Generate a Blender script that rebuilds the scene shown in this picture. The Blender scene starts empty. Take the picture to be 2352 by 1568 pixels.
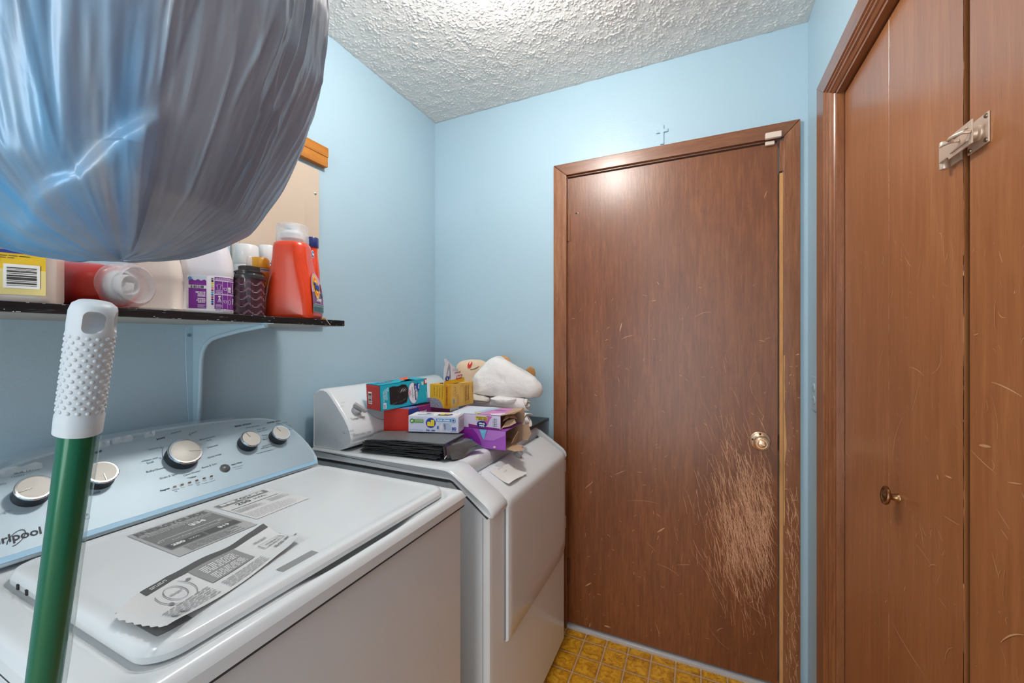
import bpy, bmesh, math, random
import numpy as np
from mathutils import Vector, Matrix

SC = bpy.context.scene
COL = SC.collection
rnd = random.Random(7)
V3 = Vector

# ---------------------------------------------------------------- camera, world, lights, exposure
F_PX, YAW, EYE = 930.0, math.radians(24.75), 1.29
cam = bpy.data.objects.new('camera', bpy.data.cameras.new('camera'))
COL.objects.link(cam)
cam.location = (0, 0, EYE)
cam.rotation_euler = (math.radians(90), 0, YAW)
cam.data.sensor_width = 36.0
cam.data.lens = 36.0 * F_PX / 2352.0
cam.data.clip_start = 0.02
SC.camera = cam

SC.view_settings.view_transform = 'Standard'
SC.view_settings.look = 'None'
SC.view_settings.gamma = 1.0
SC.view_settings.use_curve_mapping = False
SC.view_settings.exposure = 0.0

LAMP_MAIN, FILL, SKY = 24.5, 22.0, 0.6
LAMP_AT = (-0.49, 0.90, 2.335)
REAR_FILL_AT = (-0.40, -1.10, 2.32)
wd = bpy.data.worlds.new('world'); SC.world = wd
wd.use_nodes = True
wd.node_tree.nodes['Background'].inputs[0].default_value = (0.95, 0.97, 1.0, 1)
wd.node_tree.nodes['Background'].inputs[1].default_value = SKY

def lamp(name, loc, power, size, col=(1, 0.965, 0.92)):
    l = bpy.data.lights.new(name, 'POINT')
    l.energy = power; l.shadow_soft_size = size; l.color = col
    o = bpy.data.objects.new(name, l); o.location = loc
    COL.objects.link(o)
    return o
lamp('bulb_light', LAMP_AT, LAMP_MAIN, 0.05)
lamp('rear_fill_light', REAR_FILL_AT, LAMP_MAIN * 0.5, 0.06)  # extra unseen lamp added behind the viewer as fill
ll = bpy.data.lights.new('fill_light', 'AREA'); ll.shape = 'RECTANGLE'; ll.size, ll.size_y = 0.84, 1.98   # added fill light outside an invented opening in the unseen front wall
ll.energy = FILL; ll.color = (0.985, 0.985, 1.0)
lo = bpy.data.objects.new('fill_light', ll); COL.objects.link(lo)
lo.location = (-0.28, -1.72, 1.02); lo.rotation_euler = (math.radians(-90), 0, math.pi)

# ---------------------------------------------------------------- small helpers
def lin(c):
    if isinstance(c, str):
        c = c.lstrip('#'); c = [int(c[i:i + 2], 16) / 255 for i in (0, 2, 4)]
    return tuple((x / 12.92 if x <= 0.04045 else ((x + 0.055) / 1.055) ** 2.4) for x in c) + (1.0,)

CY, SY = math.cos(YAW), math.sin(YAW)
def ray(u, v):
    r = u - 1176.0
    return V3((-SY * F_PX + CY * r, CY * F_PX + SY * r, 784.0 - v))
EYEV = V3((0, 0, EYE))
def hit(u, v, p0, n):                      # where the sight line of a measured point meets a real plane
    d = ray(u, v)
    return EYEV + d * ((V3(p0) - EYEV).dot(V3(n)) / d.dot(V3(n)))
def onX(u, v, x): return hit(u, v, (x, 0, 0), (1, 0, 0))
def onY(u, v, y): return hit(u, v, (0, y, 0), (0, 1, 0))
def onZ(u, v, z): return hit(u, v, (0, 0, z), (0, 0, 1))

# vectorised value noise -------------------------------------------------------
def _h(i, j, k, s):
    n = (i * 374761393 + j * 668265263 + k * 2147483647 * 3 + s * 974634777) & 0xffffffff
    n = ((n ^ (n >> 13)) * 1274126177) & 0xffffffff
    n = ((n ^ (n >> 16)) * 2246822519) & 0xffffffff
    return ((n ^ (n >> 15)) & 0xffff) / 65535.0
def vn(x, y, z=0.0, seed=0):
    x = np.asarray(x, float); y = np.asarray(y, float); z = np.zeros_like(x) + z
    i, j, k = np.floor(x).astype(np.int64), np.floor(y).astype(np.int64), np.floor(z).astype(np.int64)
    fx, fy, fz = x - i, y - j, z - k
    fx, fy, fz = [f * f * (3 - 2 * f) for f in (fx, fy, fz)]
    r = 0
    for a in (0, 1):
        for b in (0, 1):
            for c in (0, 1):
                w = (fx if a else 1 - fx) * (fy if b else 1 - fy) * (fz if c else 1 - fz)
                r = r + w * _h(i + a, j + b, k + c, seed)
    return r * 2 - 1
def fbm(x, y, z=0.0, o=4, seed=0):
    r, a = 0, 1.0
    for q in range(o):
        r = r + a * vn(np.asarray(x) * 2 ** q, np.asarray(y) * 2 ** q, np.asarray(z) * 2 ** q, seed + q * 17)
        a *= 0.5
    return r

# ---------------------------------------------------------------- materials
class NT:
    def __init__(s, name):
        s.m = bpy.data.materials.new(name); s.m.use_nodes = True
        s.t = s.m.node_tree; s.n = s.t.nodes
        s.bsdf = s.n['Principled BSDF']; s.out = s.n['Material Output']
    def new(s, typ, **kw):
        x = s.n.new(typ)
        for k, v in kw.items():
            if k.startswith('i_'):
                key = k[2:]; key = int(key) if key.isdigit() else key.replace('_', ' ')
                x.inputs[key].default_value = v
            else:
                setattr(x, k, v)
        return x
    def link(s, a, b): s.t.links.new(a, b)
    def ramp(s, fac, stops, interp='LINEAR'):
        r = s.new('ShaderNodeValToRGB'); e = r.color_ramp; e.interpolation = interp
        while len(e.elements) < len(stops): e.elements.new(0.5)
        for q, (p, c) in zip(e.elements, stops):
            q.position = p; q.color = lin(c) if isinstance(c, str) else (c, c, c, 1)
        s.link(fac, r.inputs[0]); return r.outputs[0]
    def vec(s, kind='Object', scale=(1, 1, 1)):
        if kind == 'World': o = s.new('ShaderNodeNewGeometry').outputs['Position']
        else: o = s.new('ShaderNodeTexCoord').outputs[kind]
        mp = s.new('ShaderNodeMapping'); mp.inputs['Scale'].default_value = scale
        s.link(o, mp.inputs[0]); return mp.outputs[0]
    def noise(s, vec, scale=5, detail=4, rough=0.5, dist=0.0):
        x = s.new('ShaderNodeTexNoise', i_Scale=scale, i_Detail=detail, i_Roughness=rough, i_Distortion=dist)
        s.link(vec, x.inputs['Vector']); return x.outputs['Fac']
    def bump(s, h, strength=0.3, dist=0.01, prev=None):
        b = s.new('ShaderNodeBump', i_Strength=strength, i_Distance=dist)
        s.link(h, b.inputs['Height'])
        if prev: s.link(prev, b.inputs['Normal'])
        s.link(b.outputs[0], s.bsdf.inputs['Normal']); return b.outputs[0]
    def mix(s, fac, a, b):
        x = s.new('ShaderNodeMix', data_type='RGBA')
        for sock, v in ((x.inputs[0], fac), (x.inputs[6], a), (x.inputs[7], b)):
            if hasattr(v, 'is_output'): s.link(v, sock)
            elif isinstance(v, str): sock.default_value = lin(v)
            else: sock.default_value = v
        return x.outputs[2]
    def math(s, op, a, b=0.5, clamp=False):
        x = s.new('ShaderNodeMath', operation=op); x.use_clamp = clamp
        for sock, v in ((x.inputs[0], a), (x.inputs[1], b)):
            if hasattr(v, 'is_output'): s.link(v, sock)
            else: sock.default_value = v
        return x.outputs[0]

def setp(b, col=None, rough=0.5, metal=0.0, spec=0.5, coat=0.0, coat_r=0.08, trans=0.0, alpha=1.0, ior=1.45, sub=0.0, sheen=0.0):
    if col is not None: b.inputs['Base Color'].default_value = lin(col) if not isinstance(col, tuple) else col
    b.inputs['Roughness'].default_value = rough; b.inputs['Metallic'].default_value = metal
    b.inputs['Specular IOR Level'].default_value = spec
    b.inputs['Coat Weight'].default_value = coat; b.inputs['Coat Roughness'].default_value = coat_r
    b.inputs['Transmission Weight'].default_value = trans; b.inputs['Alpha'].default_value = alpha
    b.inputs['IOR'].default_value = ior
    b.inputs['Sheen Weight'].default_value = sheen
    if sub:
        b.inputs['Subsurface Weight'].default_value = sub
        b.inputs['Subsurface Radius'].default_value = (0.02, 0.02, 0.02); b.inputs['Subsurface Scale'].default_value = 0.3

_mc = {}
def M(col, rough=0.5, metal=0.0, spec=0.5, coat=0.0, vary=0.06, grain=0.0, gscale=60.0, coat_r=0.08, name=None, **kw):
    """plain coloured surface with a little procedural variation"""
    key = (col, rough, metal, spec, coat, vary, grain, gscale, coat_r, name, tuple(sorted(kw.items())))
    if key in _mc: return _mc[key]
    n = NT(name or 'surface')
    setp(n.bsdf, col, rough, metal, spec, coat, coat_r, **kw)
    if vary:
        f = n.noise(n.vec(), 9, 3)
        c = lin(col); lo = tuple(max(0, x * (1 - vary)) for x in c[:3]) + (1,); hi = tuple(min(1, x * (1 + vary)) for x in c[:3]) + (1,)
        n.link(n.mix(f, lo, hi), n.bsdf.inputs['Base Color'])
    if grain: n.bump(n.noise(n.vec(), gscale, 3), grain, 0.002)
    _mc[key] = n.m
    return n.m
def P(col): return M(col, 0.55, vary=0.0, name='print_ink')

def wood(name, dark, mid, light, axis=2, rough=0.34, coat=0.4, coat_r=0.25, bmp=0.25, fine=70.0):
    n = NT(name); setp(n.bsdf, mid, rough, coat=coat, coat_r=coat_r)
    sc = [1.0, 1.0, 1.0]; sc[axis] = 0.085
    v = n.vec('Object', tuple(sc))
    a = n.noise(v, fine, 6, 0.62, 0.3)
    sc2 = [1.0, 1.0, 1.0]; sc2[axis] = 0.16
    b = n.noise(n.vec('Object', tuple(sc2)), 7, 4, 0.6, 0.6)
    s = n.math('ADD', n.math('MULTIPLY', a, 0.6), n.math('MULTIPLY', b, 0.45))
    c = n.ramp(s, [(0.28, dark), (0.52, mid), (0.76, light)])
    pores = n.noise(v, fine * 3.2, 3, 0.7)
    fl = n.ramp(pores, [(0.30, 1.0), (0.46, 0.0)])
    c = n.mix(n.math('MULTIPLY', fl, 0.55), c, dark)
    n.link(c, n.bsdf.inputs['Base Color'])
    n.bump(n.math('ADD', a, n.math('MULTIPLY', pores, 0.8)), bmp, 0.0016)
    return n.m

def wall_mat():
    n = NT('blue_wall_paint'); setp(n.bsdf, '#adc8d6', 0.36, spec=0.45)
    f = n.noise(n.vec('World'), 2.2, 3)
    n.link(n.mix(f, '#aac5d3', '#b0cbd9'), n.bsdf.inputs['Base Color'])
    v = n.vec('World')
    n.bump(n.math('ADD', n.noise(v, 170, 2), n.math('MULTIPLY', n.noise(v, 30, 3), 0.7)), 0.12, 0.003)
    return n.m
def ceiling_mat():
    n = NT('popcorn_ceiling'); setp(n.bsdf, '#eceae6', 0.85, spec=0.2)
    v = n.vec('World')
    n.bump(n.noise(v, 260, 3, 0.6), 0.5, 0.004)
    return n.m
def white_mat(name, col, rough=0.2, coat=0.12):
    n = NT(name); setp(n.bsdf, col, rough, coat=coat, coat_r=0.06)
    n.bump(n.noise(n.vec(), 380, 2), 0.015, 0.0008)
    return n.m
def floor_base_mat():
    n = NT('floor_grout'); setp(n.bsdf, '#c4a07c', 0.6)
    f = n.noise(n.vec('World'), 420, 2, 0.6)
    n.link(n.ramp(f, [(0.36, '#8d6a42'), (0.5, '#d6b08a'), (0.66, '#f0d6b8')]), n.bsdf.inputs['Base Color'])
    return n.m
def tile_mat():
    n = NT('amber_tile'); setp(n.bsdf, '#c58a1e', 0.24, coat=0.35, coat_r=0.15)
    w = n.vec('World')
    a = n.noise(w, 30, 5, 0.6, 1.4); b = n.noise(w, 95, 4, 0.6, 0.8)
    c = n.ramp(a, [(0.33, '#b0761f'), (0.47, '#dd9d22'), (0.62, '#f0b836'), (0.75, '#d98f28')])
    dk = n.ramp(b, [(0.33, 1.0), (0.41, 0.0)])
    c = n.mix(n.math('MULTIPLY', dk, 0.65), c, '#5c3a10')
    o = n.vec('Object', (1, 1, 1)); sp = n.new('ShaderNodeSeparateXYZ'); n.link(o, sp.inputs[0])
    e = n.math('MAXIMUM', n.math('ABSOLUTE', sp.outputs[0], 0), n.math('ABSOLUTE', sp.outputs[1], 0))
    e = n.math('ADD', e, n.math('MULTIPLY', n.math('SUBTRACT', n.noise(w, 60, 3), 0.5), 0.012))
    ed = n.ramp(n.math('MULTIPLY', e, 20.0), [(0.62, 0.0), (0.86, 1.0)])
    c = n.mix(n.math('MULTIPLY', ed, 0.55), c, '#8a5616')
    n.link(c, n.bsdf.inputs['Base Color'])
    n.bump(b, 0.12, 0.002)
    return n.m

MW = wall_mat(); MC = ceiling_mat()
M_DOOR = wood('door_veneer', '#5c2f18', '#774322', '#925930', 2, fine=95.0, coat=0.4, coat_r=0.28)
M_CLOSET = wood('closet_veneer', '#874f2b', '#9b6038', '#b1764a', 2, rough=0.3, fine=60.0, bmp=0.10)
M_CAS_V = wood('casing_wood_upright', '#673a20', '#8a5534', '#a8754d', 2, rough=0.32)
M_CAS_X = wood('casing_wood_head', '#5f361f', '#7f4e31', '#9a6946', 0, rough=0.34)
M_CAS_Y = wood('casing_wood_closet_head', '#673a20', '#865233', '#a06b46', 1, rough=0.32)
M_RAW = wood('raw_wood', '#b07f50', '#c9975f', '#dcb283', 2, rough=0.6, coat=0)
M_PINE = wood('stained_pine', '#8a4f14', '#b5711f', '#c98a33', 1, rough=0.5, coat=0.1, fine=40)
M_WASH = white_mat('white_enamel', '#dde0e2')
M_DRY = white_mat('dryer_enamel', '#dfe3e6', 0.2)
M_BLACK = M('#15171a', 0.45, name='dark_gap', vary=0)

# ---------------------------------------------------------------- mesh building
class MB:
    def __init__(s): s.v, s.f, s.m, s.uv = [], [], [], None
    def add(s, vs, fs, m=0):
        o = len(s.v); s.v += [tuple(x) for x in vs]
        for q in fs: s.f.append([o + i for i in q]); s.m.append(m)
    def box(s, x0, x1, y0, y1, z0, z1, m=0):
        s.obox(V3((x0, y0, z0)), V3((x1 - x0, 0, 0)), V3((0, y1 - y0, 0)), V3((0, 0, z1 - z0)), m)
    def obox(s, o, a, b, c, m=0):
        o, a, b, c = V3(o), V3(a), V3(b), V3(c)
        vs = [o, o + a, o + a + b, o + b, o + c, o + a + c, o + a + b + c, o + b + c]
        fs = [[0, 3, 2, 1], [4, 5, 6, 7], [0, 1, 5, 4], [1, 2, 6, 5], [2, 3, 7, 6], [3, 0, 4, 7]]
        if a.cross(b).dot(c) < 0: fs = [q[::-1] for q in fs]
        s.add(vs, fs, m)
    def prism(s, poly, ex, m=0):            # polygon of 3-D points swept by ex
        ex = V3(ex); p = [V3(q) for q in poly]; k = len(p)
        nrm = sum(((p[i] - p[0]).cross(p[(i + 1) % k] - p[0]) for i in range(1, k - 1)), V3())
        if nrm.dot(ex) > 0: p = p[::-1]
        vs = p + [q + ex for q in p]
        s.add(vs, [list(range(k)), list(range(2 * k - 1, k - 1, -1))] + [[i, i + k, (i + 1) % k + k, (i + 1) % k][::1] for i in range(k)], m)
    def lathe(s, prof, o, ax, seg=32, m=0, sx=1.0, ref=None):   # prof: (radius, along)
        ax = V3(ax).normalized(); o = V3(o)
        e1 = V3(ref) if ref else (V3((0, 0, 1)) if abs(ax.z) < 0.9 else V3((1, 0, 0)))
        e1 = (e1 - ax * e1.dot(ax)).normalized(); e2 = ax.cross(e1)
        vs, fs = [], []; n = len(prof)
        for r, h in prof:
            for k in range(seg):
                t = 2 * math.pi * k / seg
                vs.append(o + ax * h + (e1 * math.cos(t) * sx + e2 * math.sin(t)) * max(r, 1e-5))
        for i in range(n - 1):
            for k in range(seg):
                k2 = (k + 1) % seg
                fs.append([i * seg + k, i * seg + k2, (i + 1) * seg + k2, (i + 1) * seg + k])
        if prof[0][0] > 1e-4: fs.append(list(range(seg))[::-1])
        if prof[-1][0] > 1e-4: fs.append([(n - 1) * seg + k for k in range(seg)])
        s.add(vs, fs, m)
    def tube(s, path, r, seg=10, m=0, cap=True):
        path = [V3(p) for p in path]; n = len(path); vs, fs = [], []
        rr = r if isinstance(r, (list, tuple)) else [r] * n
        prev = None
        for i, p in enumerate(path):
            t = (path[min(i + 1, n - 1)] - path[max(i - 1, 0)]).normalized()
            if prev is None: e1 = t.orthogonal().normalized()
            else: e1 = (prev - t * prev.dot(t)).normalized()
            prev = e1; e2 = t.cross(e1)
            for k in range(seg):
                a = 2 * math.pi * k / seg
                vs.append(p + (e1 * math.cos(a) + e2 * math.sin(a)) * rr[i])
        for i in range(n - 1):
            for k in range(seg):
                k2 = (k + 1) % seg
                fs.append([i * seg + k, i * seg + k2, (i + 1) * seg + k2, (i + 1) * seg + k])
        if cap: fs += [list(range(seg))[::-1], [(n - 1) * seg + k for k in range(seg)]]
        s.add(vs, fs, m)
    def loft(s, rings, m=0, cap=True):      # closed rings with equal counts
        n = len(rings[0]); vs = [p for r in rings for p in r]; fs = []
        for i in range(len(rings) - 1):
            for k in range(n):
                k2 = (k + 1) % n
                fs.append([i * n + k, i * n + k2, (i + 1) * n + k2, (i + 1) * n + k])
        if cap: fs += [list(range(n))[::-1], [(len(rings) - 1) * n + k for k in range(n)]]
        s.add(vs, fs, m)
    def grid(s, pts, m=0, flip=False):      # rows of points
        nr, nc = len(pts), len(pts[0]); fs = []
        for i in range(nr - 1):
            for j in range(nc - 1):
                q = [i * nc + j, i * nc + j + 1, (i + 1) * nc + j + 1, (i + 1) * nc + j]
                fs.append(q[::-1] if flip else q)
        s.add([p for r in pts for p in r], fs, m)
    def build(s, name, mats, parent=None, bevel=0.0, seg=2, smooth=35, uv=None, fixn=True):
        org = V3((0, 0, 0)); q = parent
        while q is not None: org = org + V3(q.location); q = q.parent
        me = bpy.data.meshes.new(name)
        me.from_pydata([tuple(V3(p) - org) for p in s.v], [], s.f)
        if not isinstance(mats, (list, tuple)): mats = [mats]
        for x in mats: me.materials.append(x)
        me.polygons.foreach_set('material_index', s.m)
        me.update()
        if bevel or fixn:
            bm = bmesh.new(); bm.from_mesh(me)
            if bevel:
                bmesh.ops.remove_doubles(bm, verts=bm.verts, dist=1e-6)
                ed = [e for e in bm.edges if len(e.link_faces) == 2 and e.calc_face_angle(0) > math.radians(28)]
                bmesh.ops.bevel(bm, geom=ed, offset=bevel, segments=seg, profile=0.5, affect='EDGES', clamp_overlap=True)
            if fixn: bmesh.ops.recalc_face_normals(bm, faces=bm.faces)
            bm.to_mesh(me); bm.free()
        if smooth:
            me.polygons.foreach_set('use_smooth', [True] * len(me.polygons))
            me.set_sharp_from_angle(angle=math.radians(smooth))
        o = bpy.data.objects.new(name, me); COL.objects.link(o)
        if parent is not None: o.parent = parent
        if bevel and smooth:
            wn = o.modifiers.new('even shading', 'WEIGHTED_NORMAL'); wn.keep_sharp = True
        return o

def fastgrid(name, X, Y, Z, mats, parent=None, flip=False, uv=None, smooth=True):
    """numpy grid -> mesh; X, Y, Z are 2-D arrays"""
    org = V3((0, 0, 0)); q = parent
    while q is not None: org = org + V3(q.location); q = q.parent
    nr, nc = X.shape
    co = np.stack([X - org.x, Y - org.y, Z - org.z], -1).reshape(-1, 3)
    i = np.arange(nr * nc).reshape(nr, nc)
    fa = np.stack([i[:-1, :-1], i[:-1, 1:], i[1:, 1:], i[1:, :-1]], -1).reshape(-1, 4)
    if flip: fa = fa[:, ::-1]
    me = bpy.data.meshes.new(name)
    me.from_pydata(co.tolist(), [], fa.tolist())
    for x in (mats if isinstance(mats, (list, tuple)) else [mats]): me.materials.append(x)
    if smooth: me.polygons.foreach_set('use_smooth', [True] * len(me.polygons))
    if uv is not None:
        l = me.uv_layers.new(name='UVMap')
        idx = np.empty(len(me.loops), np.int32); me.loops.foreach_get('vertex_index', idx)
        l.data.foreach_set('uv', np.stack([uv[0].ravel()[idx], uv[1].ravel()[idx]], -1).ravel())
    me.update()
    o = bpy.data.objects.new(name, me); COL.objects.link(o)
    if parent is not None: o.parent = parent
    return o

def thing(name, label, cat, loc, group=None):
    o = bpy.data.objects.new(name, None); COL.objects.link(o); o.location = loc
    o.empty_display_size = 0.05
    return tag(o, label, cat, group)
def tag(o, label=None, cat=None, group=None, kind=None):
    for k, v in (('label', label), ('category', cat), ('group', group), ('kind', kind)):
        if v: o[k] = v
    return o
def struct(o): o['kind'] = 'structure'; return o

# ---------------------------------------------------------------- printing: flat lettering and shapes laid on a plane
_tc = {}
def text_mesh(s, bold=0.0):
    k = (s, bold)
    if k in _tc: return _tc[k]
    c = bpy.data.curves.new('lettering', 'FONT'); c.body = s; c.size = 1.0; c.resolution_u = 3; c.offset = bold
    o = bpy.data.objects.new('lettering', c); me = o.to_mesh()
    vs = np.array([tuple(v.co[:2]) for v in me.vertices]) if len(me.vertices) else np.zeros((1, 2))
    fs = [list(p.vertices) for p in me.polygons]
    o.to_mesh_clear(); bpy.data.objects.remove(o); bpy.data.curves.remove(c)
    vs[:, 0] -= vs[:, 0].min()
    _tc[k] = (vs, fs, vs[:, 0].max()); return _tc[k]

class Pr:
    """a sheet of ink: o origin, U reading direction, W up direction"""
    def __init__(s, o, U, W, lift=0.0006):
        s.o, s.U = V3(o), V3(U).normalized(); W = V3(W); s.W = (W - s.U * W.dot(s.U)).normalized()
        s.N = s.U.cross(s.W); s.lift = lift; s.mb = MB(); s.mats = []; s.layer = 0
        s.bend = None
    def mi(s, c):
        if c not in s.mats: s.mats.append(c)
        return s.mats.index(c)
    def pt(s, a, b, h=0.0):
        if s.bend: return s.bend(a, b, h)
        return s.o + s.U * a + s.W * b + s.N * h
    def px(s, u, v):
        d = hit(u, v, s.o, s.N) - s.o
        return d.dot(s.U), d.dot(s.W)
    def h(s, z): return s.lift * (1 + z)
    def poly(s, pts, c, z=0):
        vs = [s.pt(a, b, s.h(z)) for a, b in pts]
        ar = sum(pts[i - 1][0] * pts[i][1] - pts[i][0] * pts[i - 1][1] for i in range(len(pts)))
        f = list(range(len(vs)))
        s.mb.add(vs, [f if ar > 0 else f[::-1]], s.mi(c))
    def rect(s, a0, b0, a1, b1, c, z=0, n=1):
        for i in range(n):
            x0, x1 = a0 + (a1 - a0) * i / n, a0 + (a1 - a0) * (i + 1) / n
            s.poly([(x0, b0), (x1, b0), (x1, b1), (x0, b1)], c, z)
    def quadpx(s, pts, c, z=0): s.poly([s.px(*p) for p in pts], c, z)
    def disc(s, a, b, r, c, z=0, ry=None, n=24, rot=0.0):
        ry = ry or r; cr, sr = math.cos(rot), math.sin(rot); p = []
        for k in range(n):
            x, y = r * math.cos(2 * math.pi * k / n), ry * math.sin(2 * math.pi * k / n)
            p.append((a + x * cr - y * sr, b + x * sr + y * cr))
        s.poly(p, c, z)
    def ring(s, a, b, r, w, c, z=0, ry=None, t0=0, t1=360, n=40):
        ry = ry or r
        for k in range(n):
            u0, u1 = [math.radians(t0 + (t1 - t0) * (k + q) / n) for q in (0, 1)]
            s.poly([(a + (r - w) * math.cos(u0), b + (ry - w) * math.sin(u0)), (a + r * math.cos(u0), b + ry * math.sin(u0)),
                    (a + r * math.cos(u1), b + ry * math.sin(u1)), (a + (r - w) * math.cos(u1), b + (ry - w) * math.sin(u1))], c, z)
    def line(s, pts, w, c, z=0):
        for (x0, y0), (x1, y1) in zip(pts[:-1], pts[1:]):
            dx, dy = x1 - x0, y1 - y0; L = math.hypot(dx, dy) or 1
            nx, ny = -dy / L * w / 2, dx / L * w / 2
            s.poly([(x0 - nx, y0 - ny), (x1 - nx, y1 - ny), (x1 + nx, y1 + ny), (x0 + nx, y0 + ny)], c, z)
    def text(s, t, a, b, hgt, c, w=None, align='L', rot=0.0, z=1, bold=0.0, sy=1.0):
        vs, fs, W = text_mesh(t, bold)
        k = hgt / 0.70; kx = k if w is None else w / W
        x0 = {'L': 0, 'C': -W * kx / 2, 'R': -W * kx}[align]
        cr, sr = math.cos(rot), math.sin(rot); m = s.mi(c); out = []
        for x, y in vs:
            x, y = x * kx + x0, y * k * sy
            out.append(s.pt(a + x * cr - y * sr, b + x * sr + y * cr, s.h(z)))
        s.mb.add(out, fs, m)
    def tpx(s, t, p0, p1, c, z=1, bold=0.0, asp=1.0):       # baseline from p0 to p1
        a0, b0 = s.px(*p0); a1, b1 = s.px(*p1)
        L = math.hypot(a1 - a0, b1 - b0); W = text_mesh(t, bold)[2]
        s.text(t, a0, b0, L / W * 0.70 * asp, c, w=L, rot=math.atan2(b1 - b0, a1 - a0), z=z, bold=bold)
    def greek(s, a0, b0, a1, b1, n, c, z=1, w=0.5, seed=1):  # rows of tiny illegible small print
        r = random.Random(seed); st = (b1 - b0) / n
        for i in range(n):
            x = a0; y = b0 + st * i
            end = a1 - (a1 - a0) * r.choice([0, 0, 0.05, 0.2])
            while x < end:
                L = min((a1 - a0) * r.uniform(0.04, 0.14), end - x)
                s.rect(x, y, x + L, y + st * w, c, z); x += L + (a1 - a0) * 0.018
    def bars(s, a0, b0, a1, b1, c, n=22, z=1, horiz=False, seed=3):
        r = random.Random(seed); p = a0 if not horiz else b0; end = a1 if not horiz else b1; st = (end - p) / n
        while abs(p - a0 if not horiz else p - b0) < abs(end - (a0 if not horiz else b0)) - abs(st):
            w = st * r.choice([0.35, 0.5, 0.8])
            if horiz: s.rect(a0, p, a1, p + w, c, z)
            else: s.rect(p, b0, p + w, b1, c, z)
            p += st * r.choice([0.9, 1.0, 1.3])
    def build(s, name, parent):
        o = s.mb.build(name, [P(c) for c in s.mats], parent, smooth=0, fixn=False)
        return o

def rrect(w, d, r, n=6):                    # rounded rectangle outline, centred, ccw
    r = min(r, w / 2 - 1e-4, d / 2 - 1e-4); p = []
    for cx, cy, a in ((w / 2 - r, d / 2 - r, 0), (-w / 2 + r, d / 2 - r, 90), (-w / 2 + r, -d / 2 + r, 180), (w / 2 - r, -d / 2 + r, 270)):
        for k in range(n + 1):
            t = math.radians(a + 90 * k / n); p.append((cx + r * math.cos(t), cy + r * math.sin(t)))
    return p

# ================================================================ THE ROOM
XL, XR, YB, YF, ZC = -1.262, 0.357, 1.7695, -1.60, 2.44
DX0, DX1, DZ = -0.541, 0.268, 2.030                     # door slab in the back wall
CY0, CY1, CZ = 0.292, 1.425, 1.995                       # closet opening in the right wall

b = MB(); b.box(XL - 0.1, XR + 0.75, YF - 0.1, YB + 0.1, -0.1, 0.0)
FLOOR = struct(b.build('floor', floor_base_mat(), smooth=0))
PT = 0.0913
tm = MB(); h = PT / 2 - 0.0027
tm.prism([(-h, -h, 0.0002), (h, -h, 0.0002), (h, h, 0.0002), (-h, h, 0.0002)], (0, 0, 0.0015))
t0 = None; mt = tile_mat()
for i in range(-1, 10):
    for j in range(0, 13):
        x = -0.4484 + PT * (i - 0.5); y = 1.7155 + PT * (0.5 - j)
        if x + h > XR: continue
        yy = min(y, YB - 0.012)
        if j == 0: y = 1.7155 + 0.0225
        if t0 is None:
            t0 = tm.build('tile', mt, FLOOR, bevel=0.0006, seg=1, smooth=0); o = t0
        else:
            o = t0.copy(); COL.objects.link(o); o.parent = FLOOR
        o.location = (x, y, 0)
        o.scale = (1, 0.44 if j == 0 else 1, 1)

b = MB(); b.box(XL - 0.1, XL, YF - 0.1, YB + 0.1, 0, ZC + 0.1)
WALL_L = struct(b.build('wall_left', MW, smooth=0))
b = MB()
b.box(XL, DX0, YB, YB + 0.1, 0, ZC); b.box(DX1 + 0.012, XR + 0.1, YB, YB + 0.1, 0, ZC); b.box(DX0, DX1 + 0.012, YB, YB + 0.1, DZ + 0.012, ZC)
WALL_B = struct(b.build('wall_back', MW, smooth=0))
b = MB()
b.box(XR, XR + 0.1, CY1, YB, 0, ZC); b.box(XR, XR + 0.1, YF, CY0, 0, ZC); b.box(XR, XR + 0.1, CY0, CY1, CZ, ZC)
WALL_R = struct(b.build('wall_right', MW, smooth=0))
b = MB(); b.box(XL, -0.72, YF - 0.1, YF, 0, ZC); b.box(0.16, XR, YF - 0.1, YF, 0, ZC); b.box(-0.72, 0.16, YF - 0.1, YF, 2.04, ZC)
struct(b.build('wall_front', MW, smooth=0))
b = MB()                                                # the closet behind the folding doors
b.box(XR + 0.62, XR + 0.70, CY0 - 0.15, CY1 + 0.15, 0, ZC); b.box(XR + 0.1, XR + 0.62, CY1 + 0.07, CY1 + 0.15, 0, ZC); b.box(XR + 0.1, XR + 0.62, CY0 - 0.15, CY0 - 0.07, 0, ZC)
struct(b.build('wall_closet', M('#4a3b30', 0.9, name='closet_lining'), smooth=0))

# ceiling: a slab whose near stretch is real sprayed relief
b = MB(); b.box(XL - 0.1, XR + 0.75, YF - 0.1, YB + 0.1, ZC, ZC + 0.1)
CEIL = struct(b.build('ceiling', MC, smooth=0))
nx, ny = 760, 600
gx, gy = np.meshgrid(np.linspace(XL, XR, nx), np.linspace(YB - 1.32, YB, ny))
r1 = vn(gx * 165, gy * 165, 0, 3) + 0.5 * vn(gx * 330, gy * 330, 0, 9)
lump = np.clip(r1 - 0.12, 0, 1.2) ** 0.8
big = vn(gx * 34, gy * 34, 0, 21)
dep = 0.0008 + 0.0034 * lump * (0.75 + 0.35 * big) + 0.0008 * big
edge = np.minimum(np.minimum(gx - XL, XR - gx), YB - gy)
dep = dep * np.clip(edge / 0.012, 0, 1) + 0.0004
tag(fastgrid('popcorn_texture', gx, gy, ZC - dep, MC, CEIL, flip=True), kind='stuff')

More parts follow.
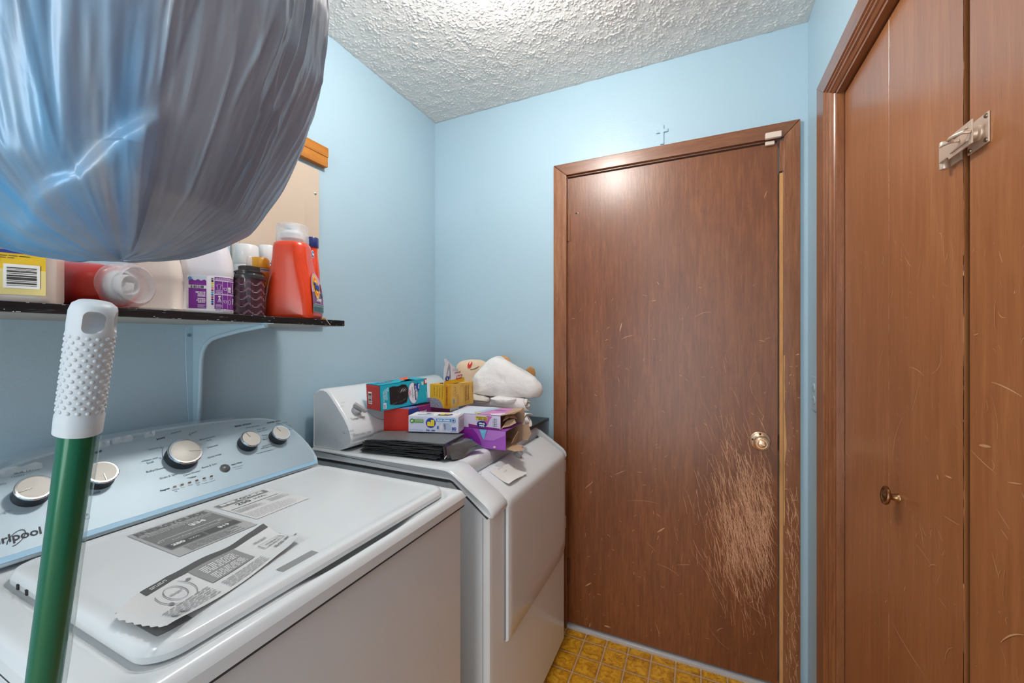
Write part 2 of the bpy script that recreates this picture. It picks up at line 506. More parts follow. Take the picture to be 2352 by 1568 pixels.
# ---------------------------------------------------------------- back door
_sc = [0]
def scratch(pr, a, b, L, ang, c, w, curve=0.0, n=4):
    _sc[0] += 1; zz = (_sc[0] * 37 % 101) / 101 * 2.5
    pts = []
    for k in range(n + 1):
        t = k / n - 0.5
        x, y = t * L, curve * (0.25 - t * t) * L
        pts.append((a + x * math.cos(ang) - y * math.sin(ang), b + x * math.sin(ang) + y * math.cos(ang)))
    for k in range(n):
        ww = w * (0.35 + 0.65 * math.sin(math.pi * (k + 0.5) / n))
        pr.line(pts[k:k + 2], ww, c, zz)

b = MB(); b.box(DX0 + 0.003, DX1 - 0.002, YB + 0.001, YB + 0.04, 0.022, DZ - 0.004)
DOOR = struct(b.build('door_1', M_DOOR, bevel=0.0012, seg=1))
DOOR['label'] = 'brown wooden flush door with claw scratches at its lower right'
pr = Pr((0, YB + 0.001, 0), (1, 0, 0), (0, 0, 1), 0.0002)
sr = random.Random(11)
SCR = ['#cf9a76', '#dbac88', '#c08a68', '#d5a480']
def inside(x, z): return DX0 + 0.01 < x < DX1 - 0.006 and 0.04 < z < 1.95
for k in range(1250):                                    # the dog's claw marks
    x = sr.gauss(0.165, 0.06); z = sr.gauss(0.595, 0.14)
    if x > DX1 - 0.008: x = DX1 - 0.008 - sr.random() * 0.06
    L = sr.uniform(0.02, 0.085); ang = math.radians(sr.gauss(103, 9))
    if inside(x, z - L / 2) and inside(x, z + L / 2) and inside(x + 0.01, z): scratch(pr, x, z, L, ang, sr.choice(SCR), sr.uniform(0.0007, 0.0015), sr.gauss(0, 0.15))
for k in range(150):
    x = sr.gauss(0.15, 0.10); z = sr.gauss(0.52, 0.25)
    L = sr.uniform(0.03, 0.11); ang = math.radians(sr.gauss(100, 14))
    if inside(x, z - L / 2) and inside(x + 0.015, z + L / 2): scratch(pr, x, z, L, ang, sr.choice(SCR), sr.uniform(0.0005, 0.001), sr.gauss(0, 0.25))
for k in range(130):                                    # nicks spread over the whole slab
    x = sr.uniform(DX0 + 0.02, DX1 - 0.03); z = 0.06 + 1.5 * sr.random() ** 1.3
    scratch(pr, x, z, sr.uniform(0.004, 0.02), math.radians(sr.uniform(0, 180)), sr.choice(SCR + ['#d9b08c']), sr.uniform(0.0006, 0.0016), sr.gauss(0, 0.3))
for (u0, v0, u1, v1, w, cv) in [(1597, 728, 1634, 717, .0016, .5), (1428, 779, 1455, 770, .0018, .3), (1424, 760, 1428, 742, .004, 0), (1755, 455, 1762, 438, .002, 0), (1412, 1090, 1436, 1080, .002, 0), (1344, 1121, 1362, 1106, .003, 0), (1510, 1222, 1526, 1212, .006, 0), (1556, 1296, 1586, 1296, .0015, 0), (1484, 1245, 1506, 1266, .001, .2), (1440, 1150, 1512, 1156, .001, .2), (1510, 1295, 1560, 1322, .0012, .3), (1345, 1345, 1358, 1338, .005, 0), (1592, 1075, 1606, 1118, .0014, .15), (1617, 1090, 1636, 1140, .0014, .1), (1690, 1112, 1780, 1160, .0012, .25), (1718, 1105, 1776, 1150, .001, .2), (1505, 1430, 1514, 1461, .0018, .2), (1646, 1450, 1660, 1442, .002, .4), (1356, 1430, 1354, 1440, .004, 0), (1388, 1436, 1402, 1440, .006, 0)]:
    a0, b0 = pr.px(u0, v0); a1, b1 = pr.px(u1, v1)
    scratch(pr, (a0 + a1) / 2, (b0 + b1) / 2, math.hypot(a1 - a0, b1 - b0), math.atan2(b1 - b0, a1 - a0), '#c79672', w, cv, 6)
a, bb = pr.px(1324, 490); pr.disc(a, bb, 0.006, '#120b08', 1, 0.0035); pr.disc(a + .006, bb + .001, 0.003, '#caa27f', 0)
tag(pr.build('scratch_marks', DOOR), label='pale scratches and claw marks in the door veneer', kind='stuff')

def hinge(z0, z1, par):
    h = MB(); x = DX0 - 0.001; y = YB - 0.006; n = 5
    for k in range(n):
        a0 = z0 + (z1 - z0) * k / n; h.lathe([(0.0052, 0.0006), (0.0056, 0.0012), (0.0056, (z1 - z0) / n - 0.0012), (0.0052, (z1 - z0) / n - 0.0006)], (x, y, a0), (0, 0, 1), 12)
    h.lathe([(0.003, 0), (0.0045, 0.003), (0.002, 0.007)], (x, y, z1), (0, 0, 1), 10); h.lathe([(0.002, -0.006), (0.0045, -0.003), (0.003, 0)], (x, y, z0), (0, 0, 1), 10)
    h.box(x - 0.004, x + 0.016, YB - 0.002, YB + 0.0005, z0, z1)
    return h.build('hinge', M('#7a4f36', 0.4, 0.5, name='painted_hinge'), par)
hinge(1.742, 1.862, DOOR); hinge(1.012, 1.126, DOOR)
hinge(0.20, 0.31, DOOR)
M_BRASS = M('#ecc9a6', 0.22, 0.8, name='worn_brass', vary=0.1)
kx, kz = 0.2085, 0.9185
h = MB()
h.lathe([(0.0345, 0.0), (0.0350, 0.003), (0.0325, 0.006), (0.026, 0.0085), (0.016, 0.010), (0.0125, 0.014), (0.0125, 0.026), (0.017, 0.032), (0.0245, 0.040), (0.0262, 0.048), (0.0250, 0.055), (0.0205, 0.060), (0.0185, 0.0605), (0.017, 0.0585), (0.0150, 0.0585), (0.0140, 0.061), (0.010, 0.0625), (0.0, 0.063)], (kx, YB, kz), (0, -1, 0), 40)
K = h.build('door_knob', M_BRASS, DOOR, smooth=50)
h = MB(); h.obox((kx - 0.0085, YB - 0.0675, kz - 0.0032), (0.017, 0, -0.002), (0, 0.006, 0), (0.0006, 0, 0.0055)); h.build('turn_button', M_BRASS, K, bevel=0.0012)
h = MB()
for dx, dz in ((-0.024, 0.004), (0.0, 0.026)): h.lathe([(0.0, 0.0078), (0.0032, 0.0078), (0.0036, 0.009), (0.0, 0.0095)][::-1], (kx + dx, YB, kz + dz), (0, -1, 0), 12)
h.build('screw', M('#4a3326', 0.4, 0.8, name='dark_screw'), K)

# casing, stop and jamb strips of the back door
def board(name, poly, ex, mat, parent, bev=0.0025):
    q = MB(); q.prism(poly, ex); return q.build(name, mat, parent, bevel=bev, seg=2)
T1 = struct(thing('trim_1', None, None, (0, YB, 0)))
yc = YB - 0.016
ox0, ox1, oz = -0.601, 0.332, 2.090; ix0, ix1, iz = -0.5395, 0.281, 2.037
board('casing_head', [(ox0, yc, oz), (ox1, yc, oz), (ix1, yc, iz), (ix0, yc, iz)], (0, 0.0155, 0), M_CAS_X, T1)
board('casing_side', [(ox0, yc, 0.0), (ix0, yc, 0.0), (ix0, yc, iz - 0.0008), (ox0, yc, oz - 0.0008)], (0, 0.0155, 0), M_CAS_V, T1)
cs = board('casing_side', [(ix1, yc, 0.0), (ox1, yc, 0.0), (ox1, yc, oz - 0.0008), (ix1, yc, iz - 0.0008)], (0, 0.0155, 0), M_CAS_V, T1)
b = MB(); b.box(DX1 + 0.0025, ix1 + 0.001, YB - 0.003, YB + 0.05, 0, DZ - 0.12); b.build('jamb_strip', M_RAW, T1, smooth=0)['label'] = 'pale bare wood jamb strip'
b = MB(); b.box(DX1 + 0.002, ix1 + 0.001, YB - 0.006, YB + 0.05, DZ - 0.115, DZ + 0.002); b.build('jamb_strip', M_CAS_V, T1, bevel=0.001)
b = MB(); b.box(DX0 - 0.001, DX0 + 0.0026, YB + 0.0005, YB + 0.05, 0, DZ + 0.01); b.build('jamb_strip', M_CAS_V, T1, smooth=0)
b = MB(); b.box(DX0 + 0.004, DX1, YB - 0.004, YB + 0.04, DZ + 0.001, DZ + 0.0075); b.build('head_stop', M_CAS_X, T1, bevel=0.001)
pr = Pr((0, yc, 0), (1, 0, 0), (0, 0, 1), 0.0002)
for k in range(120):
    x = sr.uniform(ix1 + 0.006, ox1 - 0.006); z = 0.05 + 0.7 * sr.random()
    scratch(pr, x, z, sr.uniform(0.01, 0.06), math.radians(sr.gauss(95, 8)), sr.choice(SCR + ['#c99766']), sr.uniform(0.0006, 0.0018), sr.gauss(0, 0.2))
for k in range(40): scratch(pr, sr.uniform(ix1 + 0.006, ox1 - 0.004), sr.uniform(0.1, 1.3), sr.uniform(0.003, 0.012), sr.uniform(0, 3), '#d5a98a', sr.uniform(0.001, 0.002))
tag(pr.build('scratch_marks', cs), kind='stuff')
# worn gouge beside the strike
h = MB(); gp = []
for k in range(21):
    z = 0.62 + 0.62 * k / 20; w = 0.0022 + 0.0024 * abs(math.sin(k * 0.9)) + 0.006 * math.exp(-((z - 0.93) / 0.05) ** 2)
    gp.append((z, w))
for (z0, w0), (z1, w1) in zip(gp[:-1], gp[1:]):
    h.add([(ix1 - 0.0004, yc - 0.0003, z0), (ix1 + w0, yc - 0.0003, z0), (ix1 + w1, yc - 0.0003, z1), (ix1 - 0.0004, yc - 0.0003, z1)], [[0, 1, 2, 3]])
h.build('worn_edge', M_RAW, cs, fixn=False, smooth=0)
h = MB(); h.box(DX1 - 0.0005, DX1 + 0.0022, YB - 0.001, YB + 0.02, kz - 0.03, kz + 0.025); h.build('strike_plate', M('#3a2b24', 0.4, 0.8, name='strike_metal'), T1)

# threshold strip
th = MB()
th.prism([(DX0 - 0.004, 1.7635, 0.0), (DX0 - 0.004, 1.7635, 0.010), (DX0 - 0.004, 1.774, 0.0135), (DX0 - 0.004, 1.795, 0.0155), (DX0 - 0.004, 1.84, 0.0155), (DX0 - 0.004, 1.84, 0.0)], (DX1 - DX0 + 0.008, 0, 0))
struct(th.build('trim_3', M('#cfd1d4', 0.35, 0.3, name='aluminium_threshold'), smooth=30))

# baseboards
bm_ = M('#8b8078', 0.5, name='scuffed_baseboard')
b = MB(); b.box(ox1 + 0.001, XR - 0.0005, YB - 0.014, YB - 0.0004, 0, 0.056); struct(b.build('baseboard_back', bm_, bevel=0.003))
b = MB(); b.box(XR - 0.014, XR - 0.0004, 1.572, YB - 0.015, 0, 0.056); struct(b.build('baseboard_right', bm_, bevel=0.003))
b = MB(); b.box(XL + 0.0004, ox0 - 0.002, YB - 0.014, YB - 0.0004, 0, 0.056); struct(b.build('baseboard_rear_corner', M('#d8dadb', 0.4), bevel=0.003))

# ---------------------------------------------------------------- closet casing and folding doors
T2 = struct(thing('trim_2', None, None, (XR, CY1, 0)))
prof = [(0.0, 0.0), (0.0, -0.019), (0.066, -0.0205), (0.070, -0.0165), (0.075, -0.0165), (0.079, -0.0125), (0.088, -0.0125), (0.092, -0.008), (0.100, -0.010), (0.106, -0.0065), (0.110, 0.0)]
SC_ = 1.20
cw = prof[-1][0] * SC_
Yo = CY1 + cw + 0.004; Zo = CZ + 0.090
Yn = CY0 - cw - 0.004
def cas(path, mat):                                     # path: list of ((y,z) outer, (y,z) inner) mitre pairs
    q = MB(); rings = []
    for (yo, zo), (yi, zi) in path:
        ring = []
        for d, x in prof + [(prof[-1][0] * 0.98, 0.0)][:0]:
            t = d / prof[-1][0]
            ring.append(V3((XR - 0.0004 + x, yo + (yi - yo) * t, zo + (zi - zo) * t)))
        rings.append(ring)
    q.loft(rings); return q.build('casing_side', mat, T2, smooth=20)
cas([((Yo, 0), (CY1 + 0.004, 0)), ((Yo, Zo - 0.0006), (CY1 + 0.004, CZ - 0.0006))], M_CAS_V)
cas([((Yn, 0), (CY0 - 0.004, 0)), ((Yn, Zo - 0.0006), (CY0 - 0.004, CZ - 0.0006))], M_CAS_V)
o = cas([((Yo, Zo), (CY1 + 0.004, CZ)), ((Yn, Zo), (CY0 - 0.004, CZ))], M_CAS_Y); o.name = 'casing_head'
FX = 0.371                                              # face of the folding doors
b = MB(); b.box(XR - 0.004, XR + 0.09, CY1 - 0.004, CY1 + 0.018, 0, CZ); b.build('jamb', M_CAS_V, T2, bevel=0.001)
b = MB(); b.box(XR - 0.004, XR + 0.09, CY0 - 0.018, CY0 + 0.004, 0, CZ); b.build('jamb', M_CAS_V, T2, bevel=0.001)
b = MB(); b.box(XR - 0.004, XR + 0.09, CY0, CY1, CZ - 0.006, CZ + 0.016); b.build('head_jamb', M_CAS_Y, T2, bevel=0.001)

def leaf_scratches(pr, y0, y1, n, seed):
    r = random.Random(seed); S2 = ['#c08b64', '#d3a27a', '#b57f5a', '#e2bd9a']
    for k in range(n):
        a = r.uniform(y0 + 0.008, y1 - 0.008); z = 0.15 + 1.35 * r.random() ** 1.2
        L = r.uniform(0.003, 0.018) if r.random() < 0.8 else r.uniform(0.02, 0.06)
        if L > 0.018: a = min(max(a, y0 + 0.035), y1 - 0.035)
        scratch(pr, a, z, L, math.radians(r.gauss(110, 35)), r.choice(S2), r.uniform(0.0004, 0.0013), r.gauss(0, 0.5))
GAP0, GAP1, FOLD = 0.8430, 0.8575, 1.1285
def leaf(y0, y1, par):
    q = MB(); q.box(FX, FX + 0.03, y0, y1, 0.012, CZ - 0.012); return q.build('door_leaf', M_CLOSET, par, bevel=0.0005, seg=1)
D2 = struct(thing('door_2', None, None, (FX, FOLD, 0)))
la = leaf(FOLD + 0.0006, CY1 - 0.0105, D2); q = MB(); q.box(FX + 0.0005, FX + 0.03, CY1 - 0.0062, CY1 - 0.0042, 0, CZ - 0.008); q.build('jamb_gap_shade', M('#24140c', 0.7, vary=0.1, name='gap_shade_dark'), T2, smooth=0); lb = leaf(GAP1, FOLD - 0.0006, D2)  # dark strip on the jamb paints the shadow gap beside the leaf
for i, (l, y0, y1) in enumerate(((la, FOLD, CY1), (lb, GAP1, FOLD))):
    pr = Pr((FX, 0, 0), (0, -1, 0), (0, 0, 1), 0.0002)
    leaf_scratches(pr, -y1, -y0, 150 + 90 * i, 31 + i)
    if i == 1:
        for (p0, p1, w, cv) in [((2075, 957), (2052, 1080), .0012, -.5), ((2042, 1415), (2123, 1550), .0018, -.1), ((2102, 1247), (2140, 1298), .0014, .15), ((2134, 1302), (2154, 1300), .0014, .4), ((2112, 870), (2094, 944), .0012, .2), ((2157, 1372), (2178, 1402), .0013, 0), ((2168, 1184), (2206, 1207), .0013, 0), ((2154, 1216), (2167, 1245), .0015, 0), ((2106, 1224), (2104, 1234), .002, 0), ((2153, 1090), (2155, 1102), .005, 0), ((2172, 1092), (2187, 1098), .003, 0)]:
            a0, b0 = pr.px(*p0); a1, b1 = pr.px(*p1)
            scratch(pr, (a0 + a1) / 2, (b0 + b1) / 2, math.hypot(a1 - a0, b1 - b0), math.atan2(b1 - b0, a1 - a0), '#c8976e', w, cv, 8)
        r = random.Random(5)
        for k in range(160):                             # chipped edge along the gap and the fold
            z = r.uniform(0.1, 1.9); L = r.uniform(0.01, 0.06)
            pr.line([(-GAP1 - 0.0008, z), (-GAP1 - 0.0008, z + L)], r.uniform(0.0008, 0.0022), r.choice(['#c08b63', '#a87450', '#d0a079']))
            if k % 3: continue
            z = r.uniform(0.1, 1.9)
            pr.line([(-FOLD + 0.0012, z), (-FOLD + 0.0012, z + L * 0.6)], 0.0009, r.choice(['#b98a62', '#d0a079']))
    tag(pr.build('scratch_marks', l), kind='stuff')
h = MB()                                                # closet knob
kp = V3((FX, 1.082, 0.970))
h.lathe([(0.009, 0.0), (0.0085, 0.002), (0.0066, 0.004), (0.0062, 0.012), (0.0078, 0.016), (0.0175, 0.0180), (0.0192, 0.0205), (0.0184, 0.0235), (0.0145, 0.0235), (0.0130, 0.0222), (0.0075, 0.0232), (0.004, 0.0258), (0, 0.0262)], kp, (-1, 0, 0.12), 32)
h.build('knob', M('#a27a57', 0.28, 1.0, name='aged_brass_knob', vary=0.15), lb, smooth=50)

D3 = struct(thing('door_3', None, None, (FX, 0.57, 0)))
lc = leaf(0.571, GAP0, D3); q = MB(); q.box(FX + 0.0008, FX + 0.0295, GAP0, GAP0 + 0.0008, 0.014, CZ - 0.014); q.build('leaf_gap_shade', M('#24140c', 0.7, vary=0.1, name='gap_shade_dark'), lc, smooth=0); ld = leaf(CY0 + 0.005, 0.5698, D3)  # thin dark plate paints the gap's shade on the leaf edge
for i, (l, y0, y1) in enumerate(((lc, 0.571, GAP0), (ld, CY0, 0.57))):
    pr = Pr((FX, 0, 0), (0, -1, 0), (0, 0, 1), 0.0002)
    leaf_scratches(pr, -y1, -y0, 230, 51 + i)
    if i == 0:
        for (p0, p1, w, cv) in [((2278, 877), (2348, 911), .002, .12), ((2231, 1033), (2289, 1087), .0014, -.1), ((2300, 1215), (2318, 1240), .0016, 0), ((2290, 1170), (2320, 1216), .0012, 0), ((2316, 1107), (2348, 1112), .002, 0), ((2300, 1475), (2352, 1458), .002, .25), ((2250, 1022), (2276, 1026), .004, 0), ((2280, 1270), (2296, 1328), .0015, 0)]:
            a0, b0 = pr.px(*p0); a1, b1 = pr.px(*p1)
            scratch(pr, (a0 + a1) / 2, (b0 + b1) / 2, math.hypot(a1 - a0, b1 - b0), math.atan2(b1 - b0, a1 - a0), '#c8976e', w, cv, 8)
    tag(pr.build('scratch_marks', l), kind='stuff')
# hasp: hinged strap on the far door, staple plate on the near one
M_STEEL = M('#dcc7b4', 0.36, 0.55, name='hasp_steel', vary=0.06)
hz = 1.592
h = MB()
h.box(FX - 0.0025, FX, 0.862, 0.892, hz - 0.020, hz + 0.020)
for z0, z1 in ((-0.022, -0.0075), (-0.0068, 0.0078), (0.0085, 0.022)): h.lathe([(0.0052, z0), (0.0055, z0 + 0.0006), (0.0055, z1 - 0.0006), (0.0052, z1)], (FX - 0.0085, 0.893, hz), (0, 0, 1), 16)
HS = h.build('hasp', M_STEEL, lb, bevel=0.0)
h = MB()
h.prism([(FX - 0.0155, y_, hz + z_) for y_, z_ in ((0.803, -0.0175), (0.862, -0.0175), (0.866, -0.0125), (0.891, -0.0125), (0.891, 0.0125), (0.866, 0.0125), (0.862, 0.0175), (0.803, 0.0175))], (0.002, 0, 0))
for dz in (-0.0095, 0.0095): h.box(FX - 0.0172, FX - 0.0155, 0.812, 0.856, hz + dz - 0.0016, hz + dz + 0.0016)
h.build('strap', M_STEEL, HS, bevel=0.0006, seg=1)
h = MB()
h.box(FX - 0.002, FX, 0.795, 0.8445, hz - 0.022, hz + 0.022)
h.lathe([(0.011, 0.0), (0.011, 0.004), (0.008, 0.006), (0.0065, 0.016)], (FX, 0.818, hz), (-1, 0, 0), 20)
SP = h.build('staple_plate', M_STEEL, lc, bevel=0.0006, seg=1)
h = MB(); h.tube([(FX - 0.016, 0.806, hz), (FX - 0.023, 0.806, hz + 0.001), (FX - 0.029, 0.812, hz), (FX - 0.031, 0.820, hz), (FX - 0.029, 0.828, hz), (FX - 0.023, 0.834, hz), (FX - 0.016, 0.834, hz)], 0.0027, 10)
h.tube([(FX - 0.024, 0.834, hz), (FX - 0.029, 0.842, hz), (FX - 0.030, 0.851, hz)], [0.0025, 0.0022, 0.0015], 8)
h.build('staple', M_STEEL, SP)
h = MB()
for y, z in ((0.800, -0.017), (0.800, 0.017), (0.838, -0.017), (0.838, 0.017)): h.lathe([(0.0036, 0.0019), (0.003, 0.0035), (0.0, 0.004)], (FX, y, hz + z), (-1, 0, 0), 12)
for i, (y, z) in enumerate(((0.8, -0.017), (0.8, 0.017), (0.838, -0.017), (0.838, 0.017))):
    s_ = MB(); s_.lathe([(0.0036, 0.0015), (0.003, 0.0035), (0.0, 0.004)], (FX, y, hz + z), (-1, 0, 0), 12); s_.build('screw', M('#8a7868', 0.35, 1.0, name='screw_steel'), SP)

# ---------------------------------------------------------------- small fittings on the walls
# cross above the door, painted over
q = MB(); cx, cz = -0.1365, 2.139
w = 0.0068
pts = [(-w, -0.040), (w, -0.040), (w, 0.008), (0.0225, 0.008), (0.0225, 0.0205), (w, 0.0205), (w, 0.038), (-w, 0.038), (-w, 0.0205), (-0.0225, 0.0205), (-0.0225, 0.008), (-w, 0.008)]
q.prism([(cx + a, YB - 0.0065, cz + c) for a, c in pts], (0, 0.0063, 0))
tag(q.build('wall_cross', MW, bevel=0.0006, seg=1), 'small cross painted over in wall blue above the brown door', 'cross')
# contact sensor, two pieces
M_SENS = M('#e3cfbe', 0.4, name='sensor_plastic')
q = MB(); q.box(0.2225, 0.2735, yc - 0.0155, yc - 0.0003, 2.0330, 2.0550); o = q.build('door_sensor', M_SENS, bevel=0.0032, seg=3)
tag(o, 'beige plastic alarm sensor on the door head casing, the larger piece', 'sensor')
q = MB(); q.box(0.2245, 0.2545, YB - 0.0125, YB + 0.0007, 2.0165, 2.0310); o = q.build('door_sensor_magnet', M_SENS, bevel=0.003, seg=3)
tag(o, 'small beige sensor magnet on the door slab below the larger sensor piece', 'sensor')
# painted-over outlet on the right wall strip
MO = thing('wall_outlet', 'blue-painted outlet plate on the narrow wall strip beside the closet', 'outlet', (XR, 1.655, 1.115))
q = MB(); q.box(XR - 0.0065, XR - 0.0003, 1.62, 1.69, 1.058, 1.172); q.build('cover_plate', MW, MO, bevel=0.003, seg=2)
for zc in (1.136, 1.094):
    q = MB(); q.lathe([(0.0165, 0.0060), (0.0165, 0.0082), (0.015, 0.0088), (0, 0.0088)], (XR, 1.655, zc), (-1, 0, 0), 24, sx=0.85); s_ = q.build('socket', MW, MO)
    q = MB()
    for dy in (-0.0065, 0.0065): q.box(XR - 0.0091, XR - 0.0086, 1.655 + dy - 0.001, 1.655 + dy + 0.001, zc - 0.003, zc + 0.005)
    q.build('slot', M('#5c7682', 0.6), s_, smooth=0)
# breaker panel with timber strips
BP = thing('breaker_panel', 'beige metal breaker panel between timber strips on the left wall', 'electrical panel', (XL, 0.89, 1.64))
M_BEIGE = M('#cbb8a5', 0.38, name='beige_enamel', vary=0.03, spec=0.4)
q = MB(); y0, y1, z0, z1 = 0.742, 1.045, 1.378, 1.912
q.box(XL + 0.0003, XL + 0.010, y0, y1, z0, z1); q.build('cover', M_BEIGE, BP, bevel=0.004, seg=3)
q = MB(); ring = rrect(0.222, 0.43, 0.028, 6)
q.prism([(XL + 0.0100, 0.872 + a, 1.605 + c) for a, c in ring], (0.0028, 0, 0)); q.build('door', M_BEIGE, BP, bevel=0.0016, seg=2)
for y, z in ((1.026, 1.822), (0.760, 1.822), (1.026, 1.46)):
    q = MB(); q.lathe([(0.0055, 0.010), (0.0052, 0.012), (0.003, 0.0138), (0, 0.0142)], (XL, y, z), (1, 0, 0), 16); s_ = q.build('screw', M('#d8d4cc', 0.25, 0.9, name='panel_screw'), BP)
for k, (z0, z1) in enumerate(((1.9665, 2.001), (1.9295, 1.9655))):
    q = MB(); q.box(XL + 0.0003, XL + 0.024 - 0.001 * k, 0.69, 1.072 - 0.002 * k, z0, z1); s_ = q.build('timber_strip', M_PINE, BP, bevel=0.001, seg=1)
    q = MB(); q.lathe([(0.0016, 0.0236 - 0.001 * k), (0.0, 0.0242 - 0.001 * k)], (XL, 1.054, (z0 + z1) / 2 - 0.004), (1, 0, 0), 8); q.build('nail_head', M('#2a1a10', 0.5), s_)
q = MB(); q.box(XL + 0.0003, XL + 0.022, 0.69, 1.062, 1.3535, 1.376); q.build('timber_strip', M_PINE, BP, bevel=0.001, seg=1)
q = MB(); q.tube([(XL + 0.0005, 1.058, 1.432), (XL + 0.008, 1.060, 1.434), (XL + 0.0085, 1.063, 1.428), (XL + 0.004, 1.064, 1.421)], 0.0011, 8)
tag(q.build('wire_hook', M('#dfe7ea', 0.3), smooth=60), 'tiny white wire hook on the blue wall right of the breaker panel', 'hook')

# ================================================================ WASHING MACHINE
WX0, WX1, WY0, WY1, WZ = -1.205, -0.525, 0.186, 0.872, 0.921
WM = thing('washing_machine', 'white top-loading washer with pale blue-silver control console and stickered lid', 'washing machine', (-0.865, 0.529, 0))
q = MB(); q.box(WX0 + 0.012, WX1 - 0.012, WY0 + 0.004, WY1 - 0.004, 0.012, 0.884); q.build('cabinet', M_WASH, WM, bevel=0.012, seg=4)
q = MB(); q.box(WX0 + 0.02, WX1 - 0.06, WY0 + 0.03, WY1 - 0.03, 0.0, 0.02); q.build('plinth', M('#8d8f90', 0.6), WM)
# top deck: height field with rolled edges, a well around the lid and a finger scoop
LX0, LX1, LY0, LY1, LZ = -0.993, -0.5585, 0.2415, 0.834, 0.9350
n1, n2 = 190, 190
gx, gy = np.meshgrid(np.linspace(WX0, WX1, n1), np.linspace(WY0, WY1, n2))
def roll(d, r): return r - np.sqrt(np.clip(r * r - np.clip(r - d, 0, r) ** 2, 0, None))
ex = np.minimum(WX1 - gx, gx - WX0); ey = np.minimum(WY1 - gy, gy - WY0)
rr_ = 0.016
dd = np.where((ex < rr_) & (ey < rr_), rr_ - np.hypot(rr_ - ex, rr_ - ey), np.minimum(ex, ey))
z = WZ - roll(np.clip(dd, 0, None), rr_)
def rr_dist(x, y, x0, x1, y0, y1, r):                    # signed distance to a rounded rectangle
    qx = np.abs(x - (x0 + x1) / 2) - (x1 - x0) / 2 + r; qy = np.abs(y - (y0 + y1) / 2) - (y1 - y0) / 2 + r
    return np.hypot(np.clip(qx, 0, None), np.clip(qy, 0, None)) + np.minimum(np.maximum(qx, qy), 0) - r
sd = rr_dist(gx, gy, LX0 - 0.002, LX1 + 0.004, LY0 - 0.004, LY1 + 0.004, 0.035)
z = z - 0.007 * np.clip(1 - sd / 0.012, 0, 1) ** 1.5 * (gx < WX1 - 0.02)
scoop = np.exp(-((gy - 0.57) / 0.115) ** 4) * np.clip(1 - (gx - LX1 + 0.02) / 0.040, 0, 1) ** 1.0 * (gx > LX1 - 0.06)
z = z - 0.019 * np.clip(scoop, 0, 1)
z = np.maximum(z, 0.886)
DK = fastgrid('top_deck', gx, gy, z, M_WASH, WM)
q = MB(); ring0 = [V3(((WX0 + WX1) / 2 + a, (WY0 + WY1) / 2 + c, 0)) for a, c in rrect(WX1 - WX0, WY1 - WY0, 0.016, 5)]
q.loft([[V3((p.x, p.y, zz)) for p in ring0] for zz in (0.8875, 0.889, WZ - rr_)], cap=False); q.build('deck_skirt', M_WASH, DK, smooth=50)
q = MB(); q.loft([[V3((p.x * 0.998 - 0.0018, p.y * 0.998 + 0.001, zz)) for p in ring0] for zz in (0.8835, 0.888)]); q.build('deck_seam', M('#3c3c3c', 0.7, vary=0), DK)
# lid
lr = 0.038
gx, gy = np.meshgrid(np.linspace(-1, 1, 150), np.linspace(-1, 1, 190))
def sq2rr(u, v, x0, x1, y0, y1, r):
    """map a square grid on to a rounded rectangle"""
    hx, hy = (x1 - x0) / 2, (y1 - y0) / 2
    m = np.maximum(np.abs(u), np.abs(v)) + 1e-9
    ax, ay = u * hx, v * hy
    s = m                                               # shrink factor ring
    bx, by = u / m * hx, v / m * hy                     # boundary point
    kx, ky = np.abs(bx) - (hx - r), np.abs(by) - (hy - r)
    c = (kx > 0) & (ky > 0)
    L = np.hypot(kx, ky) + 1e-9
    bx = np.where(c, np.sign(bx) * (hx - r + kx / L * r), bx); by = np.where(c, np.sign(by) * (hy - r + ky / L * r), by)
    return (x0 + x1) / 2 + bx * s, (y0 + y1) / 2 + by * s
lx, ly = sq2rr(gx, gy, LX0, LX1, LY0, LY1, lr)
sd = -rr_dist(lx, ly, LX0, LX1, LY0, LY1, lr)
def lid_z(sd, x): return LZ - roll(np.clip(sd, 0, None), 0.0105) - 0.0022 * np.clip((sd - 0.022) / 0.02, 0, 1) * 0 
lz = LZ - roll(np.clip(sd, 0, None), 0.009) + 0.0016 * np.exp(-((sd - 0.014) / 0.010) ** 2)
LID = fastgrid('lid', lx, ly, lz, M_WASH, WM)
q = MB(); ring0 = rrect(LX1 - LX0, LY1 - LY0, lr, 8); cxl, cyl = (LX0 + LX1) / 2, (LY0 + LY1) / 2
q.loft([[V3((cxl + a * k, cyl + c * k, zz)) for a, c in ring0] for k, zz in ((0.985, 0.9165), (1.0, 0.9185), (1.0, LZ - 0.0088))], cap=True); q.build('lid_rim', M_WASH, LID, smooth=50)
q = MB()
for y, x in ((0.2418, -0.925), (0.2418, -0.893)):
    q = MB(); q.box(x - 0.003, x + 0.003, y - 0.0022, y + 0.001, 0.919, 0.9265); q.build('lid_vent', M('#2e2e2e', 0.7, vary=0), LID, smooth=0)

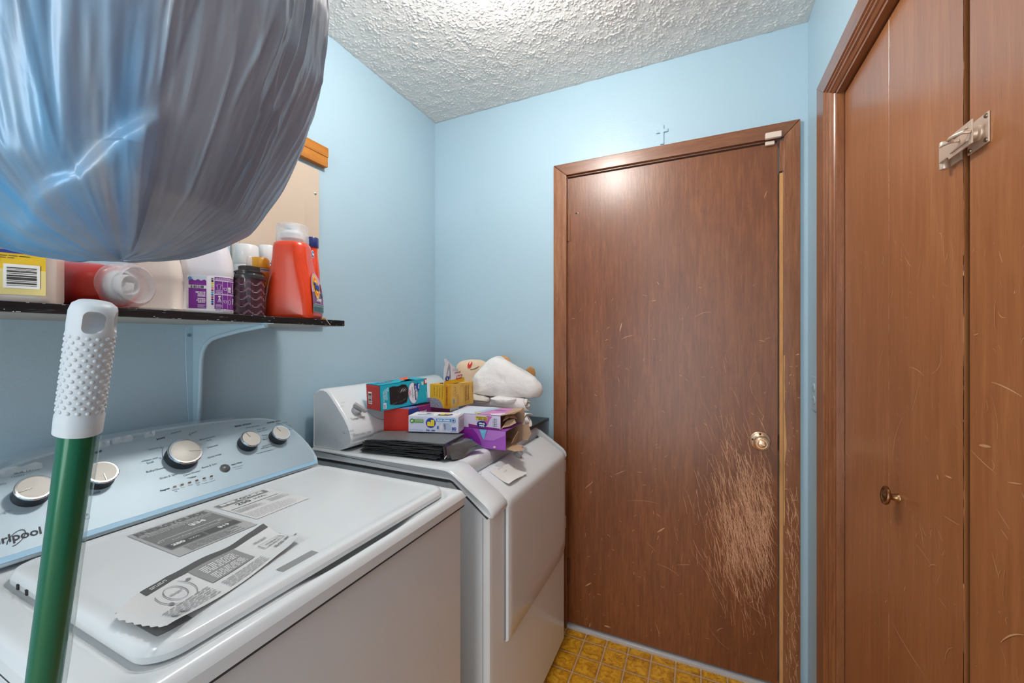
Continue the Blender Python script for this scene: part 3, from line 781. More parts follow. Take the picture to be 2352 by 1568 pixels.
# console
cp0 = V3((-1.000, 0.0, 0.9365)); cs_ = V3((-0.682, 0, 0.731)).normalized(); cn = V3((cs_.z, 0, -cs_.x)); CYC = 0.524
half = [(0.307, 0.0), (0.3145, 0.020), (0.3155, 0.045), (0.312, 0.072), (0.304, 0.102), (0.291, 0.134), (0.275, 0.158), (0.252, 0.177), (0.222, 0.188), (0.165, 0.1975), (0.083, 0.2045), (0.0, 0.2065)]
out = half + [(-a, s) for a, s in half[::-1][1:]]
def cpt(a, s, n=0.0): return cp0 + V3((0, CYC + a, 0)) + cs_ * s + cn * n
q = MB()
def ringf(k, n): return [cpt(a * (1 - k / 0.3155), k * 0.9 + s * (1 - 2 * k / 0.2065), n) for a, s in out]
back = [V3((-1.200, (CYC + a * 0.985), max(cpt(a, s).z - 0.004, 0.925) if s > 0 else 0.925)) for a, s in out]
mid = [cpt(a, s, -0.010) for a, s in out]
q.loft([back, mid, [cpt(a, s, -0.003) for a, s in out], ringf(0.0012, -0.0006), ringf(0.0035, 0.0)])
M_CONS = M('#b9c9d3', 0.2, 0.15, name='console_shell', coat=0.5, vary=0.03)
CONS = q.build('console', M_CONS, WM, smooth=40)
fi = NT('console_film_silver'); setp(fi.bsdf, '#a9bcc7', 0.46, 0.35, coat=0.0)
fv = fi.noise(fi.vec(), 6, 3); fi.link(fi.mix(fv, '#95a7b2', '#aabac4'), fi.bsdf.inputs['Base Color'])
q = MB(); k = 0.0085
ins = [cpt(a * (1 - k / 0.3155), 0.012 + s * (1 - (0.012 + k) / 0.2065), 0.0004) for a, s in out]
ins2 = [p + cn * 0.0008 for p in ins]
q.loft([ins, ins2]); FACE = q.build('face_plate', fi.m, CONS, smooth=20)
q = MB(); q.loft([[cpt(a * (1 - 0.006 / 0.3155), s, 0.0005) for a, s in ((0.31, 0.002), (0.3135, 0.0165), (-0.3135, 0.0165), (-0.31, 0.002))], [cpt(a * (1 - 0.006 / 0.3155), s, 0.0009) for a, s in ((0.31, 0.002), (0.3135, 0.0165), (-0.3135, 0.0165), (-0.31, 0.002))]])
q.build('blue_film_edge', M('#93bdd8', 0.45, vary=0.03, name='protective_film'), CONS, smooth=0)
# curled bits of protective film along the top edge
r = random.Random(4)
for (a0, s0, L) in ((-0.255, 0.171, 0.05), (-0.135, 0.1935, 0.03), (-0.10, 0.196, 0.035), (-0.045, 0.198, 0.02)):
    pts = []
    for i in range(5):
        row = []
        for j in range(7):
            a = a0 + L * j / 6; s = s0 - 0.012 * i / 4 + 0.002 * math.sin(j * 1.7 + i)
            row.append(cpt(a, s, 0.0016 + 0.006 * (1 - i / 4) ** 2 * abs(math.sin(j * 1.1 + a0 * 40))))
        pts.append(row)
    q = MB(); q.grid(pts); tag(q.build('peeling_film', M('#c5d2d8', 0.12, spec=0.7, alpha=0.55, name='clear_film', vary=0), CONS, smooth=80), label='clear protective film peeling at the top edge')

M_KF = M('#bdb9b2', 0.5, 0.25, name='knob_face_satin', vary=0.05); M_KR = M('#dfe2e4', 0.12, 0.95, name='knob_chrome', vary=0); M_KS = M('#20262c', 0.35, name='knob_skirt', vary=0.05)
def knob(a, s, R, ang, hgt=0.024):
    o = cpt(a, s, 0.0012)
    q = MB(); q.lathe([(R * 1.02, 0.0), (R * 0.98, hgt * 0.5), (R * 0.97, hgt * 0.80), (R * 0.90, hgt * 0.84)], o, cn, 40); K = q.build('knob', M_KS, CONS)
    q = MB(); q.lathe([(R * 0.97, hgt * 0.80), (R * 1.03, hgt * 0.85), (R * 1.03, hgt * 0.95), (R * 0.97, hgt), (R * 0.90, hgt)], o, cn, 48); q.build('chrome_ring', M_KR, K, smooth=30)
    q = MB(); q.lathe([(R * 0.90, hgt * 0.93), (R * 0.885, hgt * 0.99), (R * 0.86, hgt * 1.005), (0, hgt * 1.02)], o, cn, 48); q.build('knob_face', M_KF, K, smooth=30)
    d = V3((0, math.cos(ang), 0)) + cs_ * math.sin(ang); d.normalize(); sdv = cn.cross(d)
    q = MB(); q.obox(o + cn * hgt * 1.0 + d * R * 0.18 - sdv * R * 0.045, d * R * 0.68, sdv * R * 0.09, cn * 0.0012); q.build('pointer', M('#8f8b84', 0.3, 0.6, name='pointer_groove'), K, bevel=0.0003, seg=1)
    return K
KN = [(0.291 - CYC, 0.106, 0.0238, math.radians(190)), (0.380 - CYC, 0.107, 0.0238, math.radians(-88)), (0.5243 - CYC, 0.114, 0.0325, math.radians(-14)), (0.6712 - CYC, 0.110, 0.0238, math.radians(108)), (0.7544 - CYC, 0.108, 0.0238, math.radians(108))]
for a, s, R, an in KN: knob(a + 0.004, s + 0.005, R, an)
o = cpt(0.5994 - CYC, 0.0625, 0.001)
q = MB(); q.lathe([(0.0112, 0), (0.0112, 0.0012), (0.0098, 0.002)], o, cn, 32); B = q.build('start_button', M('#7b8084', 0.3, 0.7, name='button_ring'), CONS)
q = MB(); q.lathe([(0.0096, 0.0), (0.0096, 0.003), (0.008, 0.0044), (0, 0.005)], o, cn, 32); q.build('button_cap', M('#55575a', 0.3, name='button_cap'), B, smooth=60)
for k in range(6):
    u, v = 401 + (485 - 401) * k / 5, 1118 - (1118 - 1094) * k / 5
    p = hit(u, v, cpt(0, 0, 0.0012), cn); a, s = p.y - CYC, (p - cp0).dot(cs_)
    q = MB(); q.prism([cpt(a + x, s + y, 0.0012) for x, y in rrect(0.0082, 0.0052, 0.0026, 4)], cn * 0.0012); L = q.build('indicator_light', M('#d9d2cc', 0.4), CONS, smooth=0)
    q = MB(); q.prism([cpt(a + x, s + y, 0.0024) for x, y in rrect(0.0066, 0.0036, 0.0018, 4)], cn * 0.0006); q.build('lens', M('#1c1d20', 0.25, vary=0), L, smooth=0)
pr = Pr(cpt(0, 0, 0.0012), (0, 1, 0), cs_, 0.0003)
DKI, MDI = '#33444f', '#54676f'
for t, p0, p1, c, bo in [
    ('SOIL LEVEL', (33, 1090), (91, 1078), MDI, .02), ('Heavy', (27, 1098), (57, 1091), '#6f8693', 0), ('Medium', (-35, 1122), (14, 1112), '#6f8693', 0), ('Light', (-2, 1182), (26, 1174), '#7d929e', 0),
    ('TEMP', (212, 1044), (236, 1037), DKI, .03), ('Tap Cold', (186, 1144), (230, 1131), DKI, 0),
    ('Normal', (395, 997), (416, 991), MDI, 0), ('Heavy', (361, 1011), (380, 1005), DKI, .02), ('Colors', (436, 998), (453, 992), MDI, 0),
    ('Colors with', (463, 1011), (494, 1003), MDI, 0), ('Soak', (475, 1013.5), (486, 1010.5), MDI, 0), ('Whites', (342, 1035), (364, 1029), '#4f7d98', 0),
    ('Whites with', (325, 1062), (364, 1052), '#4f7d98', 0), ('Soak', (338, 1066), (355, 1061), '#4f7d98', 0), ('Bulky/Sheets', (337, 1086), (380, 1075), DKI, 0),
    ('Drain & Spin', (368, 1101), (407, 1090), DKI, 0), ('Delicates', (477, 1030), (501, 1023), DKI, 0), ('Quick Wash', (478, 1053), (509, 1044), DKI, 0), ('Rinse & Spin', (465, 1076), (498, 1066), DKI, 0),
    ('Clean Washer', (422, 1094), (461, 1082), DKI, 0), ('with', (429, 1099), (436, 1097), MDI, 0), ('Progress', (369, 1129), (390, 1122), DKI, .05),
    ('Sensing', (396, 1127), (411, 1122.5), MDI, 0), ('Fill', (402, 1130), (407, 1128.5), MDI, 0), ('Wash', (416, 1121), (425, 1118.5), MDI, 0), ('Rinse', (433, 1116), (443, 1113), MDI, 0), ('Final', (450, 1111), (459, 1108.5), MDI, 0), ('Spin', (452, 1115), (459, 1113), MDI, 0),
    ('Cycle', (466, 1106), (475, 1103.5), MDI, 0), ('Complete', (464, 1112), (479, 1108), MDI, 0), ('Lid', (483, 1101.5), (489, 1099.8), MDI, 0), ('Locked', (482, 1107), (494, 1103.6), MDI, 0),
    ('Start / Pause', (532, 1069), (556, 1062), DKI, .04), ('Hold 3 Seconds', (535, 1075), (558, 1069), MDI, 0), ('to Cancel', (541, 1078.5), (555, 1075), MDI, 0),
    ('RINSE OPTION', (540, 981), (577, 974), DKI, .03), ('Auto Sensing', (566, 984), (595, 978), MDI, 0), ('Auto with', (590, 988), (611, 983), MDI, 0), ('Extra Rinse*', (592, 993), (616, 987), MDI, 0),
    ('Deep', (603, 1002), (614, 999), MDI, 0), ('Water', (604, 1006.5), (616, 1003), MDI, 0), ('Rinse*', (605, 1011), (618, 1007.4), MDI, 0), ('Deep Water', (603, 1027), (627, 1019.5), MDI, 0), ('with Extra Rinse', (599, 1032), (632, 1023.5), MDI, 0), ('*Use with Fabric Softener', (589, 1043), (626, 1033), MDI, .02),
    ('WATER LEVEL', (614, 973), (645, 967), DKI, .03), ('Auto Sensing', (635, 975), (660, 970), MDI, 0), ('Deep', (661, 979), (668, 977), MDI, 0), ('Water', (663, 983), (671, 980.5), MDI, 0), ('Wash', (664, 988), (673, 985.5), MDI, 0)]:
    pr.tpx(t, p0, p1, c, bold=bo)
for u, v in ((369, 1028), (368, 1052), (436, 999), (460, 1010)): a, s = pr.px(u, v); pr.ring(a, s, 0.0019, 0.0006, DKI, 1)
al = [pr.px(*p) for p in ((375, 1026), (372, 1036), (373, 1047), (376, 1057))]; pr.line(al, 0.0008, DKI)
a, s = pr.px(441, 1096); pr.disc(a + 0.002, s, 0.007, MDI, 1, 0.0018); pr.text('affresh', a - 0.004, s - 0.001, 0.0022, '#c4d4dc', z=2)
ab = [pr.px(*p) for p in ((150, 1187), (204, 1180), (206, 1190), (150, 1200))]; pr.line(ab + ab[:1], 0.0007, MDI); pr.tpx('HE COMPATIBLE', (150, 1190), (201, 1184), MDI); pr.tpx('LOW WATER', (160, 1195), (197, 1189), MDI)
pr.tpx('Whirlpool', (-74, 1269), (96, 1225), '#2a2c33', bold=.012, z=2, asp=1.06)
sw = []
for k in range(41):                                     # the swirl around the name
    t = math.radians(-150 + 300 * k / 40); x, y = 24 * math.cos(t), 7 * math.sin(t)
    sw.append(pr.px(37 + x * 0.72 + y * 1.7, 1236 - x * 0.80 + y * 0.6))
pr.line(sw, 0.0011, '#3a3f48', 2)
tag(pr.build('printed_lettering', CONS), kind='stuff')

# stickers on the lid
def lidpr(h=0.0004): return Pr((0, 0, LZ + 0.0006), (0, 1, 0), (-1, 0, 0), h)
G0, G1, G2, W0 = '#ababab', '#7d7d7d', '#5a5a5a', '#e2e2e2'
pr = lidpr()
x0, x1, y0, y1 = 0.376, 0.506, 0.776, 0.946             # Y range, then -X range
pr.rect(x0, y0, x1, y1, G0)
ww = x1 - x0
pr.text('ENERGYGUIDE', x0 + 0.006, y1 - 0.022, 0.0155, '#6c6c6c', w=ww - 0.014, bold=.05)
pr.text('U.S. Government', x0 + 0.004, y1 - 0.005, 0.003, G1)
pr.rect(x0 + 0.004, y1 - 0.031, x1 - 0.004, y1 - 0.025, G1, 1); pr.greek(x0 + 0.006, y1 - 0.0305, x1 - 0.006, y1 - 0.026, 2, W0, 2)
pr.rect(x0 + 0.006, y0 + 0.036, x1 - 0.006, y1 - 0.036, G1, 1)
pr.text('Estimated Yearly Energy Cost', (x0 + x1) / 2, y1 - 0.044, 0.0045, W0, align='C', z=2, w=ww * 0.8)
pr.text('$34', (x0 + x1) / 2 + 0.02, y1 - 0.062, 0.0125, W0, align='C', z=2, bold=.05)
pr.rect(x0 + 0.012, y1 - 0.080, x1 - 0.014, y1 - 0.0785, W0, 2); pr.text('$11', x0 + 0.008, y1 - 0.088, 0.005, W0, z=2); pr.text('$52', x1 - 0.024, y1 - 0.088, 0.005, W0, z=2)
pr.text('Cost Range of Similar Models', (x0 + x1) / 2, y1 - 0.096, 0.004, W0, align='C', z=2, w=ww * 0.6)
pr.rect(x0 + 0.008, y0 + 0.040, (x0 + x1) / 2 - 0.001, y0 + 0.062, G2, 2); pr.rect((x0 + x1) / 2 + 0.002, y0 + 0.040, x1 - 0.008, y0 + 0.062, G2, 2)
pr.text('280', x0 + 0.014, y0 + 0.048, 0.009, W0, z=3, bold=.05); pr.text('kWh', x0 + 0.040, y0 + 0.048, 0.006, W0, z=3)
pr.text('$19', x1 - 0.042, y0 + 0.048, 0.009, W0, z=3, bold=.05)
pr.greek(x0 + 0.020, y0 + 0.006, x1 - 0.02, y0 + 0.034, 6, G1, 2, 0.35)
tag(pr.build('energy_sticker', LID), label='grey yellow-guide style energy sticker on the lid')
pr = lidpr()
x0, x1, y0, y1 = 0.520, 0.640, 0.800, 0.944
pr.rect(x0, y0, x1, y1, '#d9d9d9')
pr.rect(x0 + 0.001, y1 - 0.020, x1 - 0.012, y1 - 0.001, G1, 1); pr.text('ENER', x0 + 0.008, y1 - 0.016, 0.0105, W0, z=2, bold=.06, w=0.034); pr.disc(x0 + 0.054, y1 - 0.0105, 0.0095, '#d9d9d9', 2); pr.text('G', x0 + 0.054, y1 - 0.0155, 0.0115, G2, align='C', z=3, bold=.04); pr.text('UIDE', x0 + 0.066, y1 - 0.016, 0.0105, W0, z=2, bold=.06, w=0.034)
pr.rect(x0 + 0.001, y1 - 0.0235, x1 - 0.012, y1 - 0.022, G1, 1)
pr.text('250', x0 + 0.026, y1 - 0.042, 0.014, G2, bold=.03); pr.text('kWh', x0 + 0.064, y1 - 0.040, 0.010, G2)
pr.rect(x0 + 0.004, y1 - 0.056, x1 - 0.012, y1 - 0.053, G1, 1)
pr.greek(x0 + 0.004, y0 + 0.06, x0 + 0.06, y1 - 0.062, 7, '#9a9a9a', 1, 0.35, 2); pr.greek(x0 + 0.072, y0 + 0.06, x1 - 0.004, y1 - 0.062, 6, '#9a9a9a', 1, 0.35, 5); pr.greek(x0 + 0.004, y0 + 0.01, x1 - 0.02, y0 + 0.05, 6, '#a8a8a8', 1, 0.25, 7)
tag(pr.build('energy_sticker', LID), label='white second energy sticker with dark heading on the lid')
pr = lidpr()
pr.poly([(0.257, 0.690), (0.257, 0.645), (0.30, 0.650), (0.36, 0.690), (0.500, 0.700), (0.500, 0.731), (0.345, 0.722), (0.300, 0.692)], '#8a8a8a')
pr.poly([(0.257, 0.645), (0.262, 0.590), (0.30, 0.590), (0.30, 0.650)], '#7f7f7f')
pr.rect(0.418, 0.5755, 0.4815, 0.5965, '#8b8b8b')
tag(pr.build('sticker_residue', LID), label='grey adhesive base of the half-peeled sticker')
# the peeled instruction sheet, curling up at its near end
n1, n2 = 70, 40
ga, gb = np.meshgrid(np.linspace(0, 1, n1), np.linspace(0, 1, n2))       # a along the washer, b from the rear edge to the front
def sheet(ga, gb, off=0.0):
    xr = -0.660 - 0.050 * np.clip(ga / 0.32, 0, 1) ** 0.8 - 0.026 * ga - 0.004 * np.sin(ga * 9)
    xf = -0.5845 - 0.050 * ga + 0.015 * np.exp(-(ga / 0.13) ** 2) + 0.003 * np.sin(ga * 5)
    y = 0.262 + 0.232 * ga - 0.012 * (1 - gb) * (1 - ga) ** 2 + 0.0012 * np.sin(gb * 40) * (ga < 0.02)
    x = xr + (xf - xr) * gb
    zz = 0.0022 + 0.012 * np.exp(-(ga / 0.14) ** 2) * (0.45 + 0.55 * gb) + 0.007 * (1 - gb) ** 3 * (0.3 + 0.7 * np.sin(ga * 8 + 0.6) ** 2) + 0.0055 * gb ** 4 * (0.5 + 0.5 * np.cos(ga * 6.5)) + 0.010 * np.exp(-((ga - 1) / 0.07) ** 2) * np.abs(gb - 0.45) * 1.6
    return x, y, LZ + 0.0006 + zz + off
X_, Y_, Z_ = sheet(ga, gb)
SH = fastgrid('instruction_sheet', X_, Y_, Z_, M('#d5d5d5', 0.45, vary=0.02, name='sticker_paper'), LID, flip=True)
SH['label'] = 'white instruction sticker half peeled and curling at its near end'
pr = Pr((0, 0, 0), (0, 1, 0), (-1, 0, 0), 0.0004)
def sbend(a, b, h):
    x, y, zz = sheet(np.array([a]), np.array([1 - b])); return V3((x[0], y[0], zz[0] + h + 0.0004))
pr.bend = sbend
def srect(a0, b0, a1, b1, c, z=0):
    n = 14
    for i in range(n):
        for j in range(3):
            pr.poly([(a0 + (a1 - a0) * (i + p) / n, b0 + (b1 - b0) * (j + q_) / 3) for p, q_ in ((0, 0), (1, 0), (1, 1), (0, 1))], c, z)
for i in range(40):                                      # dark band along the rear edge
    a0, a1 = 0.16 + 0.83 * i / 40, 0.16 + 0.83 * (i + 1) / 40
    pr.poly([(a0, 0.86), (a1, 0.86), (a1, 0.995), (a0, 0.995)], '#565656')
srect(0.40, 0.34, 0.70, 0.86, '#8c8c8c', 1)
def sgreek(a0, b0, a1, b1, n, c, z=2, seed=1, w=.45):
    r = random.Random(seed)
    for i in range(n):
        b = b0 + (b1 - b0) * i / n; a = a0
        while a < a1:
            L = min(r.uniform(0.02, 0.05), a1 - a)
            pr.poly([(a, b), (a + L, b), (a + L, b + (b1 - b0) / n * w), (a, b + (b1 - b0) / n * w)], c, z); a += L + 0.008
sgreek(0.44, 0.60, 0.66, 0.80, 5, W0, seed=3); sgreek(0.44, 0.38, 0.66, 0.56, 5, W0, seed=4)
sgreek(0.42, 0.06, 0.72, 0.28, 5, G1, seed=5, w=.3); sgreek(0.08, 0.07, 0.36, 0.36, 6, G1, seed=6, w=.3); sgreek(0.20, 0.90, 0.30, 0.96, 2, W0, seed=8)
pr.ring(0.25, 0.58, 0.052, 0.006, G1, 2, ry=0.19); pr.text('Whirlpool', 0.25, 0.555, 0.05, G2, w=0.07, align='C', z=2, sy=1.0)
for (t0_, t1_) in ((150, 250), (-60, 40)): pr.ring(0.25, 0.58, 0.095, 0.005, G1, 2, ry=0.30, t0=t0_, t1=t1_)
for a in (0.10, 0.155): pr.disc(a, 0.14, 0.015, '#9a9a9a', 2, 0.055); pr.disc(a, 0.14, 0.006, '#d0d0d0', 3, 0.02)
pr.disc(0.175, 0.42, 0.012, G1, 2, 0.04); pr.disc(0.36, 0.70, 0.012, G1, 2, 0.03)
pr.text('Whirlpool', 0.80, 0.62, 0.07, G2, w=0.10, z=2); pr.text('WTW4816FW', 0.83, 0.42, 0.06, G2, w=0.11, z=2)
pr.line([(0.80, 0.36), (0.965, 0.36), (0.965, 0.54), (0.80, 0.54), (0.80, 0.36)], 0.006, G1, 2); sgreek(0.83, 0.37, 0.94, 0.40, 1, G1, seed=9)
sgreek(0.84, 0.22, 0.97, 0.30, 2, G2, seed=10, w=.4); sgreek(0.975, 0.1, 0.995, 0.2, 1, G1)
pr.build('sheet_print', SH)

# ================================================================ DRYER
DY0, DY1, DX_B, DX_F, DZ_T = 0.974, 1.660, -1.215, -0.505, 0.926
DR = thing('clothes_dryer', 'older white front-loading dryer heaped with boxes and towels beside the brown door', 'clothes dryer', (-0.86, 1.317, 0))
q = MB()
corner = [(DX_B, DY0 + 0.006), (DX_F - 0.036, DY0 + 0.006), (DX_F - 0.030, DY0 + 0.0065), (DX_F - 0.0175, DY0 + 0.013), (DX_F - 0.0135, DY0 + 0.026), (DX_F - 0.0135, DY1 - 0.010), (DX_F - 0.020, DY1 - 0.004), (DX_B, DY1 - 0.004)]
q.prism([(x, y, 0.035) for x, y in corner], (0, 0, 0.768)); q.build('cabinet', M_DRY, DR, smooth=30, bevel=0.0)
q = MB(); q.box(DX_B + 0.002, -0.655, DY0 + 0.006, DY1 - 0.004, 0.80, 0.884)
q.prism([(-0.656, DY0 + 0.006, 0.803), (-0.656, DY0 + 0.006, 0.889), (-0.625, DY0 + 0.006, 0.889), (DX_F - 0.020, DY0 + 0.006, 0.803)], (0, 0.085, 0)); q.prism([(-0.656, DY0 + 0.08, 0.803), (-0.656, DY0 + 0.08, 0.868), (-0.61, DY0 + 0.08, 0.866), (DX_F - 0.020, DY0 + 0.08, 0.803)], (0, DY1 - DY0 - 0.085, 0)); q.build('upper_cabinet', M_DRY, DR, smooth=0)
q = MB(); q.box(DX_B + 0.03, DX_F - 0.07, DY0 + 0.03, DY1 - 0.03, 0.0, 0.036); q.build('plinth', M('#3a3a3a', 0.7), DR)
q = MB(); q.box(DX_F - 0.0350, DX_F - 0.0340, DY0 + 0.0052, DY0 + 0.0075, 0.04, 0.805); q.build('side_seam', M('#5a5a5a', 0.7, vary=0), DR, smooth=0)
# top slab: left arm runs down the front slope, the rest stops at a step above the door
def top_prof(sl):                                        # (x, z) around the slab section
    p = [(DX_B, 0.890), (DX_B, DZ_T - 0.006), (DX_B + 0.006, DZ_T)]
    if sl: p += [(-0.668, DZ_T), (-0.650, DZ_T - 0.0025), (-0.632, DZ_T - 0.011), (DX_F - 0.024, 0.8475), (DX_F - 0.012, 0.838), (DX_F - 0.004, 0.827), (DX_F, 0.815), (DX_F - 0.004, 0.806), (DX_F - 0.014, 0.8035), (DX_F - 0.030, 0.811), (-0.634, 0.8865), (-0.645, 0.890)]
    else: p += [(-0.664, DZ_T), (-0.650, DZ_T - 0.003), (-0.641, DZ_T - 0.012), (-0.637, 0.882), (-0.641, 0.874), (-0.70, 0.874)]
    return p
q = MB(); rings = []
P_ = top_prof(True); cxz = (sum(p[0] for p in P_) / len(P_), sum(p[1] for p in P_) / len(P_))
def inset(P, k):
    out = []; n = len(P)
    for i in range(n):
        (x0, z0), (x1, z1), (x2, z2) = P[i - 1], P[i], P[(i + 1) % n]
        t = V3((x2 - x0, 0, z2 - z0)).normalized(); nn = V3((-t.z, 0, t.x))
        out.append((x1 - nn.x * k, z1 - nn.z * k))
    return out
for y, k in ((DY0 + 0.0015, 0.010), (DY0 + 0.0, 0.0065), (DY0 + 0.003, 0.003), (DY0 + 0.010, 0.0), (1.062, 0.0), (1.0665, 0.002), (1.068, 0.006)):
    rings.append([V3((x, y, zz)) for x, zz in inset(P_, k)])
q.loft(rings); ARM = q.build('top_panel', M_DRY, DR, smooth=45)
q = MB(); P2 = top_prof(False); rings = []
for y, k in ((1.060, 0.0), (DY1 - 0.010, 0.0), (DY1 - 0.003, 0.003), (DY1, 0.0065), (DY1 - 0.0015, 0.010)): rings.append([V3((x, y, zz)) for x, zz in inset(P2, k)])
q.loft(rings); q.build('top_panel_rear', M_DRY, ARM, smooth=45)
# right arm of the slab: a narrow strip carrying on to the door's hinge side
q = MB(); P3 = [(x, zz - 0.004) for x, zz in top_prof(True)]; rings = []
for y, k in ((DY1 - 0.020, 0.0), (DY1 - 0.010, 0.0), (DY1 - 0.003, 0.003), (DY1, 0.0065)): rings.append([V3((x, y, zz)) for x, zz in inset(P3, k)])
q.loft(rings); q.build('top_panel_hinge_side', M_DRY, ARM, smooth=45)
# dark seam under the slab on the side
q = MB(); q.box(DX_B + 0.004, -0.640, DY0 + 0.0035, DY0 + 0.02, 0.8865, 0.8905); q.prism([(-0.641, DY0 + 0.0035, 0.8865), (-0.641, DY0 + 0.0035, 0.8905), (DX_F - 0.018, DY0 + 0.0035, 0.806), (DX_F - 0.021, DY0 + 0.0035, 0.8025)], (0, 0.016, 0)); q.build('slab_seam', M('#4b4b4b', 0.7, vary=0), ARM, smooth=0)
# door: slope on top, front panel with a rounded lower edge
dy0, dy1 = 1.071, 1.630
TH = 0.013
slope = [(-0.617, 0.876), (-0.612, 0.8865), (-0.600, 0.8845), (DX_F - 0.018, 0.8355), (DX_F - 0.006, 0.828), (DX_F + 0.001, 0.817)]
zb = 0.415
def door_col(y, inset_):
    pts = []
    for x, zz in slope: pts.append((x, zz))
    return pts
q = MB(); rows = []
ys = [dy0, dy0 + 0.002, dy0 + 0.006] + list(np.linspace(dy0 + 0.03, dy1 - 0.03, 10)) + [dy1 - 0.006, dy1 - 0.002, dy1]
for y in ys:
    e = min(y - dy0, dy1 - y); dn = 0.010 if e < 0.001 else (0.003 if e < 0.004 else (0.0008 if e < 0.01 else 0))
    low = zb + 0.045 * max(0, 1 - e / 0.05) ** 2 if y > 1.3 else zb
    cut = 0.020 * max(0, 1 - (y - dy0) / 0.03) ** 2
    row = [V3((x + (cut if i < 2 else 0) - dn * 0.55 * (1 if i > 3 else 0.5), y, zz - dn * (1 if i < 4 else 0.5) - (cut * 0.6 if i < 2 else 0))) for i, (x, zz) in enumerate(slope)]
    for zz in np.linspace(0.80, low, 8): row.append(V3((DX_F + 0.0015 - dn, y, zz)))
    row.append(V3((DX_F - 0.002 - dn, y, low - 0.005))); row.append(V3((DX_F - 0.0125, y, low - 0.006)))
    rows.append(row)
q.grid(rows)
DD = q.build('dryer_door', M_DRY, DR, smooth=40)
q = MB()
q.box(-0.650, -0.606, dy0 - 0.006, dy1, 0.866, 0.8735); q.build('finger_recess', M_DRY, DD, smooth=0)
for z0, z1 in ((0.742, 0.790), (0.505, 0.555)):
    q = MB(); q.box(DX_F - 0.014, DX_F - 0.0035, dy1 + 0.003, dy1 + 0.016, z0, z1); h2 = q.build('hinge', M_DRY, DR, bevel=0.0015)
    q = MB(); q.box(DX_F - 0.014, DX_F - 0.003, dy1 + 0.0005, dy1 + 0.003, z0 - 0.002, z1 + 0.002); q.build('hinge_gap', M('#77787a', 0.5, 0.3), h2, smooth=0)
# dryer console
CP = [(-1.215, 0.927), (-1.213, 1.100), (-1.205, 1.117), (-1.185, 1.127), (-1.160, 1.1275), (-1.144, 1.122), (-1.128, 1.109), (-1.098, 1.077), (-1.066, 1.040), (-1.047, 1.013), (-1.038, 0.993), (-1.034, 0.9765), (-1.0335, 0.966)]
SK = [(-1.0335, 0.966), (-1.0365, 0.962), (-1.0365, 0.953), (-1.046, 0.944), (-1.060, 0.935), (-1.083, 0.9275)]
def cons_ring(y, k): return [V3((x + (-k if i > 3 else k * 0.3), y, zz - (k if 1 < i < 12 else 0))) for i, (x, zz) in enumerate(CP + SK[1:])]
q = MB(); q.loft([cons_ring(0.990, 0.010), cons_ring(0.987, 0.0055), cons_ring(0.9895, 0.002), cons_ring(0.996, 0.0), cons_ring(1.638, 0.0), cons_ring(1.645, 0.002), cons_ring(1.648, 0.007)])
DC = q.build('console', M_DRY, DR, smooth=42)
fpo = V3((-1.1435, 0, 1.1228)); fpe = V3((-1.0380, 0, 0.993)); fW = (fpo - fpe).normalized()
pr = Pr(fpe, (0, 1, 0), fW, 0.0006)
CC = [(-1.034, 0.9765), (-1.038, 0.993), (-1.047, 1.013), (-1.066, 1.040), (-1.098, 1.077), (-1.128, 1.109), (-1.144, 1.122)]
def cbend(a, b, h):
    b += 0.017
    for (x0, z0), (x1, z1) in zip(CC[:-1], CC[1:]):
        L = math.hypot(x1 - x0, z1 - z0)
        if b <= L or (x1, z1) == CC[-1]: break
        b -= L
    t = b / L
    nx, nz = (z1 - z0) / L, -(x1 - x0) / L
    return V3((x0 + (x1 - x0) * t + nx * h, a, z0 + (z1 - z0) * t + nz * h))
pr.bend = cbend
for t, p0, p1, c in [('Temperature', (804, 968), (833, 976), '#77797b'), ('MAYTAG', (795, 995), (812, 990), '#8b8b8b'), ('Atlantis', (805, 999), (817, 996), '#b0b0b0'), ('DEPENDABLE CARE', (814, 1001), (856, 991), '#9a9a9a'), ('MEDIUM', (781, 928), (790, 926), '#aaaaaa'), ('NO HEAT', (777, 938), (787, 935), '#aaaaaa')]:
    if t == 'Temperature':
        a0, b0 = pr.px(804, 968); pr.text(t, a0, b0, 0.0085, c, w=0.062, z=1)
    else: pr.tpx(t, p0, p1, c)
a0, b0 = pr.px(789, 994); pr.rect(a0 - 0.004, b0 - 0.004, a0 + 0.004, b0 + 0.005, '#777777', 1); pr.rect(a0 - 0.0026, b0 - 0.0026, a0 + 0.0026, b0 + 0.0036, '#c9c9c9', 2); pr.rect(a0 - 0.0014, b0 - 0.0016, a0 + 0.0014, b0 + 0.0022, '#777777', 3)
pr.ring(1.150, 0.075, 0.062, 0.0013, '#6c6c6c', 1, t0=195, t1=345)
pr.ring(1.42, 0.062, 0.052, 0.0012, '#6c6c6c', 1); pr.ring(1.42, 0.062, 0.040, 0.0008, '#8c8c8c', 1)
tag(pr.build('printed_lettering', DC), kind='stuff')
M_GREY = M('#a9aaab', 0.35, name='grey_plastic', vary=0.05)
kc = hit(823, 938, fpe + V3((0.019, 0, 0.016)), pr.N)
q = MB(); q.lathe([(0.017, 0.0), (0.0165, 0.010), (0.014, 0.0125), (0, 0.013)], kc - pr.N * 0.013, pr.N, 28); K = q.build('temperature_knob', M_GREY, DC)
d1 = (V3((0, 0.75, 0)) - fW * 0.85).normalized(); d2 = pr.N.cross(d1)
q = MB(); q.prism([kc - d1 * 0.022 - d2 * 0.006, kc + d1 * 0.024 - d2 * 0.0045, kc + d1 * 0.030, kc + d1 * 0.024 + d2 * 0.0045, kc - d1 * 0.022 + d2 * 0.006], pr.N * 0.014); q.build('lever', M_GREY, K, bevel=0.002)
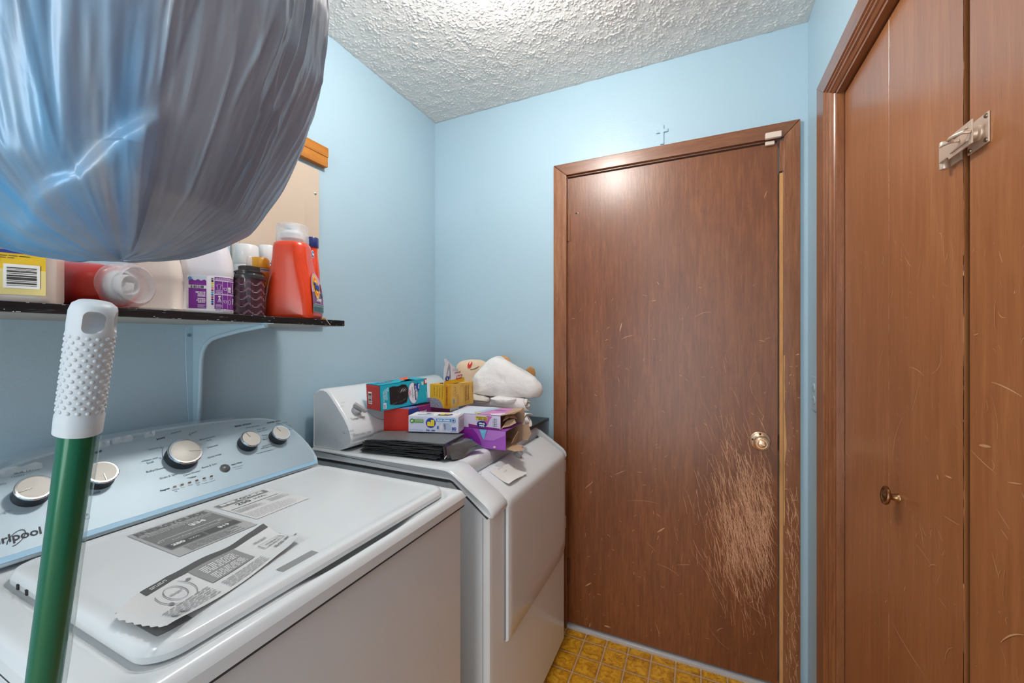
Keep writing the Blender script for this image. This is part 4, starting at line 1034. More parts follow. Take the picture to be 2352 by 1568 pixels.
q = MB(); tk = fpe + V3((0.006, 0, 0.005)) + V3((0, 1.42, 0)) + fW * 0.062
q.lathe([(0.036, 0.0), (0.035, 0.012), (0.030, 0.016), (0.018, 0.017), (0.016, 0.030), (0, 0.031)], tk - pr.N * 0.006, pr.N, 32); q.build('timer_knob', M_DRY, DC)

# ================================================================ SHELF AND WHAT STANDS ON IT
SHZ, SHX = 1.352, -0.958
sh = NT('black_shelf_laminate'); setp(sh.bsdf, '#16171a', 0.4)
v = sh.vec('World', (1, 0.25, 4)); f = sh.noise(v, 90, 4, 0.7); sh.link(sh.ramp(f, [(0.55, '#131316'), (0.66, '#2b2c30'), (0.74, '#77797c')]), sh.bsdf.inputs['Base Color'])
sh.bump(f, 0.2, 0.001)
SHELF = thing('wall_shelf', 'black-edged shelf board on a blue-painted bracket above the washer, holding laundry bottles', 'shelf', (XL, 0.2, 1.344))
q = MB(); q.box(XL + 0.0004, SHX, -0.62, 0.887, 1.3355, SHZ); q.build('board', sh.m, SHELF, bevel=0.0008, seg=1)
q = MB(); q.box(XL + 0.0006, SHX - 0.002, -0.615, 0.882, 1.3347, 1.3357); q.build('underside', M('#a9aaa4', 0.6, name='bare_underside'), SHELF, smooth=0)
r = random.Random(9); q = Pr((SHX, 0, 1.3355), (0, 1, 0), (0, 0, 1), 0.0003)
for k in range(46):
    y = r.uniform(0.2, 0.88); z = r.choice([0.0007, 0.0155, r.uniform(0.002, 0.014)]); L = r.uniform(0.001, 0.007)
    q.rect(y, z - 0.0004, y + L, z + 0.0005, r.choice(['#b9bbbd', '#84868a', '#d9dadb']))
q.line([(0.822, 0.015), (0.831, 0.006), (0.835, 0.002)], 0.0016, '#c9c9c9')
tag(q.build('chips', SHELF), label='pale chips along the black front edge', kind='stuff')
# bracket of pressed steel, painted with the wall
by = 0.6455
q = MB()
q.prism([(XL + 0.0003, by - 0.016, 1.335), (XL + 0.0003, by - 0.021, 1.325), (XL + 0.0003, by - 0.021, 1.25), (XL + 0.0003, by - 0.012, 1.02), (XL + 0.0003, by + 0.009, 1.02), (XL + 0.0003, by + 0.012, 1.20), (XL + 0.0003, by + 0.014, 1.335)], (0.0022, 0, 0)); 
q.box(XL + 0.0003, SHX + 0.012, by - 0.012, by + 0.012, 1.3328, 1.3347)
BR = q.build('bracket', MW, SHELF, bevel=0.0006, seg=1)
q = MB(); web = [(XL + 0.002, 1.02), (XL + 0.002, 1.333), (SHX + 0.004, 1.333), (SHX + 0.001, 1.3285)]
arc = [(-0.985, 1.3265), (-1.06, 1.318), (-1.14, 1.3055), (-1.180, 1.297), (-1.207, 1.282), (-1.222, 1.262), (-1.228, 1.238), (-1.233, 1.15), (-1.244, 1.02)]
q.prism([(x, by - 0.0035, zz) for x, zz in web + arc], (0, 0.007, 0)); q.build('rib', MW, BR, bevel=0.0015, seg=2)
q = MB(); q.tube([(x, by, zz) for x, zz in [(SHX + 0.001, 1.3295)] + arc], 0.0058, 10); q.build('rolled_edge', MW, BR, smooth=70)
q = MB(); q.lathe([(0.0048, 0.0022), (0.0044, 0.0042), (0.0015, 0.0046), (0.001, 0.003), (0, 0.003)], (XL, by - 0.0125, 1.307), (1, 0, 0), 16); q.build('screw', M('#8fa3ab', 0.3, 0.6, name='painted_screw'), BR)

def plast(col, rough=0.28, **kw): return M(col, rough, coat=0.35, coat_r=0.12, name='bottle_plastic', vary=0.03, **kw)
M_CLEAR = NT('clear_cap'); setp(M_CLEAR.bsdf, '#f4f6f8', 0.18, trans=0.45, ior=1.2, spec=0.5); M_CLEAR.bsdf.inputs['Alpha'].default_value = 0.5; M_CLEAR = M_CLEAR.m
M_WCAP = plast('#e4e6e8', 0.35)
M_RED = plast('#de431d', 0.28); M_RED2 = plast('#c02418', 0.3)

class Fr:                                                # upright frame with a heading
    def __init__(s, o, ang): s.o = V3(o); s.A = V3((math.cos(ang), math.sin(ang), 0)); s.B = V3((-math.sin(ang), math.cos(ang), 0)); s.Z = V3((0, 0, 1))
    k = kx = 1.0
    def p(s, a, b, z): return s.o + ((s.A * a + s.B * b) * s.kx + s.Z * z) * s.k
def loft_rr(fr, secs, n=6):                              # secs: (z, centre a, width a, width b, radius)
    return [[fr.p(ca + x, y, z) for x, y in rrect(wa, wb, rd, n)] for z, ca, wa, wb, rd in secs]

# --- red detergent bottle at the right end, clear dosing cap
def red_bottle(fr, label, cap_clear=True):
    T = thing('detergent_bottle', label, 'bottle', fr.o)
    q = MB()
    secs = [(0.0, 0, .096, .120, .022), (0.004, 0, .106, .130, .024), (0.012, 0, .110, .136, .026), (0.06, 0, .109, .134, .028), (0.095, -0.001, .107, .124, .03), (0.125, -0.004, .100, .112, .03), (0.150, -0.008, .092, .103, .03), (0.175, -0.011, .087, .096, .03), (0.205, -0.012, .084, .092, .03), (0.216, -0.012, .081, .089, .032), (0.2185, -0.012, .076, .083, .032)]
    q.loft(loft_rr(fr, secs, 8)); B = q.build('bottle_body', M_RED, T, smooth=50)
    q = MB(); q.tube([fr.p(0.018, 0, 0.205), fr.p(0.032, 0, 0.196), fr.p(0.044, 0, 0.172), fr.p(0.050, 0, 0.140), fr.p(0.050, 0, 0.11)], [.010, .011, .011, .011, .012], 14)
    q.build('handle', M_RED, T, smooth=70)
    q = MB(); q.loft(loft_rr(fr, [(z, -0.012, .076 * k, .082 * k, .034) for z, k in ((0.214, 1.0), (0.226, 1.02), (0.264, 0.985), (0.271, 0.94), (0.2735, 0.8))], 8))
    q.build('dosing_cap', M_CLEAR, T, smooth=50)
    q = MB(); q.lathe([(0.029, 0.2185), (0.029, 0.232), (0.026, 0.234), (0.024, 0.240), (0.020, 0.242), (0.018, 0.254), (0.010, 0.257), (0, 0.257)], fr.p(-0.012, 0, 0), (0, 0, 1), 28); S_ = q.build('spout', M_WCAP, T, smooth=45)
    q = MB(); q.lathe([(0.008, 0), (0.0075, 0.002), (0, 0.003)], fr.p(-0.031, 0.000, 0.250), -fr.A, 20); q.build('spout_plug', plast('#5e9a98'), S_, smooth=50)
    return T, B
fr = Fr((-1.025, 0.772, SHZ), math.radians(120)); fr.k = 0.95
T, B = red_bottle(fr, 'upright red-orange detergent bottle with a clear cap at the right end of the shelf')
# label on the side that faces the room (B direction is -B)
pr = Pr(fr.p(0, -0.0600, 0), fr.A, (0, 0, 1), 0.0006)
def side_at(z): return -(0.0682 if z < 0.06 else 0.0682 - (z - 0.06) * 0.165)
pr.bend = lambda a, b, h, fr=fr: fr.p(a * 0.62, side_at(b) - h - 0.0004, b)
def arcpoly(cx, cz, rx, rz, t0, t1, n=18): return [(cx + rx * math.cos(math.radians(t0 + (t1 - t0) * k / n)), cz + rz * math.sin(math.radians(t0 + (t1 - t0) * k / n))) for k in range(n + 1)]
for b0, b1, c in ((0.020, 0.042, '#6f8f92'), (0.042, 0.078, '#7d5a80')): pr.rect(-0.066, b0, 0.062, b1, c, n=6)
pr.poly([(-0.066, 0.078), (0.062, 0.078)] + arcpoly(-0.002, 0.078, 0.064, 0.058, 0, 180)[1:-1], '#c99bb8')
for rx, c, zz in ((0.034, '#f0c42c', 1), (0.027, '#ef7a1d', 2), (0.019, '#f6d23a', 3)): pr.disc(-0.012, 0.095, rx, c, zz, rx * 1.0)
pr.text('Tide', -0.012, 0.086, 0.020, '#1f3c8c', align='C', w=0.056, z=5, bold=.07); pr.text('Downy', -0.002, 0.052, 0.013, '#f3eef4', align='C', w=0.06, z=3, bold=.03); pr.rect(-0.05, 0.0435, 0.05, 0.0445, '#e8e4ea', 2); pr.greek(-0.056, 0.024, 0.052, 0.038, 3, '#3f5f64', 2)
pr.disc(0.044, 0.092, 0.010, '#7d2f35', 2, 0.016); pr.rect(0.036, 0.070, 0.054, 0.079, '#4d8ea0', 3)
pr.build('label', T)
pr = Pr(fr.p(-0.02, -0.0485, 0), fr.A, (0, 0, 1), 0.0006); pr.bend = lambda a, b, h, fr=fr: fr.p(a + 0.012, -0.0462 - h - 0.0006, b)
pr.disc(0, 0.195, 0.011, '#f2f2f2', 0); pr.disc(0, 0.195, 0.009, '#2b5fa8', 1); pr.text('he', 0, 0.191, 0.009, '#f4f4f4', align='C', z=2, bold=.05); pr.build('badge', T)

# --- second red bottle, blue screw cap, tucked behind it
fr = Fr((-1.086, 0.871, SHZ), math.radians(40)); fr.k = 1.20; fr.kx = 0.86
T = thing('detergent_bottle', 'red bottle with a dark blue screw cap half hidden behind the red-orange detergent bottle', 'bottle', fr.o)
q = MB(); q.loft(loft_rr(fr, [(0, 0, .046, .04, .014), (0.006, 0, .052, .046, .016), (0.09, 0, .052, .046, .016), (0.13, 0.002, .048, .044, .016), (0.155, 0.004, .038, .036, .016), (0.172, 0.005, .031, .031, .0152), (0.190, 0.005, .031, .031, .0152)], 6)); q.build('bottle_body', M_RED, T, smooth=50)
q = MB(); q.lathe([(0.0185, 0.226), (0.0192, 0.228), (0.0192, 0.254), (0.018, 0.2565), (0, 0.2565)], fr.p(0.005, 0, 0), (0, 0, 1), 30); q.build('screw_cap', plast('#22306e'), T, smooth=40)

# --- aerosols and canister between jug and detergent
def can(name, label, cat, x, y, R, prof, mat_body, capn, capprof, mat_cap, extra=None):
    T = thing(name, label, cat, (x, y, SHZ))
    q = MB(); q.lathe([(R * 0.94, 0.0), (R, 0.003)] + prof, (x, y, SHZ), (0, 0, 1), 36); B = q.build('can_body', mat_body, T, smooth=40)
    q = MB(); q.lathe(capprof, (x, y, SHZ), (0, 0, 1), 36); K = q.build(capn, mat_cap, T, smooth=40)
    return T, B, K
M_TIN = M('#c9ccd0', 0.25, 0.8, name='can_metal', vary=0.03)
# tall white cap with blue ring
T, B, K = can('spray_can', 'tall white-capped spray can with a thin blue ring, behind the yellow-capped can', 'spray can', -1.200, 0.8127, 0.029, [(0.029, 0.165), (0.0265, 0.172)], M('#e3e6ea', 0.3, coat=0.3), 'cap', [(0.0255, 0.170), (0.0265, 0.172), (0.0250, 0.226), (0.0235, 0.2295), (0, 0.230)], M_WCAP)
q = MB(); q.lathe([(0.0272, 0.1715), (0.0272, 0.1755), (0.0262, 0.1757)], (-1.20, 0.8127, SHZ), (0, 0, 1), 36); q.build('blue_ring', plast('#2f6db4'), T)
T, B, K = can('spray_can', 'white-capped can standing behind the dark patterned canister', 'spray can', -1.190, 0.743, 0.036, [(0.036, 0.150), (0.032, 0.158)], M('#d8dbe0', 0.3, coat=0.3), 'cap', [(0.0325, 0.156), (0.0335, 0.159), (0.0305, 0.212), (0.0285, 0.2155), (0, 0.2165)], M_WCAP)
# yellow capped can
ax_, ay_ = -1.106, 0.727
T, B, K = can('spray_can', 'can with an amber spray cap and blue-purple body beside the red-orange bottle', 'spray can', ax_, ay_, 0.0265, [(0.0265, 0.085)], M('#5c6aa6', 0.3, coat=0.4, name='can_print'), 'spray_cap', [(0.0262, 0.1385), (0.0275, 0.140), (0.0275, 0.1455), (0.0255, 0.150), (0.0240, 0.163), (0.0200, 0.169), (0, 0.1705)], plast('#e8a51a', 0.35))
q = MB(); q.lathe([(0.0266, 0.085), (0.0266, 0.127), (0.0255, 0.129)], (ax_, ay_, SHZ), (0, 0, 1), 36); q.build('orange_band', M('#dd8a1c', 0.35, coat=0.4, name='can_print_orange'), T)
q = MB(); q.lathe([(0.0255, 0.128), (0.0264, 0.130), (0.0262, 0.1385), (0.024, 0.1395)], (ax_, ay_, SHZ), (0, 0, 1), 36); q.build('white_band', M('#e8e8ea', 0.35), T)
def cyl_pr(x, y, R, z0, head):
    p = Pr((x, y, z0), (0, 1, 0), (0, 0, 1), 0.0004)
    def bend(a, b, h):
        t = head + a / R
        return V3((x + (R + h) * math.cos(t), y + (R + h) * math.sin(t), z0 + b))
    p.bend = bend; return p
pr = cyl_pr(ax_, ay_, 0.0266, SHZ, math.radians(-32))
pr.text('MADE FOR FREEDOM', 0, 0.1325, 0.0035, '#3b4b92', w=0.050, align='C', bold=.04); pr.text('SHOE', 0.002, 0.112, 0.008, '#5a2e0c', w=0.020, align='C', bold=.04); pr.text('FRESH', 0.002, 0.100, 0.008, '#5a2e0c', w=0.020, align='C', bold=.04)
pr.greek(-0.022, 0.006, -0.002, 0.080, 18, '#c6cbe4', 1, .4, 3); pr.greek(0.002, 0.006, 0.022, 0.080, 18, '#c6cbe4', 1, .4, 4); pr.greek(-0.022, 0.084, 0.022, 0.096, 3, '#7a4a12', 1, .4, 5)
pr.build('can_print', T)
# dark patterned canister with pump top
ax_, ay_ = -1.050, 0.6630; R = 0.0345
cn_ = NT('smoked_plum_plastic'); setp(cn_.bsdf, '#3c2530', 0.12, coat=0.7, spec=0.7)
fv = cn_.noise(cn_.vec('Object', (1, 1, 0.3)), 55, 3); cn_.link(cn_.mix(fv, '#2a1a22', '#6b4856'), cn_.bsdf.inputs['Base Color'])
T = thing('pump_canister', 'dark plum patterned canister with a black collar and pale pump beside the white jug', 'canister', (ax_, ay_, SHZ))
q = MB(); q.lathe([(R * 0.96, 0.0), (R, 0.003), (R, 0.098), (R * 1.02, 0.099)], (ax_, ay_, SHZ), (0, 0, 1), 44); q.build('canister_body', cn_.m, T, smooth=40)
q = MB(); q.lathe([(R * 1.10, 0.096), (R * 1.12, 0.098), (R * 1.12, 0.104), (R * 1.02, 0.106), (R * 0.90, 0.109), (R * 0.90, 0.113), (R * 0.94, 0.1135), (R * 0.94, 0.1165), (R * 0.84, 0.118)], (ax_, ay_, SHZ), (0, 0, 1), 44); q.build('collar', M('#34363a', 0.3, coat=0.5, name='smoke_collar'), T, smooth=30)
q = MB(); q.lathe([(R * 0.66, 0.117), (R * 0.70, 0.118), (R * 0.70, 0.1285), (R * 0.62, 0.130), (0, 0.130)], (ax_, ay_, SHZ), (0, 0, 1), 36); C = q.build('pump_cap', M('#2b2623', 0.5, grain=0.3, gscale=300, name='ribbed_black'), T, smooth=40)
q = MB(); q.lathe([(0.0062, 0.128), (0.0068, 0.130), (0.0062, 0.152), (0.0045, 0.156), (0, 0.157)], (ax_ + 0.003, ay_ - 0.002, SHZ), (0, 0, 1), 20); q.build('pump_tip', plast('#cfc5bf'), C, smooth=50)
pr = cyl_pr(ax_, ay_, R, SHZ, math.radians(-35))
for row in range(5):                                     # chevrons of dots and dashes
    for col in (-1, 0, 1):
        a0 = col * 0.030; b0 = 0.006 + row * 0.0185
        for k in range(7):
            for s_ in (-1, 1): pr.disc(a0 + s_ * k * 0.0016, b0 + 0.010 - k * 0.0014, 0.00042, '#d9c6cf', 1, n=6)
        if row % 1 == 0:
            for s_ in (-1, 1): pr.line([(a0 + s_ * 0.0125, b0), (a0 + s_ * 0.015, b0 - 0.0004), (a0 + s_ * 0.0185, b0 + 0.0006)], 0.0007, '#e6d8df', 1)
            for d in (0.004, 0.0075): pr.line([(a0 - 0.011, b0 + d - 0.005), (a0, b0 + d + 0.004), (a0 + 0.011, b0 + d - 0.005)], 0.0018, '#7d5766', 0)
tag(pr.build('chevron_print', T), kind='stuff')

# --- white jug with purple labels
fr = Fr((-1.088, 0.585, SHZ), math.radians(146))         # A points away from the viewer-ish, label face is -A / -B
jug_secs = [(0.0, 0, .118, .132, .030), (0.005, 0, .128, .142, .032), (0.014, 0, .132, .146, .034), (0.016, 0, .129, .143, .034), (0.100, 0, .129, .143, .034), (0.106, 0, .133, .147, .036), (0.120, 0, .132, .145, .038), (0.150, -0.002, .126, .136, .04), (0.178, -0.005, .112, .118, .04), (0.205, -0.010, .086, .088, .034), (0.228, -0.014, .052, .052, .024), (0.242, -0.015, .046, .046, .022), (0.256, -0.015, .046, .046, .022)]
M_JUGW = plast('#e9e7ee', 0.32)
def jug(fr, label, name, mat, k=1.0, cap='#f0f0f2'):
    T = thing(name, label, 'jug', fr.o)
    q = MB(); q.loft([[fr.p((ca + x) * k, y * k, z * k) for x, y in rrect(wa, wb, rd, 8)] for z, ca, wa, wb, rd in jug_secs]); B = q.build('jug_body', mat, T, smooth=45)
    q = MB(); q.tube([fr.p(-0.010 * k, 0.022 * k, 0.236 * k), fr.p(-0.004 * k, 0.046 * k, 0.232 * k), fr.p(0.0, 0.062 * k, 0.212 * k), fr.p(0.002 * k, 0.066 * k, 0.180 * k), fr.p(0.002 * k, 0.064 * k, 0.145 * k), fr.p(0.0, 0.058 * k, 0.125 * k)], [.011 * k, .0125 * k, .013 * k, .013 * k, .014 * k, .016 * k], 14); q.build('handle', mat, T, smooth=70)
    q = MB(); q.lathe([(0.0235 * k, 0.250 * k), (0.0265 * k, 0.252 * k), (0.0265 * k, 0.275 * k), (0.025 * k, 0.277 * k), (0, 0.277 * k)], fr.p(-0.015 * k, 0, 0), (0, 0, 1), 30); q.build('screw_cap', plast(cap), T, smooth=40)
    return T, B
fr.k, fr.kx = 0.93, 0.80
T, B = jug(fr, 'white plastic jug with purple laundry labels, left of the dark patterned canister', 'bleach_jug', M_JUGW)
# labels wrap the corner that faces the viewer: unrolled perimeter coordinate
per = rrect(0.1296, 0.1436, .034, 10); per = per + per[:1]
cum = [0.0]
for (x0, y0), (x1, y1) in zip(per[:-1], per[1:]): cum.append(cum[-1] + math.hypot(x1 - x0, y1 - y0))
def onper(t):
    t %= cum[-1]
    for i in range(len(cum) - 1):
        if t <= cum[i + 1]:
            k = (t - cum[i]) / max(1e-9, cum[i + 1] - cum[i]); (x0, y0), (x1, y1) = per[i], per[i + 1]
            d = V3((y1 - y0, -(x1 - x0), 0)).normalized(); return x0 + (x1 - x0) * k, y0 + (y1 - y0) * k, d
    return per[0][0], per[0][1], V3((1, 0, 0))
def jug_pr(fr, t0):
    p = Pr(fr.o, (0, 1, 0), (0, 0, 1), 0.0005)
    def bend(a, b, h):
        x, y, d = onper(t0 + a * 1.22); return fr.p(x + d.x * h, y + d.y * h, b)
    p.bend = bend; return p
best, t0j = 1e9, 0                                       # find the perimeter spot nearest the viewer's side
for i in range(200):
    t = cum[-1] * i / 200; x, y, d = onper(t); w = fr.p(x, y, 0.05); s_ = abs((1176 + F_PX * (CY * w.x + SY * w.y) / (-SY * w.x + CY * w.y)) - 480) + (2000 if (fr.A * d.x + fr.B * d.y).dot(EYEV - w) < 0 else 0)
    if s_ < best: best, t0j = s_, t
pr = jug_pr(fr, t0j)
PUR = '#7c2a93'
def lab(a0, a1, b0, b1, c, z=0): pr.rect(a0, b0, a1, b1, c, z, n=10)
lab(-0.044, -0.002, 0.014, 0.098, '#f1eef3'); lab(-0.041, -0.005, 0.0165, 0.084, PUR, 1); lab(-0.041, -0.005, 0.083, 0.097, '#c5d3de', 1)
for i in range(10): pr.poly([(-0.041 + 0.0036 * i, 0.083), (-0.041 + 0.0036 * (i + 1), 0.083), (-0.041 + 0.0036 * (i + 1), 0.085 + 0.004 * math.sin((i + 1) * 0.9) ** 2), (-0.041 + 0.0036 * i, 0.085 + 0.004 * math.sin(i * 0.9) ** 2)], PUR, 2)
pr.disc(-0.0385, 0.090, 0.004, '#4f93c9', 2)
lab(-0.041, -0.005, 0.066, 0.074, '#efeaf0', 2); pr.bars(-0.038, 0.0668, -0.008, 0.0732, '#4f4a50', 20, 3)
for i, t in enumerate(('KEEP OUT OF', 'REACH OF', 'CHILDREN')): pr.text(t, -0.007, 0.055 - 0.0045 * i, 0.0032, '#f3e9f6', w=(0.020, 0.0155, 0.0165)[i], align='R', z=3, bold=.06)
for i, t in enumerate(('WARNING:', 'EYE & SKIN', 'IRRITANT')): pr.text(t, -0.007, 0.039 - 0.0043 * i, 0.0031, '#f3e9f6', w=(0.0165, 0.018, 0.015)[i], align='R', z=3, bold=.05)
pr.greek(-0.023, 0.0185, -0.007, 0.0275, 4, '#e6d4ea', 3, .4, 6)
lab(-0.002, 0.072, 0.012, 0.100, '#f4f2f6', 0)
for i, c in enumerate(('#6d6d70', '#202022', '#e6d32c', '#e8d94a', '#d98aa6', '#c22a4a', '#4fb0c8', '#2a8fd0', '#d02440', '#1c2f86', '#2468b8', '#6b2a80')): pr.disc(0.0075, 0.092 - 0.0058 * i, 0.0027, c, 1, 0.0025, n=14)
lab(0.012, 0.066, 0.016, 0.097, PUR, 1); lab(0.013, 0.065, 0.087, 0.089, '#f0e8f2', 2); pr.greek(0.014, 0.0905, 0.060, 0.096, 2, '#eadcf0', 2, .5, 8); lab(0.0125, 0.0655, 0.052, 0.0535, '#f0e8f2', 2); pr.greek(0.013, 0.0545, 0.064, 0.0565, 1, '#d8c2de', 2, .5)
for a in (0.0285, 0.0395, 0.0495): pr.rect(a, 0.017, a + 0.0006, 0.087, '#f0e8f2', 2)
sh_ = [(0.0160, 0.076), (0.0195, 0.0795), (0.0225, 0.0785), (0.0255, 0.0795), (0.0275, 0.076), (0.0255, 0.0740), (0.0245, 0.0752), (0.0245, 0.0665), (0.0185, 0.0665), (0.0185, 0.0752), (0.0175, 0.074)]
pr.line(sh_ + sh_[:1], 0.0006, '#f2ecf4', 3); pr.greek(0.0145, 0.0555, 0.0278, 0.0645, 4, '#ead9ef', 3, .45, 9)
for b_ in (0.064, 0.032): pr.line([(0.031, b_ + 0.006), (0.0325, b_), (0.0365, b_), (0.038, b_ + 0.006), (0.031, b_ + 0.006)], 0.0008, '#f2ecf4', 3)
pr.rect(0.041, 0.060, 0.048, 0.073, '#f2ecf4', 3); pr.ring(0.0445, 0.0655, 0.0026, 0.0008, PUR, 4); pr.ring(0.0445, 0.0345, 0.003, 0.0008, '#f2ecf4', 3, ry=0.0065)
for i in range(5): pr.line([(0.0225, 0.046), (0.0185 + 0.002 * i, 0.033)], 0.0006, '#f2ecf4', 3)
pr.disc(0.0225, 0.0475, 0.003, '#f2ecf4', 3, 0.002); pr.greek(0.0145, 0.018, 0.0278, 0.030, 4, '#ead9ef', 3, .45, 12)
pr.text('Laundry', 0.0535, 0.083, 0.0055, '#f2ecf4', rot=-math.pi / 2, w=0.026, z=3, bold=.03); pr.text('Mist', 0.0535, 0.045, 0.0055, '#f2ecf4', rot=-math.pi / 2, w=0.016, z=3, bold=.03)
pr.greek(0.014, 0.0125, 0.064, 0.0155, 2, '#8a6a94', 2)
pr.build('label', T)
# thin green patterned tin behind it
q = MB(); q.lathe([(0.026, 0), (0.027, 0.002), (0.027, 0.205), (0.025, 0.208), (0, 0.208)], (-1.225, 0.655, SHZ), (0, 0, 1), 30)
gm = NT('green_leaf_print'); setp(gm.bsdf, '#8fb097', 0.5); f = gm.noise(gm.vec(), 160, 2, .7); gm.link(gm.ramp(f, [(0.46, '#dfe8df'), (0.52, '#5d7f63'), (0.6, '#27402e')], 'CONSTANT'), gm.bsdf.inputs['Base Color'])
tag(q.build('patterned_tin', gm.m, smooth=40), 'pale tin with a dark green leaf pattern, behind the white purple-labelled jug', 'tin')
# --- cream jug
fr = Fr((-1.092, 0.488, SHZ), math.radians(150)); fr.kx = 0.84
T, B = jug(fr, 'plain cream-white jug between the lying red bottle and the white purple-labelled jug', 'detergent_jug', plast('#e9ddd2', 0.34), 0.72, '#ece6e0')

# --- red bottle lying on its side, clear cap towards the viewer
tip = V3((-0.992, 0.412, SHZ + 0.0475)); axv = V3((0.925, 0.380, 0.0)).normalized(); sdv = V3((-axv.y, axv.x, 0)); up = V3((0, 0, 1))
T = thing('lying_detergent_bottle', 'red detergent bottle lying on its side, round clear cap towards the room', 'bottle', (-1.12, 0.35, SHZ))
q = MB(); rings = []
for h_, wa, wb, rd in ((-0.262, .060, .060, .02), (-0.258, .088, .080, .028), (-0.23, .100, .092, .034), (-0.14, .100, .094, .036), (-0.085, .092, .090, .040), (-0.055, .084, .086, .040), (-0.048, .078, .080, .038)):
    rings.append([tip + axv * (h_ + 0.006) + sdv * x + up * (y + (wb - 0.095) / 2) for x, y in rrect(wa, wb, rd, 7)])
q.loft(rings); q.build('bottle_body', M_RED2, T, smooth=50)
q = MB(); q.lathe([(0.0405, -0.046), (0.0425, -0.042), (0.0425, -0.010), (0.039, -0.002), (0.035, 0.0), (0.0335, -0.003), (0.0325, -0.010)], tip, axv, 40); q.build('dosing_cap', M_CLEAR, T, smooth=50)
q = MB(); q.lathe([(0.029, -0.045), (0.029, -0.030), (0.025, -0.029), (0.025, -0.034), (0.0215, -0.034), (0.0205, -0.018), (0.018, -0.016), (0.0165, -0.018), (0.0165, -0.032), (0, -0.032)], tip, axv, 32); S_ = q.build('spout', M_WCAP, T, smooth=40)
q = MB(); q.obox(tip - axv * 0.031 - sdv * 0.010 - up * 0.012, sdv * 0.018, up * 0.017, axv * 0.015); q.build('spout_tongue', M_WCAP, S_, bevel=0.003)
# --- yellow-labelled jug at the left
fr = Fr((-1.034, 0.252, SHZ), math.radians(154))
T = thing('cleaner_jug', 'pale jug with a yellow blue-striped instruction label at the left of the shelf', 'jug', fr.o)
q = MB(); q.loft(loft_rr(fr, [(0, 0, .088, .128, .02), (0.004, 0, .094, .128, .022), (0.010, 0, .096, .130, .022), (0.125, 0, .096, .130, .022), (0.150, 0, .090, .126, .03), (0.180, 0, .070, .092, .03), (0.205, 0, .046, .050, .02), (0.225, 0, .042, .042, .02)], 8)); q.build('jug_body', plast('#e3d3c6', 0.3), T, smooth=50)
q = MB(); q.lathe([(0.022, 0.222), (0.0235, 0.223), (0.0235, 0.246), (0.022, 0.248), (0, 0.248)], fr.p(0, 0, 0), (0, 0, 1), 28); q.build('screw_cap', plast('#1f3a94'), T, smooth=40)
pr = Pr(fr.p(-0.048, 0, 0), -fr.B, (0, 0, 1), 0.0005)
YL, YD, BL = '#eec11e', '#efd98a', '#1d2f8f'
pr.rect(-0.058, 0.012, 0.056, 0.140, YL); pr.rect(-0.058, 0.012, 0.056, 0.052, YD, 1)
for b0, a1 in ((0.1065, 0.050), (0.077, 0.050), (0.0625, 0.008), (0.0415, 0.008)):
    pr.rect(-0.056, b0, a1, b0 + 0.0052, BL, 2); pr.greek(-0.054, b0 + 0.0014, -0.010, b0 + 0.004, 1, '#dfe0f0', 3, .9, int(b0 * 1000))
for b0, b1, n, a1 in ((0.1125, 0.136, 4, 0.048), (0.084, 0.105, 5, 0.046), (0.069, 0.0755, 2, 0.044), (0.048, 0.061, 3, 0.006), (0.017, 0.040, 5, 0.006)): pr.greek(-0.055, b0, a1, b1, n, '#3b3414', 2, .32, int(b0 * 999))
pr.rect(0.012, 0.022, 0.050, 0.060, '#f4efe6', 3); pr.bars(0.0155, 0.026, 0.0465, 0.0565, '#2a211c', 16, 4, True)
pr.build('label', T)

# ================================================================ THINGS HEAPED ON THE DRYER
def obx(o, e1, e2, L, W, H): return V3(o), V3((e1[0], e1[1], e1[2] if len(e1) > 2 else 0)).normalized() * L, V3((e2[0], e2[1], 0)).normalized() * W, H
M_CARD = M('#b99b80', 0.85, grain=0.2, gscale=200, name='raw_cardboard')
